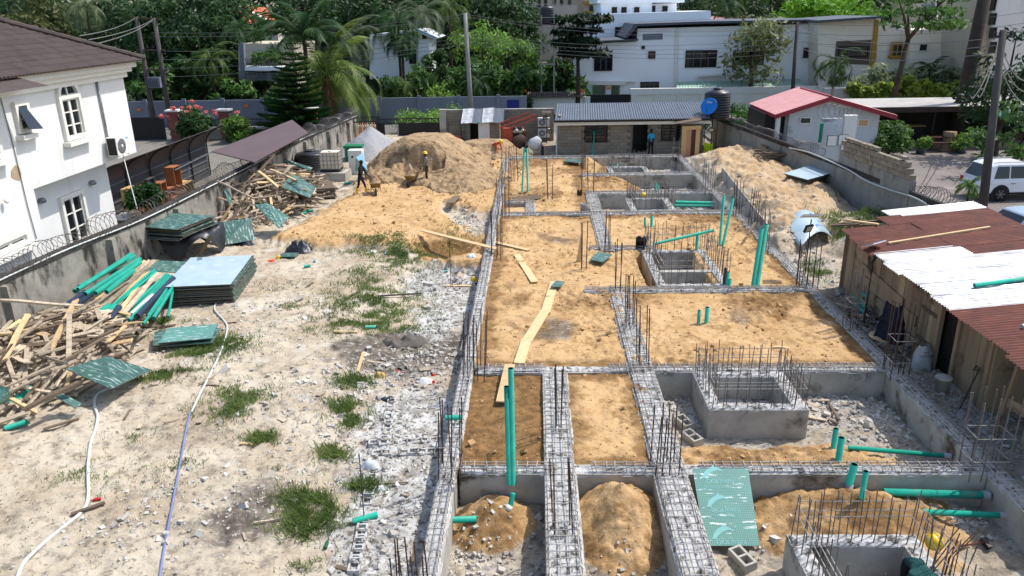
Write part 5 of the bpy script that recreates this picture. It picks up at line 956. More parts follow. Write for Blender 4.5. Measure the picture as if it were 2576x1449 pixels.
# ================= right boundary wall =================
m_rwall = M('grey_render_wall', (150,148,140), (124,122,115), 1.0, .95, bump=.3, bsc=18, dirt=(92,88,80), dsc=1.0, dth=.55, dstretch=(1,1,.4))
RW = resample(RWALL, 2.); t = wall_line('boundary_wall', RW, .2, -1.0, 1.42, m_rwall, 'grey boundary wall along the right side of the plot')
ra, rb = Vector((15.25,38.3)), Vector((15.78,31.9)); zc = 2.05
rt_ = thing('block_wall', 'raised stretch of grey wall with bare blocks and a broken end', 'wall', (ra.x,ra.y,1.4)); mb = MB(); d_ = (rb-ra).normalized(); s_ = Vector((d_.y,-d_.x))*.13
vs = []
for p in (ra, rb): vs += [(p.x-s_.x,p.y-s_.y,-.8),(p.x+s_.x,p.y+s_.y,-.8),(p.x+s_.x,p.y+s_.y,zc),(p.x-s_.x,p.y-s_.y,zc)]
ob('rendered_wall', mb.add(vs, [(0,1,2,3),(7,6,5,4)]+[(k,(k+1)%4,4+(k+1)%4,4+k) for k in range(4)]), m_rwall, rt_)
bkm = mesh('block', MB().box((0,0,0),(.23,.44,.215)), m_block); rr = random.Random(3); ang = math.atan2(-d_.x, d_.y)
for r in range(4):
    n = 14
    for i in range(n):
        s = (i+.5+(.5 if r % 2 else 0))*.455
        if s > (rb-ra).length-(.1+.15*r) or (r == 3 and rr.random() < .35) : continue
        p = ra+d_*s; link('block', bkm, rt_, (p.x+rr.uniform(-.01,.01),p.y,zc+.115+r*.232), (rr.gauss(0,.01),rr.gauss(0,.01),ang+rr.gauss(0,.015) if r < 3 else ang+rr.gauss(0,.2)), (1,1,1 if r < 3 else .6))
razor([(15.8,31.8),(16.1,28.5),(15.95,25.),(15.9,23)], 1.5, .33, 'razor wire coil over the wall behind the shack roof', .22, 14, 5)
razor([(15.0,40.5),(13.3,53.5)], 1.5, .3, 'razor wire coil on the wall by the red-roofed house', .17, 14, 6)
ob('conduit', MB().tube(smooth_line([PX(a,b,X) for a,b,X in ((1985,372,14.2),(2040,385,14.5),(2130,425,15.05),(2180,455,15.3),(2240,478,15.5),(2300,497,15.62),(2360,530,15.8))]), .035, 6), m_hose, None, True, 'grey conduit looped along the right wall', 'conduit')
# ================= timber shack =================
SX0, SX1, SWX = 10.1, 15.3, 10.95
sh = thing('timber_shack', 'plank shack with patched rusty and shiny tin roof', 'shack', (SWX, 20, -.45)); ZL, ZR = 1.95, 2.45
m_shackwood = M('shack_board', (170,148,118), (126,108,88), 2, .9, rnd=.24, stretch=(1,1,.12), bump=.25, bsc=12, dirt=(84,68,52), dsc=1.5, dth=.56)  # the shack boards' own tan, with brown dirt patches
rr = random.Random(4); y = 25.9; k = 0
m_zinc2 = m_zinc
# long wall facing the plot: upright boards, door, doorway
DW = [(18.55,19.4)]
while y > 17.0:
    w = rr.uniform(.26,.5); y0 = y-w
    if not (y0 < 19.35 and y > 18.5): ob('board', MB().box((SWX+rr.uniform(-.012,.012),(y+y0)/2,.66+rr.uniform(-.04,.02)),(.03,w-.012,2.3)), m_shackwood, sh)
    y = y0
for i, (za, ya, yb) in enumerate(((.1,20.5,23.6),(.42,20.6,24.2),(-.2,20.5,22.8),(.72,21.5,24.6))): ob('cross_board', MB().box((SWX-.045-.004*i,(ya+yb)/2,za),(.025,yb-ya,.29),m=Matrix.Rotation(.02*(i-1),3,'X')), m_shackwood, sh)
ob('back_lining', MB().b6(SWX+.1,SWX+.13,17.2,25.9,-.6,1.7), m_black, sh)
for z in (.1,1.0): ob('batten', MB().box((SWX-.04,19.95,z),(.04,.95,.13)), m_woodg, sh)
dr = ob('door', MB().box((SWX-.025,19.95,.55),(.03,.95,1.95)), m_shackwood, sh); [ob('door_board', MB().box((SWX-.045,19.6+i*.24,.55),(.02,.2,1.9)), m_shackwood, dr) for i in range(4)]
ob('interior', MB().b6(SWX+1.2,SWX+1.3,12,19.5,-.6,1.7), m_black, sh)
for yy in (18.45,19.42,17.0,15.2,13.6): ob('post', MB().box((SWX-.02,yy,.7),(.12,.14,2.3)), m_shackwood, sh)
ob('end_wall', MB().box((13.1,25.95,.7),(4.3,.04,2.3)), m_shackwood, sh); [ob('end_board', MB().box((11.0+.42*i,25.9,.72),(.4,.03,2.3)), m_shackwood, sh) for i in range(3)]
ob('porch_panel', MB().box((SWX+.6,16.9,.6),(1.2,.04,2.2)), m_shackwood, sh); ob('porch_beam', MB().bar((10.6,15.6,.55),(10.9,13.0,.75),.06,.24), m_shackwood, sh); ob('porch_brace', MB().bar((10.55,15.7,-.4),(10.65,15.5,1.9),.09), m_shackwood, sh)
def roofz(x): return ZL+(ZR-ZL)*(x-SX0)/(SX1-SX0)
cuts = [(26.6,25.7,12.2,m_zinc),(25.75,24.8,11.8,m_rusty),(24.85,23.9,10.2,m_rusty),(23.95,23.0,10.1,m_rusty),(23.05,22.1,10.1,m_rusty),(22.15,21.2,10.15,m_zinc),(21.25,20.3,10.15,m_zinc),(20.35,19.4,10.2,m_zinc),(19.45,18.5,10.2,m_zinc),(18.55,17.6,10.15,m_zinc),(17.65,16.7,10.1,m_rusty),(16.75,15.8,10.1,m_rusty),(15.85,14.9,10.05,m_rusty),(14.95,14.0,10.0,m_rusty),(14.05,13.1,10.0,m_rusty)]
for i, (ya, yb, xs_, m) in enumerate(cuts):
    for j, (xa, xb) in enumerate(((xs_,12.6),(12.5,SX1))):
        if xb-xa < .3: continue
        mm = m_rusty if (m is m_zinc and i in (5,) and j == 1) else m; e = random.Random(i*7+j); oz = .012*((i+j) % 2)+e.uniform(0,.01)
        ob('roof_sheet', corrug(MB(), (xa+e.uniform(-.1,.05),yb,roofz(xa)+oz), (0,ya-yb+.06,0), (xb-xa,0,roofz(xb)-roofz(xa)), 64, 5, .02, 0, .13), mm, sh)
for i, yy in enumerate((25.0,25.75)): ob('rafter', MB().bar((10.3,yy,ZL-.04),(12.3,yy,ZL+.1),.09), m_woodg, sh)
plank([Vector((10.9,22.95,roofz(10.9)+.05)), Vector((14.2,23.5,roofz(14.2)+.06))], .09, .05, m_woodn, 'pale plank lying on the rusty shack roof')
plank([Vector((10.0,25.3,2.0)), Vector((10.8,25.0,2.12))], .1, .05, m_woodg, 'short plank end over the open rafters'); plank([Vector((10.6,25.75,2.08)), Vector((11.4,24.9,2.14))], .1, .05, m_woodn, 'pale short plank across the open rafters')
pipe((11.3,18.85,roofz(11.3)+.09), (15.2,19.25,roofz(15.2)+.09), .06, 'green pipe lying on the shiny shack roof'); pipe((10.95,16.2,roofz(10.95)+.1), (12.4,16.9,roofz(12.4)+.12), .045, 'white pipe with black ends on the lower shack roof', m_hose)
# solar lamps
def solar_lamp(p, h, label, rz=0.):
    t = thing('solar_lamp', label, 'solar lamp', p, rz, None, True); ob('pole', MB().tube([(0,0,-.2),(0,0,h)], .022, 6), m_black, t); pm = Matrix.Rotation(-.45,3,'X'); ob('panel', MB().box((0,.05,h+.12),(.62,.36,.03),m=pm), m_panel, t); ob('panel_rim', MB().box((0,.05,h+.1),(.66,.4,.02),m=pm), m_trim, t); r = Matrix.Rotation(.5,3,'Z')@Matrix.Rotation(.35,3,'X'); ob('lamp', MB().box((-.1,-.1,h-.3),(.34,.07,.28),m=r), m_black, t); ob('lens', MB().box(Vector((-.1,-.1,h-.3))+r@Vector((0,-.04,0)),(.25,.012,.19),m=r), MATS['lamp_lens'], t); return t
m_panel = M('solar_cells', (84,96,120), (100,112,134), 6, .25, spec=.6)
solar_lamp(P(2022,712,-.35), 2.35, 'solar lamp on a thin black pole beside the right beam'); solar_lamp(Vector((10.35,22.6,-.3)), 2.35, 'solar lamp on a pole against the shack roof edge', .6); solar_lamp(PY(1303,388,55.5)+Vector((0,0,-.2)), 1.7, 'solar lamp among the mixers left of the hut'); solar_lamp(PY(1375,388,57.5), 3.0, 'solar lamp between the wall air conditioners and the hut')
# things beside the shack
def bucket(p, r, h, label, mat, inner):
    t = thing('bucket', label, 'bucket', p, 0, None, True); ob('pail', MB().lathe((0,0,0), [(r*.8,0),(r,h),(r*1.05,h),(r*.95,h*.98),(r*.78,.03)], 20), mat, t, True); ob('rim', MB().lathe((0,0,h*.88), [(r*1.0,0),(r*1.07,.01),(r*1.07,.04),(r*1.0,.05)], 20), mat, t, True); ob('contents', MB().lathe((0,0,h*.55), [(r*.85,0),(r*.86,.01)], 16), inner, t)
m_pail = M('dirty_white_plastic', (206,200,184), (176,166,146), 4, .6, dirt=(140,122,92), dsc=3, dth=.6); bucket(G(2368,985), .19, .42, 'dirty white bucket of brown water beside the shack', m_pail, m_sand)
def sack(p, label):
    def fn(u, v): a = u*2*math.pi; r = .26*(1-.55*v**2.2)*(1+.08*math.sin(5*a+v*4)); return Vector(p)+Vector((r*math.cos(a)*1.15, r*math.sin(a)*.8, v*.68+.02*math.sin(3*a)))
    t = thing('cement_sack', label, 'sack', p); ob('bag', MB().grid(fn, 24, 12), M('woven_sack', (206,206,204), (180,178,174), 5, .85, bump=.4, bsc=14, dirt=(150,130,96), dsc=2, dth=.62), t, True); return t
s = sack(G(2317,925), 'white printed cement sack standing by the shack door'); text('CUSTOM', .09, m_dsteel, s, Matrix.Translation((-.2,-.235,.42))@Matrix.Rotation(math.pi/2-.25,4,'X')); text('FEED', .07, m_dsteel, s, Matrix.Translation((-.12,-.215,.52))@Matrix.Rotation(math.pi/2-.35,4,'X'))
jk = P(2255,800,.75); cloth('jacket', jk+Vector((-.1,-.1,0)), lambda u, v: ((u-.5)*(.35+.5*v), .22*math.cos(u*5), .45-1.15*v), M('navy_cloth', (30,34,48), (24,26,38), 4, .9), 'dark navy jacket hung over the bars beside the shack', 'jacket', 9)
m_tanhose = M('tan_hose', (190,166,132), (170,146,112), 4, .6); h0 = P(2215,875,-.2); ob('hose', MB().tube([h0+Vector((.35*math.cos(i*.42)+.03*i/6, .3*math.sin(i*.42)+.02*i/4, .1+.25*abs(math.sin(i*.21)))) for i in range(46)], .035, 7), m_tanhose, None, True, 'tan hose coiled round the bars beside the shack', 'hose')
rr = random.Random(9); 
for i, (fx, fy, l) in enumerate(((2180,790,.8),(2195,775,.7),(2205,772,.5),(2172,800,.6),(2165,700,.35))): p = G(fx, fy, .18); a = rr.uniform(-.6,.2); pipe(p, p+Vector((-.3*math.cos(a)*l, .8*l, .25*l)), .06, 'green pipe offcut in the clutter before the shack wall', group='pipe offcuts before the shack')
for i in range(14):
    p = G(2150+rr.uniform(-25,60), 790+rr.uniform(-60,45), .1); o = link('plank', PLK[5 if i % 2 else 0], None, p, (rr.gauss(0,.25),rr.gauss(0,.3),rr.uniform(0,3)), (1,rr.uniform(.4,1.0),1)); tag(o, 'grey timber scrap in the clutter before the shack wall', 'plank', 'timber scraps before the shack')
t = thing('pliers_stick', 'bent steel rods leaning by the shack doorway', 'steel rods', G(2420,1010)); ob('rod', MB().tube([G(2412,1035,.02), PX(2465,925,10.8)], .02, 6), m_rust, t); ob('rod', MB().tube([G(2425,975,.3), PX(2458,920,10.8), PX(2462,930,10.8), G(2432,970,.4)], .014, 5), m_rust, t)
# mound boards, bent sheet, planks
for i in range(5): board4('formwork_board', [P(1972+i*2,436+i*2,.95-.08*i), P(2032+i*2,452+i*3,.95-.08*i), P(2097+i,434+i*2,.95-.08*i), P(2035,416+i,.95-.08*i)], .03, m_plyb if i == 0 else m_ply, 'pale blue board topmost of the stack on the right mound' if i == 0 else 'board under the pale blue one on the right mound', 'board', 'boards stacked on the right mound', m_plyedge)
c = P(2030,600,-.1); t = thing('blue_sheet', 'bent pale blue sheet with blue print beside the shack', 'sheet', c); A, B = P(1968,568,.25), P(2013,628,-.05)
def bent(u, v):
    p = A.lerp(B, v); q = P(2060,552,.1).lerp(P(2095,606,-.15), v); x = p.lerp(q, u); x.z += .55*math.sin(u*math.pi*.9+.15); return x
o = ob('sheet', MB().grid(bent, 14, 4), m_plyb, t, True); o.modifiers.new('s','SOLIDIFY').thickness = .012
for u, v in ((.62,.25),(.75,.5),(.55,.8)):
    p = bent(u, v)-t.location; nx = (bent(u+.05,v)-bent(u,v)).normalized(); ny = (bent(u,v-.05)-bent(u,v)).normalized(); nz = nx.cross(ny).normalized(); e = emblem(t, 0, 0, .38, m_printb); mm = Matrix((nx, nz.cross(nx), nz)).transposed().to_4x4(); mm.translation = p+nz*.012; e.matrix_local = mm
text('DOLPHIN', .13, m_printb, t, (lambda p, nx, ny: (lambda nz: (lambda m_: (setattr(m_, 'translation', p+nz*.014), m_)[1])(Matrix((nx, nz.cross(nx), nz)).transposed().to_4x4()))(nx.cross(ny).normalized()))(bent(.62,.72)-t.location, (bent(.67,.72)-bent(.62,.72)).normalized(), (bent(.62,.67)-bent(.62,.72)).normalized()))
for i in range(16):
    p = P(1955+rr.uniform(-20,22), 380+rr.uniform(-10,12), 1.0); o = link('plank', PLK[5 if i % 3 else 6], None, p, (rr.gauss(0,.15),rr.gauss(0,.2),rr.uniform(.4,1.2)), (1.3,rr.uniform(1.0,2.4),1)); tag(o, 'grey plank in the small pile on top of the right mound', 'plank', 'planks piled on the right mound')
for a, b, lab in (((2110,560),(2155,553),'thin pale plank left over the grassy spoil'),((2205,518),(2255,540),'grey concrete strip lying against the right wall'),((2098,462),(2114,505),'short stake leaning below the blue boards'),((1935,412),(1965,392),'weathered plank stuck in the top of the mound'),((1880,590),(1900,560),'broken plank at the foot of the mound')):
    plank([P(*a,.35), P(*b,.45)], .1, .04, m_woodn if 'pale' in lab else m_woodg, lab)
# ================= car park beyond the right wall =================
def paver_mat():
    m = M('interlocking_pavers', (150,141,135), (126,119,114), .6, .95, dirt=(170,158,150), dsc=.5, dth=.58); nt = m.node_tree; N = nt.nodes; L = nt.links; b = N['Principled BSDF']; src = b.inputs['Base Color'].links[0].from_socket; br = N.new('ShaderNodeTexBrick'); br.inputs['Scale'].default_value = 1.; br.inputs['Mortar Size'].default_value = .018; br.inputs['Brick Width'].default_value = .24; br.inputs['Row Height'].default_value = .13
    L.new(N.new('ShaderNodeTexCoord').outputs['Object'], br.inputs[0]); x = N.new('ShaderNodeMix'); x.data_type = 'RGBA'; L.new(br.outputs['Fac'], x.inputs[0]); L.new(src, x.inputs[6]); x.inputs[7].default_value = (*lin((84,74,70)), 1); L.new(x.outputs[2], b.inputs['Base Color']); return m
ob('pavement', MB().b6(15.95,60,14,53.4,-1.28,-.36), paver_mat(), kind='structure', label='paved car park beyond the right wall'); ob('patio', MB().b6(20,60,53.4,70,-1.27,-.2), M('patio_slab', (176,150,124), (158,134,110), 1, .9), kind='structure', label='beige patio under the flat shelter')
m_rough = M('mixed_yard', (120,116,104), (100,98,88), 1, .95); ob('yard_ground', MB().b6(13.4,15.94,38.5,63,-1.26,-.42), m_rough, kind='structure', label='narrow yard beside the red-roofed house')
# red-roofed house
hz = D_ = None
ap, el, er = PY(2082,240,50), PY(1950,288,49.4), PY(2258,290,49.4); apb = P(1995,219,ap.z); elb = P(1888,262,el.z); dv = apb-ap; dv.x = 0
t = thing('red_roof_house', 'small grey house with red roof beyond the right wall', 'house', (18.5,50,-.4)); m_gh = M('pale_blue_grey_wall', (204,207,208), (190,194,196), .8, .9, dirt=(140,146,150), dsc=.8, dth=.6)
wl, wr = PY(1985,300,50).x, PY(2212,300,50).x
zw = lambda x: (ap.z-.15-(ap.x-x)*(ap.z-el.z)/(ap.x-el.x)) if x < ap.x else (ap.z-.15-(x-ap.x)*(ap.z-er.z)/(er.x-ap.x))
ob('gable_wall', MB().poly([(wl,50,-.6),(wr,50,-.6),(wr,50,zw(wr)),(ap.x,50,ap.z-.15),(wl,50,zw(wl))], (0,6,0)), m_gh, t)
ra_ = ap+Vector((0,-.6,0)); rf_ = []
ob('roof_left', corrug(MB(), el, dv+Vector((0,.6,0)), ra_-el, 80, 2, .018, 0, .2), m_redroof, t); ob('roof_right', corrug(MB(), er, dv+Vector((0,.6,0)), ra_-er, 80, 2, .018, 0, .2), m_redroof, t)
m_fas = M('dark_red_fascia', (150,52,60), (136,46,54), 2, .6); dn = Vector((0,0,-.28)); ob('fascia', MB().poly([el,ra_,ra_+dn,el+dn], (0,-.05,0)), m_fas, t); ob('fascia', MB().poly([ra_,er,er+dn,ra_+dn], (0,-.052,0)), m_fas, t); ob('fascia', MB().poly([el,el+dv,el+dv+dn*.7,el+dn*.7], (-.05,0,0)), m_fas, t); ob('ridge', MB().bar(ra_+Vector((0,0,.02)), ra_+dv, .2, .06), m_fas, t)
def small_win(t, a, b, Y, open_=False, gl=None):
    p, q = PY(*a, Y), PY(*b, Y); y = Y-.04; w = ob('window', MB().b6(p.x,q.x,y,Y,q.z,p.z), gl or m_glass, t); f = .07; ob('frame', MB().b6(p.x-f,q.x+f,y-.05,y-.002,p.z,p.z+f).b6(p.x-f,q.x+f,y-.05,y-.002,q.z-f,q.z).b6(p.x-f,p.x,y-.05,y-.002,q.z,p.z).b6(q.x,q.x+f,y-.05,y-.002,q.z,p.z), m_trim, w); return w
small_win(t,(2014,297),(2037,309),50); small_win(t,(2160,302),(2181,316),50,gl=m_beige)
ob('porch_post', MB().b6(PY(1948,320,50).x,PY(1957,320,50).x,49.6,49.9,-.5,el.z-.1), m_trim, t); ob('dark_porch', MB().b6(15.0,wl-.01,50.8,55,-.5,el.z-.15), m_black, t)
p, q = PY(2072,296,46), PY(2117,360,46); t = thing('annex_wall', 'pale wall with a column beside the red-roofed house', 'wall', (p.x,46,-.4)); ob('wall', MB().b6(PY(2070,300,46).x,PY(2124,300,46).x,46,46.2,-.6,PY(2090,298,46).z), m_gh, t); ob('column', MB().b6(PY(2124,300,46).x+.003,PY(2156,300,46).x,45.9,46.3,-.6,PY(2140,290,46).z), m_trim, t)
razor([(PY(2066,300,46).x,46.1),(PY(2160,300,46).x,46.1)], PY(2090,296,46).z, .35, 'razor wire rings on the annex wall by the red-roofed house', .3, 14, 7)
pipe(PY(2068,310,45.5), PY(2062,358,45.5), .1, 'green pipe leaning on the annex wall'); p = PY(2082,358,45); t = thing('notice_board', 'two small white notices in black frames by the annex', 'notice', p)
for i in range(2): ob('board', MB().b6(p.x+i*.62,p.x+.5+i*.62,45,45.03,p.z+.05*i-.2,p.z+.35+.05*i), m_trim, t); ob('frame', MB().b6(p.x+i*.62-.03,p.x+.53+i*.62,45.032,45.06,p.z+.05*i-.23,p.z+.38+.05*i), m_black, t)
# flat shelter
z = 2.4; t = thing('shelter', 'long flat-roofed dark shelter with benches beyond the car park', 'shelter', (28,55,-.3)); a, b = P(2200,262,z), P(2600,266,z)
ob('roof', MB().b6(22.6,48,53.2,58.5,z,z+.08), M('pale_roof_sheet', (176,172,166), (150,146,140), .7, .8, dirt=(120,116,110), dsc=.5, dth=.58), t); ob('fascia', MB().b6(22.6,48,53.08,53.19,z-.28,z+.06), M('brown_fascia', (70,54,48), (60,46,42), 2, .7), t); ob('back_wall', MB().b6(22.6,48,58.3,58.5,-.4,z-.003), M('dark_back_wall', (70,66,62), (54,50,48), .8, .9), t)
for x in (23,27,31.5,36,41): ob('post', MB().b6(x,x+.14,53.3,53.44,-.4,z-.003), m_black, t)
ob('counter', MB().b6(24.2,27.8,56,56.6,-.3,.75), m_black, t); ob('counter_top', MB().b6(24.1,27.9,55.9,56.7,.752,.82), m_beige, t)
def picnic(x, y, label):
    t = thing('picnic_table', label, 'picnic table', (x,y,-.2), 0, 'picnic tables under the shelter', True); ob('top', MB().box((0,0,.75),(1.7,.75,.05)), m_dkwood, t)
    for s in (-1,1): ob('bench', MB().box((0,s*.65,.45),(1.7,.28,.05)), m_dkwood, t); [ob('leg', MB().bar((u*.7,s*.6,0),(u*.7,s*.2,.74),.06), m_black, t) for u in (-1,1)]
picnic(27.3,52.6,'picnic table between the flower tub and the tree stump'); picnic(30.9,53.2,'picnic table right of the tree stump'); picnic(33.6,52.4,'picnic table partly behind the leaning pole')
p = P(2382,378,-.36); ob('tree_stump', MB().lathe(p, [(.55,0),(.42,.12),(.36,.5),(.38,.9),(.42,1.25),(.05,1.27)], 14), M('bark_pale', (170,146,116), (134,112,88), 4, .95, bump=.6, bsc=10, stretch=(1,1,.3)), None, True, 'pale tree stump standing on the car park edge', 'stump')
# utility poles near
m_pole = M('grey_wood_pole', (92,88,84), (70,66,62), 2, .95, stretch=(1,1,.2)); m_cpole = M('concrete_pole', (150,148,144), (130,128,124), 2, .95)
def upole(base, top, r0, r1, label, mat, arms=()):
    t = thing('utility_pole', label, 'utility pole', base); ob('shaft', MB().tube([base, top], [r0, r1], 10), mat, t, True)
    for f, l, d in arms: p = Vector(base).lerp(Vector(top), f); dd = Vector(d)*l; ob('crossarm', MB().bar(p-dd, p+dd, .1), m_dsteel, t); [ob('insulator', MB().lathe(p+dd*s+Vector((0,0,.05)), [(.05,0),(.07,.08),(.04,.16)], 8), m_dsteel, t) for s in (-.9,-.3,.3,.9)]
    return t
b = P(2468,566,-.36); upole(b-Vector((0,0,.3)), PY(2524,75,b.y+.3), .2, .13, 'leaning dark pole in front of the white car', m_pole, [(.97,.35,(1,0,0))]); PR = PY(2520,85,b.y+.3)
b = Vector((29.6,55.0,-.4)); upole(b, PY(2488,-60,55.0), .5, .38, 'thick dark palm trunk rising through the shelter roof', M('palm_trunk', (66,58,52), (48,42,38), 2, .95, bump=.5, bsc=8, stretch=(1,1,3)))
# cars
def car(p, rz, L, Wd, Hh, mat, label, suv=True):
    t = thing('parked_car', label, 'car', p, rz, 'cars parked on the pavers', True); b = .42 if suv else .3; hood = Hh*(.58 if suv else .55)
    prof = [(0,b),(-.02,hood*.75),(.08,hood),(L*.72,hood),(L*.97,hood*.88),(L,hood*.6),(L-.05,b)]; bd = ob('body', MB().poly([(x,0,z) for x, z in prof], (0,Wd,0)), mat, t); bv = bd.modifiers.new('b','BEVEL'); bv.width = .09; bv.segments = 3
    roof = [(.06,hood-.02),(.36,Hh*.94),(.75,Hh),(L*.46,Hh*.995),(L*.54,Hh*.95),(L*.7,hood-.02)] if suv else [(.35,hood-.02),(1.0,Hh*.96),(1.5,Hh),(L*.5,Hh),(L*.58,Hh*.96),(L*.74,hood-.02)]; n = len(roof)
    ins = [.02,.16,.17,.17,.16,.02]; cb = ob('cabin', MB().add([(x,ins[i],z) for i, (x, z) in enumerate(roof)]+[(x,Wd-ins[i],z) for i, (x, z) in enumerate(roof)], [tuple(range(n)),tuple(reversed(range(n,2*n)))]+[(i+1,i,n+i,n+i+1) for i in range(n-1)]), mat, t); bv = cb.modifiers.new('b','BEVEL'); bv.width = .06; bv.segments = 3
    def gp(x, f): z = hood+(Hh-hood)*f; k = (.02+.145*f); return (x, k-.012, z)
    wins = [(.5,1.25),(1.33,2.3),(2.4,L*.6)] if suv else [(.95,1.5),(1.58,2.35),(2.43,L*.62)]
    for x0, x1 in wins: ob('side_window', MB().poly([gp(x0,.1),gp(x1,.1),gp(x1-(.18 if x1 > L*.55 else 0),.84),gp(x0+(.16 if x0 < .6 or (not suv and x0 < 1) else 0),.84)], (0,.006,0)), m_glass, t)
    z0, z1 = hood+.03, Hh*.93; xr = lambda z: roof[0][0]+(roof[1][0]-roof[0][0])*(z-roof[0][1])/(roof[1][1]-roof[0][1])-.012
    ob('rear_window', MB().poly([(xr(z0+.04),.12,z0+.04),(xr(z0+.04),Wd-.12,z0+.04),(xr(z1),Wd-.26,z1),(xr(z1),.26,z1)], (-.006,0,.002)), m_glass, t)
    for y in (.0,Wd-.16): ob('tail_light', MB().b6(-.035,.32 if y == 0 else .05,y-.012 if y == 0 else y,y+.17,hood*.66,hood*.92), M('tail_light', (170,30,34), (150,26,30), 3, .25) if 'tail_light' not in MATS else MATS['tail_light'], t)
    ob('bumper', MB().b6(-.1,.3,.03,Wd-.03,b-.02,b+.24), mat, t); ob('number_plate', MB().b6(-.112,-.102,Wd/2-.25,Wd/2+.25,b+.3,b+.42), m_trim, t)
    ob('sill', MB().b6(1.4,L*.68,.0,.1,b-.06,b+.04), m_black, t); [ob('door_handle', MB().b6(x,x+.2,-.03,-.005,hood*.82,hood*.86), m_steel, t) for x in ((1.4,2.5) if suv else (1.7,2.7))]
    for x in (.92, L-.95):
        for y in (.1, Wd-.1):
            r = .39 if suv else .33; w = ob('wheel', MB().lathe((0,0,0), [(r*.6,-.12),(r*.92,-.13),(r,-.08),(r,.08),(r*.92,.13),(r*.6,.12)], 24, Matrix.Rotation(math.pi/2,3,'X')), m_rubber, t, True); w.location = (x,y,r); s = -1 if y < 1 else 1
            ob('rim', MB().lathe((0,s*.1,0), [(r*.6,-.02),(r*.6,.02),(.05,.03)], 12, Matrix.Rotation(math.pi/2,3,'X')), m_dsteel, w); mb = MB(); [mb.bar((0,s*.135,0),(r*.58*math.cos(a*math.pi/3),s*.135,r*.58*math.sin(a*math.pi/3)),.05,.03) for a in range(6)]; ob('spokes', mb, m_steel, w)
        ob('wheel_arch', MB().lathe((x,-.004,.39 if suv else .33), [(.47 if suv else .4,0),(.47 if suv else .4,.01)], 20, Matrix.Rotation(math.pi/2,3,'X')), m_black, t)
    if suv: [ob('roof_rail', MB().tube([(.5,y,Hh+.02),(.8,y,Hh+.06),(L*.48,y,Hh+.05)], .025, 6), m_steel, t) for y in (.28,Wd-.28)]
    return t
m_carw = M('white_car_paint', (226,228,230), (222,224,226), 1, .18, spec=.6); m_carb = M('silver_blue_car_paint', (160,174,190), (152,166,182), 1, .22, metal=.3, spec=.6)
car(P(2466,509,-.36), math.radians(4), 4.8, 1.9, 1.86, m_carw, 'white off-road car parked behind the leaning dark pole'); car(Vector((18.4,29.4,-.36)), math.radians(6), 4.7, 1.85, 1.5, m_carb, 'silver blue car parked close behind the razor wire', False)
# bunting
t = thing('bunting', 'string of coloured flags under the shelter edge', 'bunting', PY(2498,270,47)); L_ = sag(PY(2498,268,47), PY(2540,276,47), .15, 12); ob('cord', MB().tube(L_, .01, 4), m_hose, t)
for i, p in enumerate(L_[1:]): c = ((40,190,90),(30,60,160),(200,40,50),(230,200,40),(40,190,90),(230,230,230))[i % 6]; ob('flag', MB().poly([p+Vector((-.08,0,0)), p+Vector((.08,0,0)), p+Vector((.03,.02,-.42))], (0,.004,0)), M(f'flag_cloth_{i % 6}', c, c, 3, .8) if f'flag_cloth_{i % 6}' not in MATS else MATS[f'flag_cloth_{i % 6}'], t)
# ================= far buildings =================
m_fwhite = M('villa_white', (242,244,246), (236,238,241), .4, .85, dirt=(206,206,200), dsc=.35, dth=.64); m_fcream = M('villa_cream', (236,229,214), (228,220,204), .4, .85, dirt=(190,182,168), dsc=.4, dth=.62); m_gold = M('gold_paint', (176,136,60), (166,128,56), 1, .8); m_soft = M('grey_fascia', (84,90,98), (76,82,90), 1, .7)
m_pink = M('pink_wall', (206,184,170), (196,174,160), .4, .9); m_beigew = M('beige_wall', (196,186,166), (184,174,154), .4, .9)
def facade(name, pts, Y, depth, mat, parent): return ob(name, MB().poly([PY(a, b, Y) for a, b in pts], (0,depth,0)), mat, parent)
def fwin(parent, x0, y0, x1, y1, Y, n=1, frame=m_black, rows=1, label=None, ft=.09):
    p, q = PY(x0, y0, Y), PY(x1, y1, Y); za, zb = max(p.z,q.z), min(p.z,q.z); w = ob('window', MB().b6(p.x,q.x,Y-.03,Y+.02,zb,za), m_glass, parent)
    mb = MB().b6(p.x-ft,q.x+ft,Y-.1,Y-.032,za,za+ft).b6(p.x-ft,q.x+ft,Y-.1,Y-.032,zb-ft,zb).b6(p.x-ft,p.x,Y-.1,Y-.032,zb,za).b6(q.x,q.x+ft,Y-.1,Y-.032,zb,za); ob('frame', mb, frame, w)
    for i in range(1, n): x = p.x+(q.x-p.x)*i/n; ob('mullion', MB().b6(x-.05,x+.05,Y-.07,Y-.031,zb,za), m_soft if frame is m_black else frame, w)
    return w
Y = 84.; v = thing('white_villa', 'large white two-storey villa with wavy grey roof edge', 'building', PY(1700,290,Y))
facade('wing_wall', [(1452,206),(1602,206),(1602,104),(1452,112)], Y-.6, 8, m_fwhite, v); facade('wing_roof', [(1445,110),(1606,102),(1606,98),(1445,105)], Y-1.2, 9, m_soft, v); facade('wing_beam', [(1450,214),(1574,214),(1574,204),(1450,204)], Y-.9, .5, m_trim, v)
for fx in (1458,1530,1566): p = PY(fx,215,Y); ob('column', MB().b6(p.x-.3,p.x+.3,Y-.3,Y+.3,-1,PY(fx,214,Y).z), m_fwhite, v)
facade('main_wall', [(1572,300),(2062,300),(2062,60),(1604,72),(1602,104),(1572,104)], Y, 12, m_fwhite, v); facade('main_roof', [(1578,97),(1604,66),(1760,60),(1925,56),(2066,52),(2066,48),(1925,51),(1760,54),(1596,60),(1572,95)], Y-.9, 14, m_soft, v)
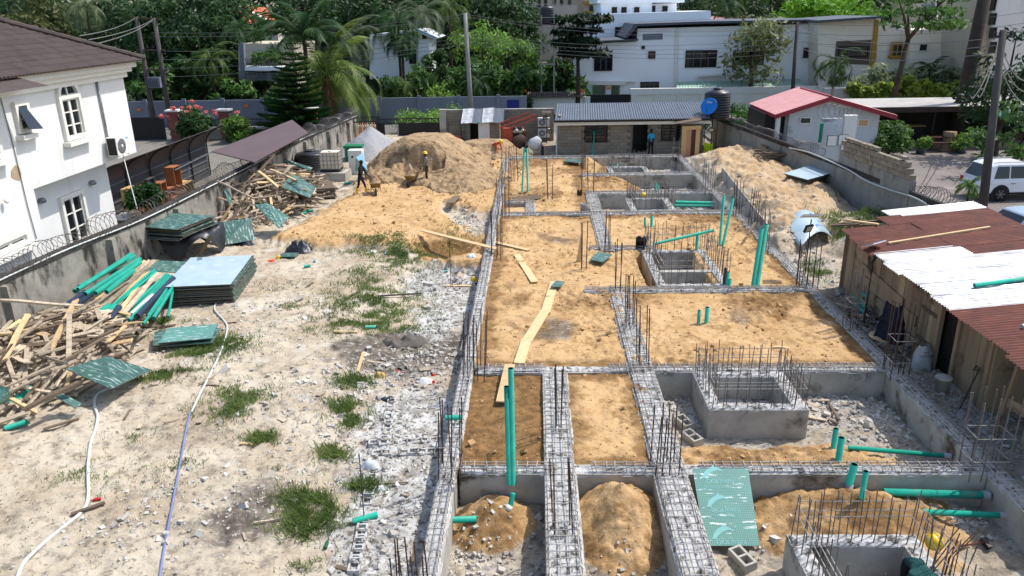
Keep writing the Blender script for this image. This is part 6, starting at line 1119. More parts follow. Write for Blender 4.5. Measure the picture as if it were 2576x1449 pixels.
facade('cream_pier', [(1692,300),(1704,300),(1708,70),(1700,70)], Y-.15, .2, m_trim, v); facade('grey_plaque', [(1617,101),(1667,99),(1667,84),(1617,86)], Y-.06, .1, m_grey, v)
for a in ((1497,140,1538,176,Y-.6,3),(1633,131,1646,146,Y,1),(1727,129,1799,167,Y,4),(1846,130,1918,161,Y,4),(1613,208,1655,226,Y,4),(1616,117,1620,121,Y,1)): fwin(v, *a)
facade('canopy_slab', [(1759,193),(1825,190),(1825,187),(1759,190)], Y-.8, .8, m_trim, v)
ob('villa_garden', MB().b6(PY(1440,240,Y).x,PY(1580,240,Y).x,Y+2,Y+30,-1.2,-.7), M('lawn', (104,150,40), (90,136,34), 1, .9), kind='structure', label='bright lawn seen through the villa opening')
facade('garden_back', [(1440,240),(1590,240),(1590,170),(1440,170)], Y+20, .3, M('garden_green', (84,120,40), (60,96,30), .8, .9), v)
u = thing('white_block', 'taller plain white block with a parapet behind the villa', 'building', PY(1650,100,92)); facade('wall', [(1490,240),(1790,240),(1788,27),(1490,36)], 92, 10, m_fwhite, u); facade('upper_wall', [(1518,60),(1640,60),(1640,-40),(1503,-40)], 96, 12, m_fwhite, u); facade('upper_return', [(1640,60),(1702,60),(1702,8),(1640,10)], 97, 6, m_fwhite, u); facade('roof_slab', [(1503,8),(1722,6),(1722,-40),(1503,-40)], 95.5, 14, m_fwhite, u)
for x in (1541,1565,1597): fwin(u, x, 20, x+9, 33, 96, 1)
for x in (1637,1668): fwin(u, x, 17, x+9, 31, 97, 1)
fwin(u, 1549, 70, 1566, 95, 92, 2)
w = thing('cream_villa', 'cream villa with gold column and bay windows right of the white villa', 'building', PY(2250,240,80)); facade('wall', [(2058,290),(2215,290),(2215,44),(2058,56)], 81, 10, m_fcream, w); facade('roof_edge', [(2058,58),(2218,46),(2218,40),(2058,51)], 80, 11, m_soft, w); facade('gold_column', [(2202,172),(2188,172),(2202,50),(2211,50)], 80.8, .25, m_gold, w)
facade('right_wall', [(2212,290),(2292,290),(2292,62),(2212,54)], 81.2, 10, m_fcream, w); facade('front_block', [(2288,290),(2454,290),(2454,74),(2310,76),(2288,76)], 79.5, 8, m_fcream, w); facade('balcony_recess', [(2098,160),(2186,163),(2192,100),(2104,104)], 80.95, .08, M('shaded_brown', (112,98,84), (98,86,74), 1, .9), w)  # balcony recess is a flat panel, its shade put into the brown
fwin(w,2112,118,2180,140,80.85,3); fwin(w,2021,120,2050,146,83.9,2,m_trim)
o = fwin(w,2247,112,2290,140,80.9,4,m_gold,1,None,.25); o2 = fwin(w,2314,112,2330,127,79.45,1,m_trim); fwin(w,2386,110,2430,137,79.45,4,m_trim,1,None,.18); fwin(w,2242,192,2280,216,80.9,3,m_trim); fwin(w,2091,195,2104,209,80.95,1,m_soft)
facade('gold_sill', [(2240,146),(2294,144),(2294,139),(2240,141)], 80.4, .6, m_gold, w)
z_ = thing('louvred_block', 'block with grey horizontal louvres behind the umbrella tree', 'building', PY(2400,70,95)); facade('wall', [(2320,110),(2480,110),(2480,-40),(2320,-40)], 95, 8, m_beigew, z_)
for i in range(9): facade('louvre', [(2322,72-i*7),(2452,72-i*7),(2452,67-i*7),(2322,67-i*7)], 94.3, .5, m_grey, z_)
z_ = thing('tall_white_block', 'tall white block with a dark window strip at the right edge', 'building', PY(2540,250,72)); facade('wall', [(2484,300),(2640,300),(2640,-60),(2500,-60)], 72, 10, m_white, z_); facade('side_wall', [(2462,300),(2484,300),(2500,-60),(2478,-60)], 72.3, 8, m_beigew, z_)
for y0 in (0,36,72,108): fwin(z_, 2492, y0, 2500, y0+24, 71.9, 1)
z_ = thing('apartment_block', 'beige apartment block with orange balconies far behind the water tower', 'building', PY(1400,80,150)); facade('wall', [(1315,140),(1470,140),(1470,-60),(1315,-60)], 150, 12, m_beigew, z_); facade('wing_wall', [(1470,120),(1515,120),(1515,-60),(1470,-60)], 146, 12, m_pink, z_)
for y0 in (-4,14): [fwin(z_, x, y0, x+5, y0+12, 149.9, 1) for x in (1332,1354,1370,1392,1410,1430)]
for y0 in (3,28): facade('balcony', [(1466,y0+8),(1512,y0+8),(1512,y0),(1466,y0)], 145, 1, m_gold, z_); fwin(z_, 1484, y0-12, 1494, y0-1, 145.9, 2)
z_ = thing('pink_building', 'pink flat-roofed building behind the steel water tower', 'building', PY(1400,100,125)); facade('wall', [(1330,150),(1452,150),(1452,13),(1392,14),(1392,32),(1330,34)], 125, 10, m_pink, z_)
ob('red_roof', MB().poly([PY(1785,57,112), PY(1885,57,112), PY(1880,42,120), PY(1790,42,120)], (0,0,.1)), m_redroof, None, False, 'flat red roof showing behind the white block', 'roof')
z_ = thing('far_tower', 'white tower with small windows between the trees', 'building', PY(2330,40,150)); facade('wall', [(2290,120),(2380,120),(2380,-80),(2290,-80)], 150, 10, m_fwhite, z_)
for x in (2311,2322,2344): fwin(z_, x, 8, x+6, 24, 149.9, 1, m_trim)
z_ = thing('far_tower', 'white tower behind the dark trees left of the bright tree', 'building', PY(1750,20,150)); facade('wall', [(1722,70),(1770,70),(1770,-60),(1722,-60)], 150, 10, m_fwhite, z_); fwin(z_,1735,5,1740,17,149.9)
# house behind the palms, terracotta roof, blue-grey house
Y = 84.; p_ = thing('palm_house', 'white house with blue roof edge half hidden behind palms', 'house', PY(1000,250,Y)); facade('wall', [(930,250),(1056,250),(1056,88),(930,90)], Y, 8, m_fwhite, p_); facade('corner_wall', [(1052,200),(1080,200),(1080,85),(1052,82)], Y-1, 6, m_fwhite, p_); facade('roof_edge', [(930,88),(1048,74),(1098,96),(1094,100),(1048,80),(930,94)], Y-1.6, 9, m_fwhite, p_); facade('blue_gutter', [(1046,74),(1050,72),(1100,94),(1098,97)], Y-1.8, .3, m_bluesheet, p_); fwin(p_,1030,128,1046,158,Y-.02,2); fwin(p_,1064,80,1072,96,Y-1.02,1)
for fx in range(1056, 1080, 6): pass
q_ = thing('terracotta_house', 'house with terracotta tile roof far behind the trees', 'house', PY(640,90,104)); ob('roof', MB().poly([PY(600,62,100), PY(700,62,100), PY(668,22,106), PY(600,17,106)], (0,0,.15)), M('terracotta_tile', (206,110,76), (188,96,66), 2, .8), q_); ob('ridge', MB().bar(PY(604,18,105.8), PY(690,62,99.8), .4), m_trim, q_); facade('wall', [(600,120),(700,120),(700,58),(600,58)], 102, 6, m_fcream, q_)
q_ = thing('balcony_house', 'blue-grey house with balcony and striped awning behind the street wall', 'house', PY(660,250,80)); facade('wall', [(600,260),(740,260),(740,110),(600,110)], 82, 8, m_beigew, q_); facade('column', [(606,240),(618,240),(612,108),(602,108)], 79.5, .5, m_grey, q_); facade('balcony_slab', [(602,178),(735,178),(735,168),(602,168)], 79.6, 2.4, m_fwhite, q_); facade('dark_ground_floor', [(618,250),(735,250),(735,206),(618,206)], 81.9, .1, m_black, q_)
for i in range(26): p = PY(620+i*4.4, 168, 79.7); ob('baluster', MB().bar(p, p+Vector((0,0,.8)), .04), m_dsteel, q_)
for i in range(5): facade('awning_slat', [(618,187+i*4),(735,185+i*4),(735,183+i*4),(618,185+i*4)], 79.3-i*.12, .1, m_slate, q_)
# street side walls of the villas
Y = 79.; t = thing('villa_wall', 'cream villa wall with brown corrugated coping', 'wall', PY(1400,270,Y)); p, q = PY(1325,246,Y), PY(1472,246,Y); ob('wall', MB().b6(p.x,q.x,Y,Y+.3,-1.2,p.z), m_fcream, t); ob('pier', MB().b6(q.x-.05,q.x+.5,Y-.2,Y+.5,-1.2,q.z+.1), m_trim, t)
tmm = mesh('coping_tile', MB().grid(lambda u, v: ((u-.5)*.24, v*1.3, .09*math.sin(u*math.pi)+.42*v), 5, 2), M('brown_coping', (104,96,88), (84,78,72), 2, .9, rnd=.15))
for i in range(25): link('coping_tile', tmm, t, (p.x+(q.x-p.x)*(i+.5)/25, Y-.6, p.z+.02))
p, q = PY(1474,258,Y), PY(1586,258,Y); ob('villa_gate', MB().b6(p.x,q.x,Y,Y+.1,-1.2,PY(1530,238,Y).z), m_black, None, False, 'black panelled villa gate behind the hut roof', 'gate')
t = thing('villa_wall', 'long cream wall with green carport roof in front of the villas', 'wall', PY(1800,270,Y)); p, q = PY(1588,226,Y), PY(2066,214,Y); ob('wall', MB().b6(p.x,q.x,Y,Y+.3,-1.2,p.z-.5), m_fcream, t); ob('band', MB().b6(p.x-.1,q.x+.1,Y-.08,Y+.4,p.z-.498,p.z+.1), m_trim, t); pm2 = mesh('pilaster', MB().box((0,0,0),(.5,.12,2.6)), m_trim)
for i in range(9): link('pilaster', pm2, t, (p.x+.3+i*(q.x-p.x-.6)/8, Y-.06, p.z-1.82))
cp = thing('carport', 'pale green corrugated carport roof behind the cream wall', 'carport', PY(1850,215,81)); a, b = PY(1702,222,80), PY(2022,214,80)
ob('roof_sheet', corrug(MB(), a, (b-a), PY(1702,206,83)-a, 160, 2, .03, 0, .3), M('green_roof_sheet', (150,180,164), (134,166,150), 1, .6), cp); ob('edge', MB().bar(a-Vector((0,.05,.1)), b-Vector((0,.05,.1)), .2), m_trim, cp)
for i in range(5): pz = a.lerp(b, i/4); ob('post', MB().b6(pz.x-.05,pz.x+.05,80.1,80.2,-1,pz.z-.1), m_steel, cp)
Y = 74.; t = thing('hedge_wall', 'grey wall under the yellow-green climbing hedge', 'wall', PY(2200,240,Y)); p, q = PY(2075,222,Y), PY(2480,214,Y); ob('wall', MB().b6(p.x,q.x,Y,Y+.25,-1.2,p.z), m_gh, t)
# ================= poles, wires, water tower =================
m_wire = M('wire_grey', (128,128,126), (110,110,108), 3, .6)
def wire(a, b, s, label, r=.022, mat=None): ob('power_line', MB().tube(sag(a, b, s, 14), r, 4), mat or m_wire, None, False, label, 'power line', 'overhead wires')
cpb, cpt = PY(1187,300,68), PY(1170,33,68); cpb.z = -.8; upole(cpb, cpt, .22, .16, 'pale concrete pole in front of the street wall', m_cpole)
rpb, rpt = PY(1996,225,77), PY(2006,55,77); rpb.z = -.8; upole(rpb, rpt, .2, .15, 'dark slim pole before the cream villa', m_pole, [(.98,1.0,(1,0,0))])
H1b, H1t, H2b, H2t = PY(385,292,70), PY(343,42,70), PY(424,285,70), PY(388,45,70); H1b.z = H2b.z = -.8; t = upole(H1b, H1t, .24, .18, 'twin old poles carrying a transformer by the white house', m_pole); ob('second_shaft', MB().tube([H2b, H2t], [.24,.18], 10), m_pole, t, True)
for f in (.99,.72,.55,.42): ob('crossbeam', MB().bar(H1b.lerp(H1t, f)-Vector((.5,0,0)), H2b.lerp(H2t, f)+Vector((.5,0,0)), .14), m_rust, t)
for k in range(4): p = H1b.lerp(H1t,.72).lerp(H2b.lerp(H2t,.72), k/3); ob('insulator', MB().lathe(p+Vector((0,0,.1)), [(.06,0),(.09,.1),(.05,.3),(.08,.4)], 8), m_dsteel, t)
p = PY(391,207,69.7); ob('transformer', MB().box(p,(1.1,.7,.9)), m_grey, t); [ob('fin', MB().box(p+Vector((-.45+.18*i,-.4,0)),(.03,.12,.8)), m_slate, t) for i in range(6)]
for i, (z1, z2) in enumerate(((40,36),(47,42),(92,85),(102,93),(112,101),(122,109))):
    wire(PY(380+6*i,84+i*22 if i > 1 else 82+10*i,70), PY(1172+(z2-36)*.15,z2,68), .5, f'overhead wire {["topmost","second","third","fourth","fifth","lowest"][i]} left of the pale concrete pole'); wire(PY(1172,z2,68), PY(2004,66+i*13,77), .9, f'overhead wire {["topmost","second","third","fourth","fifth","lowest"][i]} between concrete pole and slim pole'); wire(PY(2004,58+i*12,77), PR+Vector((0,0,-.15*i)) if i % 2 else PY(2640,20+i*14,70), .7, f'overhead wire {["topmost","second","third","fourth","fifth","lowest"][i]} right of the slim pole')
for i, (a, b) in enumerate((((340,45),(200,90)),((385,48),(222,100)),((385,50),(246,109)))): wire(PY(*a,70), PX(*b,-19.5), .2, ['upper','middle','lower'][i]+' service wire from the twin poles to the tiled roof', .02, m_wire)
for i in range(3): wire(PR+Vector((0,0,-.3-.3*i)), PX(2600,200+30*i,26), .6, ['upper','middle','lower'][i]+' loose cable hanging from the leaning dark pole')
for i in range(2): wire(PR+Vector((0,0,-.2)), PY(2440+20*i,240,52), .9, ['left','right'][i]+' drooping cable beside the thick palm trunk', .03, m_hose)
Y = 78.; t = thing('water_tower', 'slender steel water tower with black tank before the villas', 'water tower', PY(1380,220,Y)); zt = PY(1380,60,Y).z
for dx in (1362,1394):
    for dy in (0,1.4): ob('post', MB().bar(PY(dx,220,Y)+Vector((0,dy,-.5)), Vector((PY(dx,60,Y).x,Y+dy,zt+(.8 if dy == 0 else .3))), .1), m_steel, t)
for fy in (62,116,162,44): a, b = PY(1358,fy,Y), PY(1398,fy,Y); [ob('brace', MB().bar(a+Vector((0,dy,0)), b+Vector((0,dy,0)), .07), m_steel, t) for dy in (0,1.4)]
ob('platform', MB().b6(PY(1356,62,Y).x,PY(1400,62,Y).x,Y-.2,Y+1.7,zt-.12,zt-.02), m_dsteel, t); water_tank((PY(1376,60,Y).x,Y+.7,zt), .72, 1.75, 'black water tank on top of the steel tower', 6); ob('mast', MB().tube([PY(1394,60,Y), PY(1392,-30,Y)], .04, 6), m_steel, t)
# ================= trees =================
LEAFM = {}
def leafmat(c, c2, tr=.38):
    k = (c, c2)
    if k in LEAFM: return LEAFM[k]
    m = M(f'foliage_{len(LEAFM)}', c, c2, .55, .55, spec=.35, detail=3); nt = m.node_tree; b = nt.nodes['Principled BSDF']; tl = nt.nodes.new('ShaderNodeBsdfTranslucent'); mx = nt.nodes.new('ShaderNodeMixShader'); mx.inputs[0].default_value = tr; out = nt.nodes['Material Output']
    nt.links.new(b.inputs['Base Color'].links[0].from_socket, tl.inputs[0]); nt.links.new(b.outputs[0], mx.inputs[1]); nt.links.new(tl.outputs[0], mx.inputs[2]); nt.links.new(mx.outputs[0], out.inputs[0]); LEAFM[k] = m; return m
def leaf_cloud(cent, rad, n, size, seed, squash=.8, droop=0., aspect=2.2):
    g = np.random.default_rng(seed); K = len(cent); w = rad**2; k = g.choice(K, n, p=w/w.sum()); d = g.normal(size=(n,3)); d /= np.linalg.norm(d, axis=1, keepdims=True); rr_ = g.random(n)**.45
    c = cent[k]+d*(rad[k]*rr_)[:,None]*np.array([1,1,squash]); nrm = d*.6+g.normal(size=(n,3))*.6+np.array([0,0,.55]); nrm /= np.linalg.norm(nrm, axis=1, keepdims=True)
    a = np.cross(nrm, g.normal(size=(n,3))); a /= np.linalg.norm(a, axis=1, keepdims=True)+1e-9; a[:,2] -= droop; b = np.cross(nrm, a); s = size*(.6+.8*g.random(n)); a *= (s*aspect/2)[:,None]; b *= (s/2)[:,None]
    V = np.stack([c-a, c-b*.8+a*.1, c+a, c+b*.8+a*.1], 1).reshape(-1,3); return V, np.arange(4*n).reshape(n,4)
def tree(fx, fy_top, Y, crown_w, crown_h, label, col, col2, n=3600, seed=1, size=.34, z0=-.8, K=26, name='broadleaf_tree', flat=1., trunk=True, lean=0., layered=False, cat='tree', group='trees behind the street', droop=0.):
    top = PY(fx, fy_top, Y); base = Vector((top.x-lean, Y, z0)); g = np.random.default_rng(seed); cz = top.z-crown_h/2
    t = thing(name, label, cat, base, 0, group); u = g.normal(size=(K,3)); u /= np.linalg.norm(u, axis=1, keepdims=True); r = .45+.5*g.random(K)**.6; cent = np.array([top.x,Y,cz])+u*r[:,None]*np.array([crown_w/2,crown_w/2.4,crown_h/2])
    if layered: cent[:,2] = top.z-crown_h*(g.integers(0,4,K)+.5)/4
    rad = crown_w*(.13+.12*g.random(K)); V, F = leaf_cloud(cent, rad, n, size, seed+1, .3 if layered else .75, droop)
    o = link('crown', npmesh('crown', V, F, leafmat(col, col2)), t)
    if trunk:
        mb = MB(); hb = max(cz-crown_h*.25, z0+.5); fork = Vector((top.x-lean*.3,Y,z0+(hb-z0)*.8)); rt0 = .05*crown_w*.7+.06; mb.tube([base, base.lerp(fork,.5)+Vector((.1,0,0)), fork], [rt0, rt0*.8, rt0*.65], 8)
        ob('trunk', mb, m_bark, t, True)
        for i in range(6): e = Vector(cent[(i*4) % K]); ob('limb', MB().tube([fork, fork.lerp(e,.5)+Vector((0,0,.3)), e], [rt0*.5, rt0*.3, .03], 6), m_bark, t)
    return t
m_bark = M('bark', (84,72,60), (60,52,44), 3, .95, bump=.4, bsc=8)
DK, DK2, MD, MD2, LT, LT2, OL, OL2 = (64,94,48), (40,64,34), (92,130,58), (54,86,38), (132,168,64), (92,128,46), (104,110,62), (70,80,42)
B = [(30,-60,92,9,12,'olive weeping tree above the tiled roof',OL,OL2,.3,.5),(120,-30,105,10,12,'dark tree behind the fan palm',DK,DK2,.3,0),(300,-40,96,9,13,'tall dark tree left of the twin poles',DK,DK2,.32,0),(395,-30,88,8,12,'dense dark tree behind the twin poles',DK,DK2,.32,0),(480,-20,86,8,11.5,'dense dark tree right of the twin poles',DK,DK2,.32,0),(555,-50,94,9,13,'dark tree before the terracotta roof',DK,DK2,.32,0),
    (520,110,80,5,6,'shrubby dark tree above the grey street wall',DK,MD2,.3,0),(440,120,79,4.5,6.5,'dark bush behind the transformer',DK,MD2,.3,0),(650,75,82,4.5,6,'mid green tree beside the blue-grey house',MD,MD2,.28,0),(365,150,77,4,5,'low leafy bush left of the transformer',MD,MD2,.3,0),
    (790,-60,110,11,13,'tall dark tree high above the coconut palm',DK,DK2,.34,0),(905,-50,104,10,12,'dark tree above the white palm house',DK,DK2,.34,0),(1010,-60,112,11,13,'very dark tree behind the fan-leaved palms',DK,DK2,.34,0),(1120,-50,106,10,12,'dark tree left of the pale pole top',DK,DK2,.34,0),(1230,-60,112,10,14,'dark tree right of the pale pole top',DK,DK2,.34,0),(1290,-10,118,9,11,'dark tree beside the apartment block',DK,DK2,.34,0),
    (1090,120,82,3.6,5.5,'dark shrubby tree right of the white palm house',DK,MD2,.28,0),(1040,165,77,4.2,4.2,'bushy dark palm thicket by the street wall',MD,DK2,.3,.5),(1115,185,76.5,4,3,'bright green feathery bush on the street wall',LT,MD,.2,.2),(1160,150,79,4,5,'leafy bush left of the pale pole',MD,MD2,.28,.4),(1225,140,78,4.5,5,'broad-leaved bush right of the pale pole',MD,DK2,.3,.3),(1275,90,84,5,6,'light feathery tree with fine leaves',LT,MD2,.22,.2),(1325,110,86,5,6.5,'light green tree left of the water tower',MD,MD2,.26,.2),(1210,60,90,7,7,'feathery light green tree behind the pale pole',LT,MD,.22,.2),(1310,165,78,4,4.5,'banana-leaved bush left of the cream wall',MD,DK2,.42,.4),(1415,140,82,4,5,'banana-leaved bush right of the water tower',MD,DK2,.42,.4),(980,190,76,4,3.4,'low bush under the white palm house',MD,MD2,.28,.3),(700,200,76.5,4,3.2,'dark bush behind the conical pine',DK,MD2,.28,.2),(585,205,76,4,3,'low bush behind the pink flowers',MD,MD2,.28,.2)]
for i, (fx, fy, Y, cw, ch, lab, c, c2, sz, dr) in enumerate(B): tree(fx, fy, Y, cw, ch, lab, c, c2, int(cw*ch*46), 40+i, sz, droop=dr, K=max(14, int(cw*ch*.5)))
ob('garden_ground', MB().b6(-70,60,72.3,160,-1.28,-.95), M('garden_soil', (52,62,34), (36,44,26), .5, .95), kind='structure', label='dark green garden ground behind the street walls')  # ground cover in its own mottled dark green
g = np.random.default_rng(77); n = 70; cent = np.stack([np.linspace(PY(300,250,78).x, PY(1340,250,78).x, n)+g.normal(size=n)*.4, 77.5+g.random(n)*6, .2+1.6*g.random(n)], -1); V, F = leaf_cloud(cent, .7+.7*g.random(n), 11000, .3, 78, .9, .3); tag(link('undergrowth', npmesh('undergrowth', V, F, leafmat((62,92,38),(32,54,24)))), 'dense dark undergrowth filling the garden behind the street wall', None, None, 'stuff')
n = 90; cent = np.stack([np.linspace(-130, 130, n)+g.normal(size=n)*2, 172+g.random(n)*14, 2+13*g.random(n)], -1); V, F = leaf_cloud(cent, 3.5+2.5*g.random(n), 16000, 1.1, 79, .9); tag(link('distant_wood', npmesh('distant_wood', V, F, leafmat(DK, DK2))), 'far wood closing the view behind the buildings', None, None, 'stuff')
tree(1455,34,79,5.6,4.2,'dark layered almond tree left of the white villa',(40,64,34),(22,40,22),3200,90,.4,layered=True,K=30,name='almond_tree',group='trees before the villas'); tree(1905,50,80,7.6,6.0,'open-crowned tree before the white villa windows',(128,134,84),(86,96,56),1500,91,.3,K=26,lean=.3,group='trees before the villas'); tree(2108,-30,104,13,5,'bright yellow-green tree above the cream villa roof',(120,170,40),(86,132,30),4200,92,.34,layered=True,K=34,group='trees before the villas')
tree(2318,-50,70,7.4,4.0,'flat-topped umbrella tree before the cream villa',(92,132,58),(60,92,42),1500,93,.26,layered=True,K=30,name='umbrella_tree',lean=1.2,group='trees before the villas')
for i, (fx, fy, Y, cw, ch, lab, c, c2) in enumerate(((1715,-20,118,8,6,'dark tree left of the palm behind the white block',DK,DK2),(1790,-40,125,10,9,'dark drooping tree behind the white block',DK,DK2),(1880,-30,120,9,8,'dark tree behind the villa roof',DK,DK2),(1960,-50,126,11,10,'dark tree left of the bright tree',DK,DK2),(2230,-50,126,11,9,'dark tree behind the bright tree',DK,DK2),(2420,-60,120,10,8,'dark tree above the louvred block',DK,DK2),
    (2560,75,50,6,6.6,'dense dark tree at the right picture edge',(40,70,32),(22,42,20)),(2530,150,56,5,6,'dark leafy tree behind the leaning pole',DK,DK2),(2555,250,44,4,4.2,'leafy shrub below the bunting',MD,DK2))): tree(fx, fy, Y, cw, ch, lab, c, c2, int(cw*ch*44), 120+i, .3 if Y > 60 else .2, K=max(16, int(cw*ch*.5)))
def shrub(p, w, h, label, c, c2, n, seed, size, cat='shrub', stems=True, name='shrub', group=None, K=14):
    g = np.random.default_rng(seed); t = thing(name, label, cat, p, 0, group); u = g.normal(size=(K,3)); u /= np.linalg.norm(u, axis=1, keepdims=True); cent = np.array([p[0],p[1],p[2]+h*.55])+u*np.array([w/2,w/2.2,h*.42])*(.3+.6*g.random(K))[:,None]; V, F = leaf_cloud(cent, (w*.16+w*.1*g.random(K)), n, size, seed, .8); link('foliage', npmesh('foliage', V, F, leafmat(c, c2)), t)
    if stems: [ob('stem', MB().tube([Vector(p), Vector(p).lerp(Vector(cent[i]),.5), Vector(cent[i])], [.04,.03,.015], 5), m_bark, t) for i in range(4)]
    return t, cent
FL = PY(505,345,63.2); FL.z = -.8; t, cent = shrub(FL, 3.8, 3.4, 'round bush with coral pink blossoms by the brick pillar', DK, MD2, 2600, 7, .2); g = np.random.default_rng(3); fc = np.array([FL.x,FL.y-.5,FL.z+2.5])+g.normal(size=(16,3))*np.array([1.05,.45,.4]); V, F = leaf_cloud(fc, .13+.12*g.random(16), 900, .13, 4, .8, 0, 1.2); link('blossoms', npmesh('blossoms', V, F, leafmat((236,146,138), (224,116,114))), t)
shrub(PX(368,515,-18.6)*1.0+Vector((0,0,-.55)), 2.0, 1.8, 'clipped green conifer bush behind the razor wire', (40,92,28), (26,62,20), 2600, 8, .1); p = PY(600,345,62.5); p.z = -.8; shrub(p, 3.4, 2.2, 'leafy creeper on the low beige wall', LT, MD2, 1600, 9, .2)
for i, (fx, fy, Y, w, h, lab, c, c2) in enumerate(((2235,345,50.5,3.2,2.4,'feathery bush with orange flowers by the red-roofed house',MD,DK2),(2320,368,51.5,1.0,1.3,'potted flowering plant before the picnic table',LT,MD),(2418,370,51.8,1.7,1.3,'rounded bright shrub in a grey pot',LT,MD),(2040,318,57,3.0,1.6,'dark shrub behind the red-roofed house',MD,DK2),(2180,352,47.5,1.6,.9,'small bush at the corner of the red-roofed house',MD,MD2),(1090,298,66,6,1.4,'green shrubs showing above the site gate',LT,MD),(1840,272,64,5,1.6,'clipped hedge right of the black tank',(70,116,40),(50,88,30)))):
    p = PY(fx, fy+12, Y); p.z = -.4; shrub(p, w, h, lab, c, c2, int(520*w*h/1.5)+500, 150+i, .14)
for fx, lab in ((2318,'grey tub under the flowering plant'),(2418,'grey tub under the rounded shrub')): p = PY(fx, 372, 51.6); p.z = -.36; ob('plant_tub', MB().lathe(p, [(.28,0),(.36,.62),(.33,.62),(.28,.5)], 16), m_slate, None, True, lab, 'plant pot')
for i, (fx, lab) in enumerate(((2180,'left part of the pale frangipani row before the cream villa'),(2260,'frangipani with white blossoms before the cream villa'),(2350,'right part of the pale frangipani row before the cream villa'),(2420,'grey-green shrub left of the thick palm trunk'))): p = PY(fx, 226, 76.5); p.z = 0; shrub(p, 4.4, 3.6, lab, (158,166,130), (112,124,88), 560, 170+i, .3, K=20)
g = np.random.default_rng(5); p, q = PY(2140,235,73.6), PY(2440,228,73.6); cent = np.stack([np.linspace(p.x,q.x,40), np.full(40,73.5)+g.normal(size=40)*.2, np.full(40,p.z+.0)+g.normal(size=40)*.45], -1); V, F = leaf_cloud(cent, np.full(40,.7), 3600, .42, 6, .9, 0, 1.3); t = thing('hedge', 'yellow-green climbing hedge along the grey wall', 'hedge', (p.x,73.6,-.5)); link('foliage', npmesh('foliage', V, F, leafmat((150,166,62), (96,122,40))), t)
# palms
def frond_mesh(L, droop, nleaf, ll, mat, seed, up=.5, fan=False, wid=.07):
    rr = random.Random(seed); mb = MB(); pts = []; a = up
    p = Vector((0,0,0)); N = 14
    for i in range(N+1): pts.append(p.copy()); a -= droop/N*(1+i/N); p = p+Vector((math.cos(a),0,math.sin(a)))*(L/N)
    mb.tube(pts, [.045*(1-.8*i/N) for i in range(N+1)], 4)
    for i in range(nleaf):
        f = .12+.88*i/(nleaf-1); k = f*N; j = min(int(k), N-1); q = pts[j].lerp(pts[j+1], k-j); d = (pts[j+1]-pts[j]).normalized(); l = ll*(math.sin(min(1,f*1.15)*math.pi*.82)+.25)
        for s in (-1,1): v = (Vector((0,s,0))*.8+d*(.55+.3*f)+Vector((0,0,-.35-.35*rr.random()))).normalized(); m1 = q+v*l*.5+Vector((0,0,.04)); e = q+v*l+Vector((0,0,-.18*l)); w = d*wid; mb.add([q-w*.5, q+w*.5, m1+w*.5, e, m1-w*.5], [(0,1,2,3,4)])
    return mesh('frond', mb, mat)
def palm(fx, fy, Y, L, nf, label, mat, trunk_r=.16, seed=1, z0=-.8, lean=0., droop=1.9, ll=.9, nl=30, name='palm_tree', up=(-.4,1.2), tmat=None, wid=.07, dead=0):
    c = PY(fx, fy, Y); t = thing(name, label, 'palm', (c.x-lean,Y,z0)); rr = random.Random(seed); ms = [frond_mesh(L, droop*(.8+.3*k), nl, ll, mat, seed+k, .3, False, wid) for k in range(3)]; md = frond_mesh(L*.8, droop*1.3, nl, ll*.8, leafmat((150,124,80),(118,92,58)), seed+9) if dead else None
    ob('trunk', MB().tube(smooth_line([(c.x-lean,Y,z0), (c.x-lean*.6,Y,z0+(c.z-z0)*.5), (c.x,Y,c.z)]), [trunk_r*(1.25-.4*i/12) for i in range(13)], 8), tmat or m_bark, t, True)
    for i in range(nf): e = up[1]-(up[1]-up[0])*(i/nf)**.8; o = link('frond', md if dead and i >= nf-dead else ms[i % 3], t, c, (0,-e,i*2.399+rr.uniform(-.2,.2)), (1,1,1)); 
    return t
PG, PG2 = leafmat((104,124,56),(66,92,40)), leafmat((70,104,52),(42,72,36))
palm(822,190,68.5,6.2,24,'big coconut palm with yellowing fronds by the left wall end',leafmat((138,154,76),(88,114,50)),.2,3,lean=-.6,droop=1.15,ll=1.15,nl=44,up=(-.75,1.3),dead=2,name='coconut_palm')
palm(765,100,69,5.2,16,'dark coconut palm behind the conical pine',PG2,.2,5,droop=1.0,ll=1.1,nl=40,up=(.1,1.35),name='coconut_palm'); palm(880,100,76,4.2,14,'palm with pale broad fronds left of the white palm house',leafmat((118,130,100),(70,86,58)),.2,6,ll=1.0,nl=30,droop=1.6)
for i, (fx, fy, Y, L, nf, lab, m) in enumerate(((600,70,84,4.4,14,'feathery palm before the terracotta house',PG2),(215,20,90,3.6,16,'fan palm above the tiled roof',leafmat((140,150,110),(92,108,70))),(1000,60,80,4.2,16,'feathery palm over the white palm house roof',PG2),(1060,35,86,4.6,16,'tall grey-green palm right of the white palm house',leafmat((118,130,100),(78,94,64))),(1130,20,92,5,12,'fan-shaped traveller palm above the pale pole',PG),(1010,100,79,2.6,14,'slim palm standing before the white palm house',PG2),(530,150,78,3.4,12,'arching areca palm by the twin poles',PG),(1020,215,76,2.8,12,'arching palm low over the street wall',PG),(1200,210,75.5,2.6,12,'arching palm right of the pale pole foot',PG2),(1830,20,112,5,14,'drooping palm behind the white block',PG2),(2340,175,77,2.4,12,'dark palm before the cream villa corner',PG2))):
    palm(fx, fy, Y, L, nf, lab, m, .14, 20+i, ll=.8, nl=26, droop=1.7)
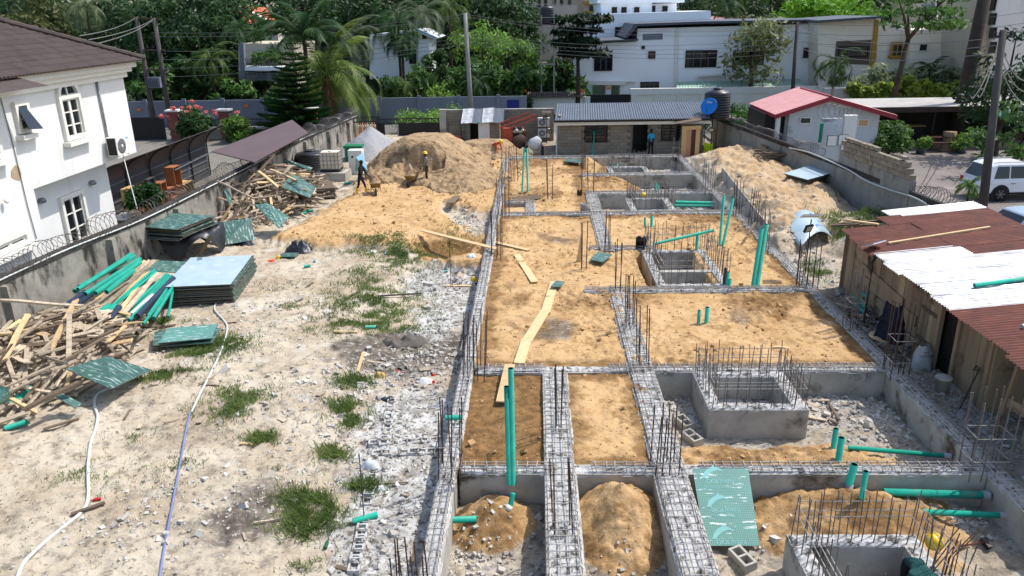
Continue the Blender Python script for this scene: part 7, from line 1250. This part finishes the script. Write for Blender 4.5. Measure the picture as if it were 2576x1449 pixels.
palm(2103,160,72,3.0,11,'small royal palm before the cream villa balcony',leafmat((84,110,60),(52,76,40)),.13,40,ll=.75,nl=30,droop=2.1,up=(-.3,1.3),name='royal_palm',tmat=m_cpole); palm(2440,468,35.2,.85,11,'small potted palm at the foot of the leaning pole',leafmat((112,142,60),(70,104,40)),.05,41,z0=-.36,ll=.3,nl=22,droop=1.6,wid=.02,name='small_palm')
# norfolk pine
def pine():
    Y = 63.4; top = PY(735,92,Y); base = Vector((PY(745,310,Y).x,Y,-.8)); t = thing('norfolk_pine', 'dark conical pine with tiered branches beside the coconut palm', 'pine', base); ob('trunk', MB().tube([base, top], [.2,.03], 8), m_bark, t, True)
    g = np.random.default_rng(8); n = 900; f = g.random(n)**.8; side = np.where(g.random(n) < .5, -1, 1); w = .16*(1.15-f)
    x = f; y = g.normal(size=n)*.05*(1.2-f)+side*w*.6; z = .10*f**2+.02; L = .15+.08*g.random(n); V = np.stack([np.stack([x-.02,y,z],-1), np.stack([x+.03,y+side*.03,z-.01],-1), np.stack([x+L*.6,y+side*L*.3,z+.07+.03*g.random(n)],-1)],1).reshape(-1,3); F = np.arange(3*n).reshape(n,3); bm = npmesh('branch', V, F, leafmat((56,94,42),(34,62,28))); st = MB().tube([(0,0,0),(.6,0,.03),(1,0,.12)], [.02,.012,.004], 5)
    rr = random.Random(2); H = top.z-base.z
    for k in range(19):
        f = k/18; z = base.z+H*(.06+.92*f); r = 2.9*(1-f)**.85+.25; nb = 7 if f < .8 else 5
        for i in range(nb): p = base.lerp(top, (z-base.z)/H); link('branch', bm, t, p, (0,rr.uniform(-.02,.1)-.1*f,i*2*math.pi/nb+k*.5+rr.uniform(-.15,.15)), (r*rr.uniform(.88,1.08), r*1.05, r*1.1))
pine()
# ================= people =================
def rnd_mat(name, c): return MATS[name] if name in MATS else M(name, c, tuple(int(v*.85) for v in c), 5, .85, bump=.2, bsc=12)
def person(p, rz, label, J, cols, helmet=None, cap=None, s=1.):
    """one continuous body grown over a joint skeleton, coloured by the garment that covers each limb"""
    E = [('pel','spi'),('spi','che'),('che','nec'),('nec','hea'),('hea','top'),('che','shL'),('shL','elL'),('elL','wrL'),('wrL','haL'),('che','shR'),('shR','elR'),('elR','wrR'),('wrR','haR'),('pel','hiL'),('hiL','knL'),('knL','anL'),('anL','toL'),('pel','hiR'),('hiR','knR'),('knR','anR'),('anR','toR')]
    Rd = dict(pel=(.15,.11),spi=(.14,.10),che=(.17,.115),nec=(.06,.06),hea=(.085,.1),top=(.07,.08),sh=(.075,.07),el=(.048,.048),wr=(.032,.032),ha=(.04,.022),hi=(.1,.1),kn=(.065,.065),an=(.045,.05),to=(.045,.03)); ids = list(J); me = bpy.data.meshes.new('body'); me.from_pydata([Vector(J[k])*s for k in ids], [(ids.index(a), ids.index(b)) for a, b in E], [])
    tmp = bpy.data.objects.new('body', me); COL.objects.link(tmp); sk = tmp.modifiers.new('k','SKIN'); sv = me.skin_vertices[0].data
    for i, k in enumerate(ids): sv[i].radius = tuple(v*s for v in (Rd[k] if k in Rd else Rd[k[:2]])); sv[i].use_root = k == 'pel'
    ss = tmp.modifiers.new('s','SUBSURF'); ss.levels = ss.render_levels = 2; dg = bpy.context.evaluated_depsgraph_get(); bm = bpy.data.meshes.new_from_object(tmp.evaluated_get(dg)); bpy.data.objects.remove(tmp)
    V = [v.co.copy() for v in bm.vertices]; F = [tuple(q.vertices) for q in bm.polygons]; mb = MB(); mb.v = [tuple(v) for v in V]; mb.f = F; nb = len(F)
    for sd in 'LR':                                   # five fingers, unequal and bent, on each hand
        w, h = Vector(J['wr'+sd])*s, Vector(J['ha'+sd])*s; d = (h-w).normalized(); side = d.cross(Vector((0,0,1))); side = side.normalized() if side.length > .1 else Vector((1,0,0)); dn = side.cross(d).normalized()
        for i, l in enumerate((.062,.078,.084,.076,.058)):
            a = h+side*((i-2)*.019)*s if i else h-d*.03*s+side*-.04*s; e = (d*1.0+side*((i-2)*.12 if i else -.9)).normalized(); m_ = a+e*l*.55*s-dn*.004; z_ = m_+(e*.5-dn*.75).normalized()*l*.5*s; mb.tube([a, m_, z_], [.0105*s,.0095*s,.007*s], 5)
    hc = Vector(J['hea'])*s; fy = (Vector(J['fac'][:]) if 'fac' in J else Vector((0,-1,0)))
    me2 = mesh('body', mb, None, True); reg = dict(torso=cols[0], arm=cols[1], leg=cols[2], boot=cols[3], skin=m_skin); names = list(reg); [me2.materials.append(reg[k]) for k in names]
    SEG = [(a, b, 'skin' if a in ('nec','hea') or b.startswith('ha') else 'torso' if a in ('pel','spi','che') and not b.startswith('hi') else 'torso' if a.startswith('sh') else 'arm' if a.startswith('el') else 'boot' if a.startswith('an') or a.startswith('kn') and cols[4] else 'leg') for a, b in E]
    for i, q in enumerate(me2.polygons):
        c = q.center
        if i >= nb: q.material_index = 4; continue
        best, bk = 9, 'torso'
        for a, b, k in SEG:
            A, B = Vector(J[a])*s, Vector(J[b])*s; t = max(0, min(1, (c-A).dot(B-A)/((B-A).length_squared or 1))); dd = (c-A.lerp(B, t)).length
            if k == 'boot' and a.startswith('kn') and t < .35: k = 'leg'
            if dd < best: best, bk = dd, k
        q.material_index = names.index(bk)
    t = thing('person', label, 'person', p, rz, None, True); link('body', me2, t); up = (Vector(J['top'])-Vector(J['hea'])).normalized(); rm = up.to_track_quat('Z','Y').to_matrix(); fd = (Vector((0,-1,0))-up*Vector((0,-1,0)).dot(up)); fd = fd.normalized() if fd.length > .2 else Vector((0,0,-1)); sd = up.cross(fd)
    ob('face', MB().tube([hc+fd*.085*s+up*.03*s, hc+fd*.118*s-up*.005*s, hc+fd*.09*s-up*.015*s], [.01,.016,.012], 6).box(hc+fd*.09*s-up*.045*s, (.045,.02,.012)), m_skin, t, True); [ob('ear', MB().lathe(hc+sd*k*.092*s, [(.012,-.03),(.02,0),(.012,.03)], 6), m_skin, t, True) for k in (-1,1)]; [ob('eye', MB().lathe(hc+fd*.088*s+sd*k*.034*s+up*.02*s, [(.004,-.008),(.01,0),(.004,.008)], 6), m_trim, t, True) for k in (-1,1)]
    tp = hc+up*.035*s
    if helmet: ob('helmet', MB().lathe(tp, [(.165,0),(.165,.012),(.125,.02),(.12,.06),(.09,.105),(.04,.13),(.008,.135)], 16, rm), helmet, t, True)
    else: ob('hair' if cap is None else 'cap', MB().lathe(tp, [(.1,-.02),(.108,.02),(.1,.06),(.065,.1),(.01,.115)], 14, rm), cap or m_hair, t, True)
    return t
m_hair = M('black_hair', (20,18,18), (28,26,26), 12, .8)
def pose(hL, hR, lean=0., stride=.0, bend=.0, spread=.12):
    pz = .95-bend*.1; ch = Vector((0,-lean-bend*.48,1.34-bend*.36)); up = Vector((0,-lean*.6-bend*.85,1-.75*bend)).normalized(); pel = Vector((0,bend*.12,pz)); J = dict(pel=pel, spi=pel.lerp(ch,.5)+Vector((0,.03*bend,.04*bend)), che=ch, nec=ch+up*.19, hea=ch+up*.33+Vector((0,-.02,0)), top=ch+up*.42+Vector((0,-.015,0)))
    for sd, h, k in (('L',hL,1),('R',hR,-1)):
        sh = ch+Vector((k*.18,0,.08-.05*bend)); h = Vector(h); el = sh.lerp(h,.5)+Vector((k*.08,.06,-.1)); J['sh'+sd] = sh; J['el'+sd] = el; w = el.lerp(h,.8); J['wr'+sd] = w; J['ha'+sd] = h
        f = k*stride; J['hi'+sd] = Vector((k*.09,pel.y,pz-.06)); J['an'+sd] = Vector((k*spread,-f,.08)); J['kn'+sd] = J['hi'+sd].lerp(J['an'+sd],.5)+Vector((0,-.05-.05*abs(stride)-.08*bend,0)); J['to'+sd] = J['an'+sd]+Vector((k*.03,-.17,-.04))
    return J
blk, nvy, gry, brn, teal, dk = rnd_mat('black_shirt',(24,22,26)), rnd_mat('navy_shorts',(36,34,52)), rnd_mat('grey_shirt',(136,130,126)), rnd_mat('brown_trousers',(74,60,48)), rnd_mat('sky_blue_shirt',(52,164,196)), rnd_mat('dark_trousers',(24,24,28)); grn = rnd_mat('teal_green_shirt',(18,74,70)); camo = rnd_mat('camouflage_shirt',(84,82,76)); bt = rnd_mat('dark_boots',(38,44,42))
person(G(909,487), math.radians(78), 'worker in black with yellow boots pushing a loaded wheelbarrow', pose((.3,-.5,.82),(-.3,-.48,.82),.1,.26), (blk,m_skin,nvy,m_yellow,True))
person(G(1076,461), math.radians(-70), 'worker in grey shirt and yellow helmet holding a spade', pose((.1,-.5,1.0),(-.12,-.36,.86),.04,.06), (gry,gry,brn,bt,True), m_yellow)
c = G(1076,461); t = thing('spade', 'spade held by the worker in the yellow helmet', 'spade', c); ob('shaft', MB().tube([c+Vector((-.32,-.06,1.02)), c+Vector((-1.0,.1,.55))], .018, 6), m_woodn, t); ob('blade', MB().bar(c+Vector((-1.0,.1,.55)), c+Vector((-1.25,.16,.4)), .22, .02), m_dsteel, t)
person(P(1121,402,-.15), math.radians(65), 'worker in camouflage shirt standing behind the two sand heaps', pose((.28,-.45,.85),(-.28,-.45,.85),.08,.1), (camo,camo,dk,bt,True), None, m_black)
person(P(1636,392,-.5), math.radians(4), 'man in sky blue shirt standing in front of the block hut', pose((.06,-.26,1.08),(-.07,-.27,1.06),0,.0), (teal,m_skin,dk,m_black,False))
person(P(1244,398,-.35), math.radians(40), 'bending worker in orange with a yellow helmet near the hoist', pose((.12,-.75,.45),(-.14,-.72,.42),0,.12,.85), (rnd_mat('orange_shirt',(214,78,44)),rnd_mat('orange_shirt',(214,78,44)),dk,bt,True), m_yellow)
b = P(2297,1400,.05); person(Vector((b.x,b.y-.1,-.95)), math.radians(-12), 'worker in teal green shirt bending at the bottom edge', pose((.15,-.85,.35),(-.2,-.8,.3),0,.14,1.), (grn,m_skin,dk,bt,True), None, None, 1.06)
# helmet, hammer and bent bars beside him
c = P(2350,1362,.35); rm = Matrix.Rotation(-.9,3,'Y')@Matrix.Rotation(.5,3,'X'); t = thing('helmet', 'bright yellow helmet hung on bent bars beside the bending worker', 'helmet', c); o = ob('shell', MB().lathe(c, [(.115,0),(.12,.03),(.115,.07),(.09,.11),(.05,.135),(.01,.14)], 20, rm), m_yellow, t, True); ob('brim', MB().lathe(c, [(.155,-.005),(.155,.008),(.115,.012)], 20, rm), m_yellow, t, True); ob('lining', MB().lathe(c, [(.1,-.004),(.03,.0)], 12, rm), m_black, t)
rr = random.Random(21); t = thing('bent_bars', 'splayed bent bars right of the bending worker', 'rebar', P(2350,1430,-.3))
for i in range(8): a = P(2330+rr.uniform(-20,110), 1449+rr.uniform(-5,40), -.35); ob('bar', MB().tube([a, a+Vector((.05,.05,.35)), a+Vector((.25+.3*rr.random(),.15+.25*rr.random(),.75))], .011, 5), m_rust, t)
t = thing('sledge_hammer', 'sledge hammer lying on the soil by the right beam', 'hammer', G(2440,1378)); ob('shaft', MB().tube([G(2413,1378,.06), G(2472,1374,.09)], .02, 6), m_dkwood, t); ob('head', MB().bar(G(2468,1366,.1), G(2488,1388,.08), .09), m_dsteel, t)
# ================= hollow blocks =================
def hollow_block(L=.45, W=.22, H=.22):
    mb = MB(); w = .04; mb.b6(-L/2,L/2,-W/2,-W/2+w,0,H); mb.b6(-L/2,L/2,W/2-w,W/2,0,H)
    for x in (-L/2+w/2, 0, L/2-w/2): mb.b6(x-w/2,x+w/2,-W/2+w-.001,W/2-w+.001,.002,H-.002)
    mb.b6(-L/2+w,L/2-w,-W/2+w,W/2-w,0,.01); return mb
hbm = mesh('hollow_block', hollow_block(), m_conc); hbf = mesh('hollow_block', hollow_block(), m_conctop)
rows = [((984,1015),(968,1112),6,'near the short green pipe'),((950,1116),(1098,1108),5,'in the upper cross row by the left beam'),((960,1142),(1095,1136),4,'in the lower cross row by the left beam'),((940,1190),(925,1255),4,'beside the single dark bar'),((915,1315),(893,1420),5,'in the row beside the green pipe scrap')]
for a, b, n, lab in rows:
    pa, pb = G(*a), G(*b); d = (pb-pa); ang = math.atan2(d.y, d.x)
    for i in range(n):
        p = pa.lerp(pb, i/(n-1)); p.z = gz(p.x,p.y)-.17+rr.uniform(-.02,.02); tag(link('hollow_block', hbf, None, p, (rr.gauss(0,.03),rr.gauss(0,.03),ang+rr.gauss(0,.05))), 'half-buried hollow block '+lab, 'block', 'half-buried hollow blocks')
for fx, fy, a, lab in ((1722,1075,-1.2,'upper hollow block lying in the pit beside the inner beam'),(1742,1112,-1.15,'lower hollow block lying in the pit beside the inner beam'),(1868,1420,-1.2,'hollow block lying below the gridded green board')): p = G(fx, fy, -.02); tag(link('hollow_block', hbm, None, p, (0.1,0,a), (1.2,1.2,1.1)), lab, 'block')
# ================= rubble, clods, litter =================
def chunk(seed, f=.35):
    r = random.Random(seed); mb = MB(); vs = [Vector((sx*r.uniform(1-f,1),sy*r.uniform(1-f,1),sz*r.uniform(1-f,1)))*.5 for sz in (-1,1) for sy in (-1,1) for sx in (-1,1)]; return mb.add(vs, [(2,3,1,0),(4,5,7,6),(0,1,5,4),(1,3,7,5),(3,2,6,7),(2,0,4,6)])
CH = [chunk(i, .45) for i in range(10)]; CHM = [mesh('concrete_chunk', c, m_stone) for c in CH]; m_clod = M('sand_clod', (192,158,114), (164,130,88), 2, .95)
ZONES = [(1090,1400,2.2,2.2,500),(1010,1340,1.3,1.6,130),(1180,1400,.8,1.2,420),(1240,1300,.8,.9,80),(1700,1020,.7,1.2,160),(2100,1020,2.2,1.3,420),(2300,1060,1.6,1.4,330),(2400,1290,.7,.6,200),(1930,1330,.6,.6,90),(1560,1400,.6,.5,110),(1400,1420,.5,1,60),(2450,1050,.9,3.,330),(2190,830,.9,3.,300),(2020,650,.9,4.,160),(980,950,2.2,1.6,420),(1100,900,1.6,1.8,380),(900,1100,1.8,1.6,240),(780,1000,2.5,2.,200),(330,1330,1.6,1.,130),(560,1250,2.0,1.5,160),(1000,1130,1.5,1.2,260),(500,880,3.,2.5,160),(700,800,4.,3.,220),(1150,700,1.6,2.5,330),(1170,560,1.2,2.,190),(2000,500,3.,5.,300),(2200,540,1.6,1.6,200),(1690,470,2.,1.5,120),(1700,425,1.5,1.5,90),(1720,520,1.5,1.2,110)]
g = np.random.default_rng(17); big = []; SV, SF = [], []; nv = 0
for fx, fy, rx, ry, n in ZONES:
    c = G(fx, fy); n = int(n*1.25)
    for k in range(n):
        x = c.x+g.normal()*rx*.55; y = c.y+g.normal()*ry*.55
        if x < XL-.1 and c.x > XL or x > XL-.3 and c.x < XL or y < 9: continue
        if abs(x-X2) < .36 and y < 18.5 or abs(x-X3) < .42 and y < 25 or abs(x-XR) < .25: continue
        z = gz(x, y); _i, _j = min(int(np.searchsorted(xs, x)), len(xs)-1), min(int(np.searchsorted(ys, y)), len(ys)-1)
        if ts[_j, _i] > .5 and g.random() < .85: continue
        s = min(.3, .03*(1+g.exponential(.9)))*(.75+y/50); big.append((s, x, y, z))
big.sort(key=lambda q: -q[0]*14/q[2]); 
for i, (s, x, y, z) in enumerate(big):
    e = (g.normal()*.5, g.normal()*.5, g.random()*6.3); sc = Vector((s*(.8+.8*g.random()), s*(.7+.5*g.random()), s*(.35+.4*g.random())))
    if i < 240:
        fxp = 'left soil yard' if x < -4.6 else 'dusty strip left of the foundations' if x < XL else 'strip beside the shack and mound' if x > XR else 'pits between the foundation beams'
        tag(link('concrete_chunk', CHM[i % 10], None, (x, y, z+sc.z*.25), e, sc), ('large ' if s > .17 else 'middling ' if s > .11 else 'small ')+'broken concrete chunk in the '+fxp+(', close to the camera' if y < 12.5 else ', front half' if y < 17 else ', middle' if y < 27 else ', far end'), 'rubble', 'loose concrete chunks'); continue
    m = Euler(e).to_matrix(); b = CH[i % 10]; vs = np.array(b.v)*np.array(sc); vs = vs@np.array(m).T+np.array([x, y, z+sc.z*.2]); SV.append(vs); SF.append(np.array(b.f)+nv); nv += 8
tag(link('rubble', npmesh('rubble', np.concatenate(SV), np.concatenate(SF), M('rubble_stone', (204,200,192), (150,144,134), .9, .95, detail=10))), 'small concrete rubble strewn over the plot', None, None, 'stuff')
SV, SF, nv = [], [], 0
for k in range(3600):
    if k < 2400: x, y = g.uniform(XL+.3, XR-.3), 14+36*g.random()**1.4
    else: x, y = g.uniform(-11,-2.2), g.uniform(31,50)
    h, s_, w_, d_ = terrain(np.array([x]), np.array([y]), False) if False else (0,0,0,0)
    i, j = min(int(np.searchsorted(xs, x)), len(xs)-1), min(int(np.searchsorted(ys, y)), len(ys)-1)
    if ts[j, i] < .6 or abs(x-X2) < .38 and y < 18.6 or abs(x-X3) < .4: continue
    s = .018*(1+g.exponential(.9))*(.8+y/40); sc = np.array([s*1.3, s, s*.6]); b = CH[k % 10]; m = np.array(Euler((g.normal()*.4, g.normal()*.4, g.random()*6)).to_matrix()); SV.append((np.array(b.v)*sc)@m.T+np.array([x, y, th[j, i]+s*.12])); SF.append(np.array(b.f)+nv); nv += 8
tag(link('sand_clods', npmesh('sand_clods', np.concatenate(SV), np.concatenate(SF), m_clod)), 'crumbled sand clods over the filled bays and track', None, None, 'stuff')
# scraps of wood
for k in range(46):
    fx, fy = (R.uniform(300,1180), R.uniform(700,1440)) if k < 34 else (R.uniform(1900,2350), R.uniform(950,1080)); p = G(fx, fy, .03); 
    if XL-.5 < p.x < XL+.5: continue
    tag(link('wood_scrap', PLK[k % 7], None, p, (R.gauss(0,.08),R.gauss(0,.2),R.uniform(0,3.1)), (.6,R.uniform(.15,.55),.6)), 'small wood scrap on the '+('pale soil yard' if p.x < XL else 'pit rubble')+(', near the front' if fy > 1100 else ', farther back'), 'wood scrap', 'scattered wood scraps')
for a, b, lab in (((915,890),(900,940),'pale upright plank offcut by the dark rubble'),((900,838),(840,835),'pale wood offcut on the soil behind the dark rubble'),((950,750),(1060,742),'thin dark bar lying across the grass'),((110,1085),(200,1058),'dark plank lying at the lower left'),((180,1300),(265,1270),'grey slat crossed by the white hose'),((1120,722),(1185,722),'black channel lying in the pale rubble')): plank([G(*a,.06), G(*b,.06)], .09, .03, m_woodn if 'pale' in lab else m_dsteel if 'dark bar' in lab or 'black' in lab else m_woodg, lab)
m_red2 = M('red_plastic', (190,44,40), (170,36,34), 4, .5); m_bottle = M('green_bottle', (30,90,50), (24,74,42), 4, .2, spec=.6); m_blue2 = M('blue_bottle', (120,170,206), (104,150,190), 4, .25)
def bottle(fx, fy, mat, label, L=.26, r=.038): p = G(fx, fy, .04); a = R.uniform(0,6.28); m = Matrix.Rotation(a,3,'Z')@Matrix.Rotation(math.pi/2,3,'Y'); ob('bottle', MB().lathe(p, [(r*.9,0),(r,.02),(r,L*.6),(r*.4,L*.82),(r*.38,L),(r*.2,L)], 10, m), mat, None, True, label, 'bottle')
bottle(818,1382,m_bottle,'dark green bottle lying among the front rubble'); bottle(792,660,m_blue2,'blue plastic bottle beside the black plastic sheet',.3,.045); bottle(970,637,m_blue2,'blue bottle on the far grass patch'); bottle(1020,642,m_bottle,'green bottle on the far grass patch'); bottle(255,1258,m_red2,'small red-brown bottle beside the white hose',.2,.035)
for fx, fy, l, lab in ((765,674,.25,'short green pipe collar on the soil behind the grass'),(888,1318,.5,'torn green pipe scrap beside the hollow blocks'),(920,828,.35,'green pipe stub lying in the grass'),(757,540,.3,'green collar at the foot of the far timber heap'),(770,533,.35,'second green collar at the foot of the far timber heap'),(1118,683,.15,'tiny green offcut in the pale rubble'),(865,465,.4,'green pipe scrap below the concrete plinth')): p = G(fx, fy, .06); a = R.uniform(-.5,.5); pipe(p, p+Vector((l*math.cos(a),l*math.sin(a),.02)), .062, lab)
m_bag = M('white_bag', (220,222,222), (196,198,198), 5, .7, bump=.4, bsc=12); m_ybag = M('yellow_bag', (190,164,96), (166,140,78), 5, .8)
for i, (fx, fy, rx, h, m, lab) in enumerate(((930,1172,.22,.18,m_bag,'torn white bag over the hollow blocks'),(955,1230,.16,.08,m_bag,'white plaster slab beside the single bar'),(1100,665,.2,.16,m_bag,'crumpled white bag before the sand slope'),(1185,672,.2,.18,m_bag,'second crumpled white bag by the left beam'),(955,945,.16,.16,m_ybag,'yellow-brown bag in the dark rubble'),(1000,938,.09,.12,m_red2,'red plastic scrap in the dark rubble'),(1088,963,.09,.14,m_red2,'red cup near the left beam'),(1090,943,.08,.1,m_red2,'pinkish red scrap near the left beam'),(683,657,.2,.1,m_orange,'orange vest dropped beside the yellow helmet'),(1070,960,.25,.12,m_bag,'pale cloth scrap on the dark rubble'),(855,750,.1,.08,m_bag,'white scrap at the edge of the grass'),(980,790,.12,.1,m_stone,'pale stone slab in the grass'),(1200,712,.1,.12,m_black,'black boot lying by the left beam'),(975,1005,.2,.1,m_tarp,'black bag under the dark rubble'),(940,632,.16,.1,m_bag,'white bag on the far grass'))): rag(fx, fy, rx, rx*.7, h, m, lab, 30+i, 'litter', 'litter')
for fx, fy, lab in ((702,652,'yellow helmet dropped beside the orange vest'),(1192,707,'yellow helmet lying in the pale rubble by the left beam')): c = G(fx, fy, .03); t = thing('helmet', lab, 'helmet', c); ob('shell', MB().lathe(c, [(.14,0),(.14,.01),(.12,.02),(.115,.06),(.09,.11),(.04,.135),(.008,.14)], 16), m_yellow, t, True); ob('crest', MB().box(c+Vector((0,0,.13)),(.03,.14,.02)), m_yellow, t)
c = G(727,645,.04); board4('formwork_board', [c+Vector((-.4,-.25,.03)), c+Vector((.35,-.3,.03)), c+Vector((.4,.2,.05)), c+Vector((-.35,.25,.05))], .02, m_ply, 'dark green board scrap beside the black plastic sheet')
# ================= grass =================
PAT = [(a,b,c,d,int(e*1.5),f) for a,b,c,d,e,f in [(925,740,1.0,1.3,2600,.10),(960,775,1.1,.9,2600,.10),(920,815,1.2,.6,2300,.10),(1005,660,.9,1.4,1500,.10),(960,625,1.2,.8,1500,.09),(1010,632,.8,.5,900,.09),(905,680,.5,.5,300,.08),(540,870,.75,.6,1900,.11),(480,890,.5,.25,500,.09),(410,945,.7,.25,1500,.13),(590,1010,.5,.6,1500,.1),(560,1030,.4,.3,600,.1),(665,1107,.18,.18,500,.14),(850,1140,.16,.2,600,.17),(800,1290,.26,.34,1000,.2),(760,1250,.35,.35,500,.16),(780,1330,.4,.3,600,.16),(920,1230,.18,.2,500,.17),(865,1030,.3,.3,600,.16),(885,1060,.3,.3,500,.14),(890,960,.3,.3,500,.16),(355,1095,.35,.2,300,.07),(330,830,.9,.5,900,.1),(420,805,.4,.2,400,.1),(200,1190,.5,.4,260,.08),(470,1180,.5,.4,160,.07),(745,1410,.2,.25,200,.12),(700,720,.9,.5,160,.07),(740,770,.4,.3,160,.08),(1155,585,.6,1.2,300,.1),(2160,560,.9,.7,1600,.22),(2210,540,.9,.6,900,.15),(2060,680,.35,.8,900,.12),(2130,590,.4,.9,700,.2),(560,1140,2.,2.,300,.06),(250,1250,1.5,1.5,260,.06),(790,455,.8,.6,200,.1),(750,1180,.2,.2,120,.1)]]
GV, GF, n0 = [], [], 0
for fx, fy, rx, ry, n, h in PAT:
    c = G(fx, fy); k = 1; n = int(n*1.5); x = c.x+g.normal(size=n)*rx*.8+.15*g.normal(size=n); y = c.y+g.normal(size=n)*ry*.8; keep = (x < XL-.25) | (x > XR+.3); x, y = x[keep], y[keep]; m = fbm(x, y, 2.2, 4, 5)+.15*g.normal(size=len(x)) > -.02; x, y = x[m], y[m]; n = len(x)
    jj = np.clip(np.searchsorted(ys, y), 0, len(ys)-1); ii = np.clip(np.searchsorted(xs, x), 0, len(xs)-1); z = th[jj, ii]; a = g.random(n)*6.283; hh = h*(.5+.9*g.random(n)); w = .004+.004*y/14; ln = hh*(.3+.7*g.random(n)); b = np.stack([x, y, z-.01], -1); dx = np.stack([np.cos(a)*w, np.sin(a)*w, 0*a], -1); dl = np.stack([-np.sin(a)*ln, np.cos(a)*ln, hh], -1)
    GV.append(np.stack([b-dx, b+dx, b+dl*.55+dx*.7+np.array([0,0,.02]), b+dl], 1).reshape(-1,3)); GF.append(np.arange(4*n).reshape(n,4)+n0); n0 += 4*n
tag(link('grass', npmesh('grass', np.concatenate(GV), np.concatenate(GF), leafmat((122,140,74),(82,104,50), .3))), 'green grass and weed tufts growing in the yard soil', None, None, 'stuff')
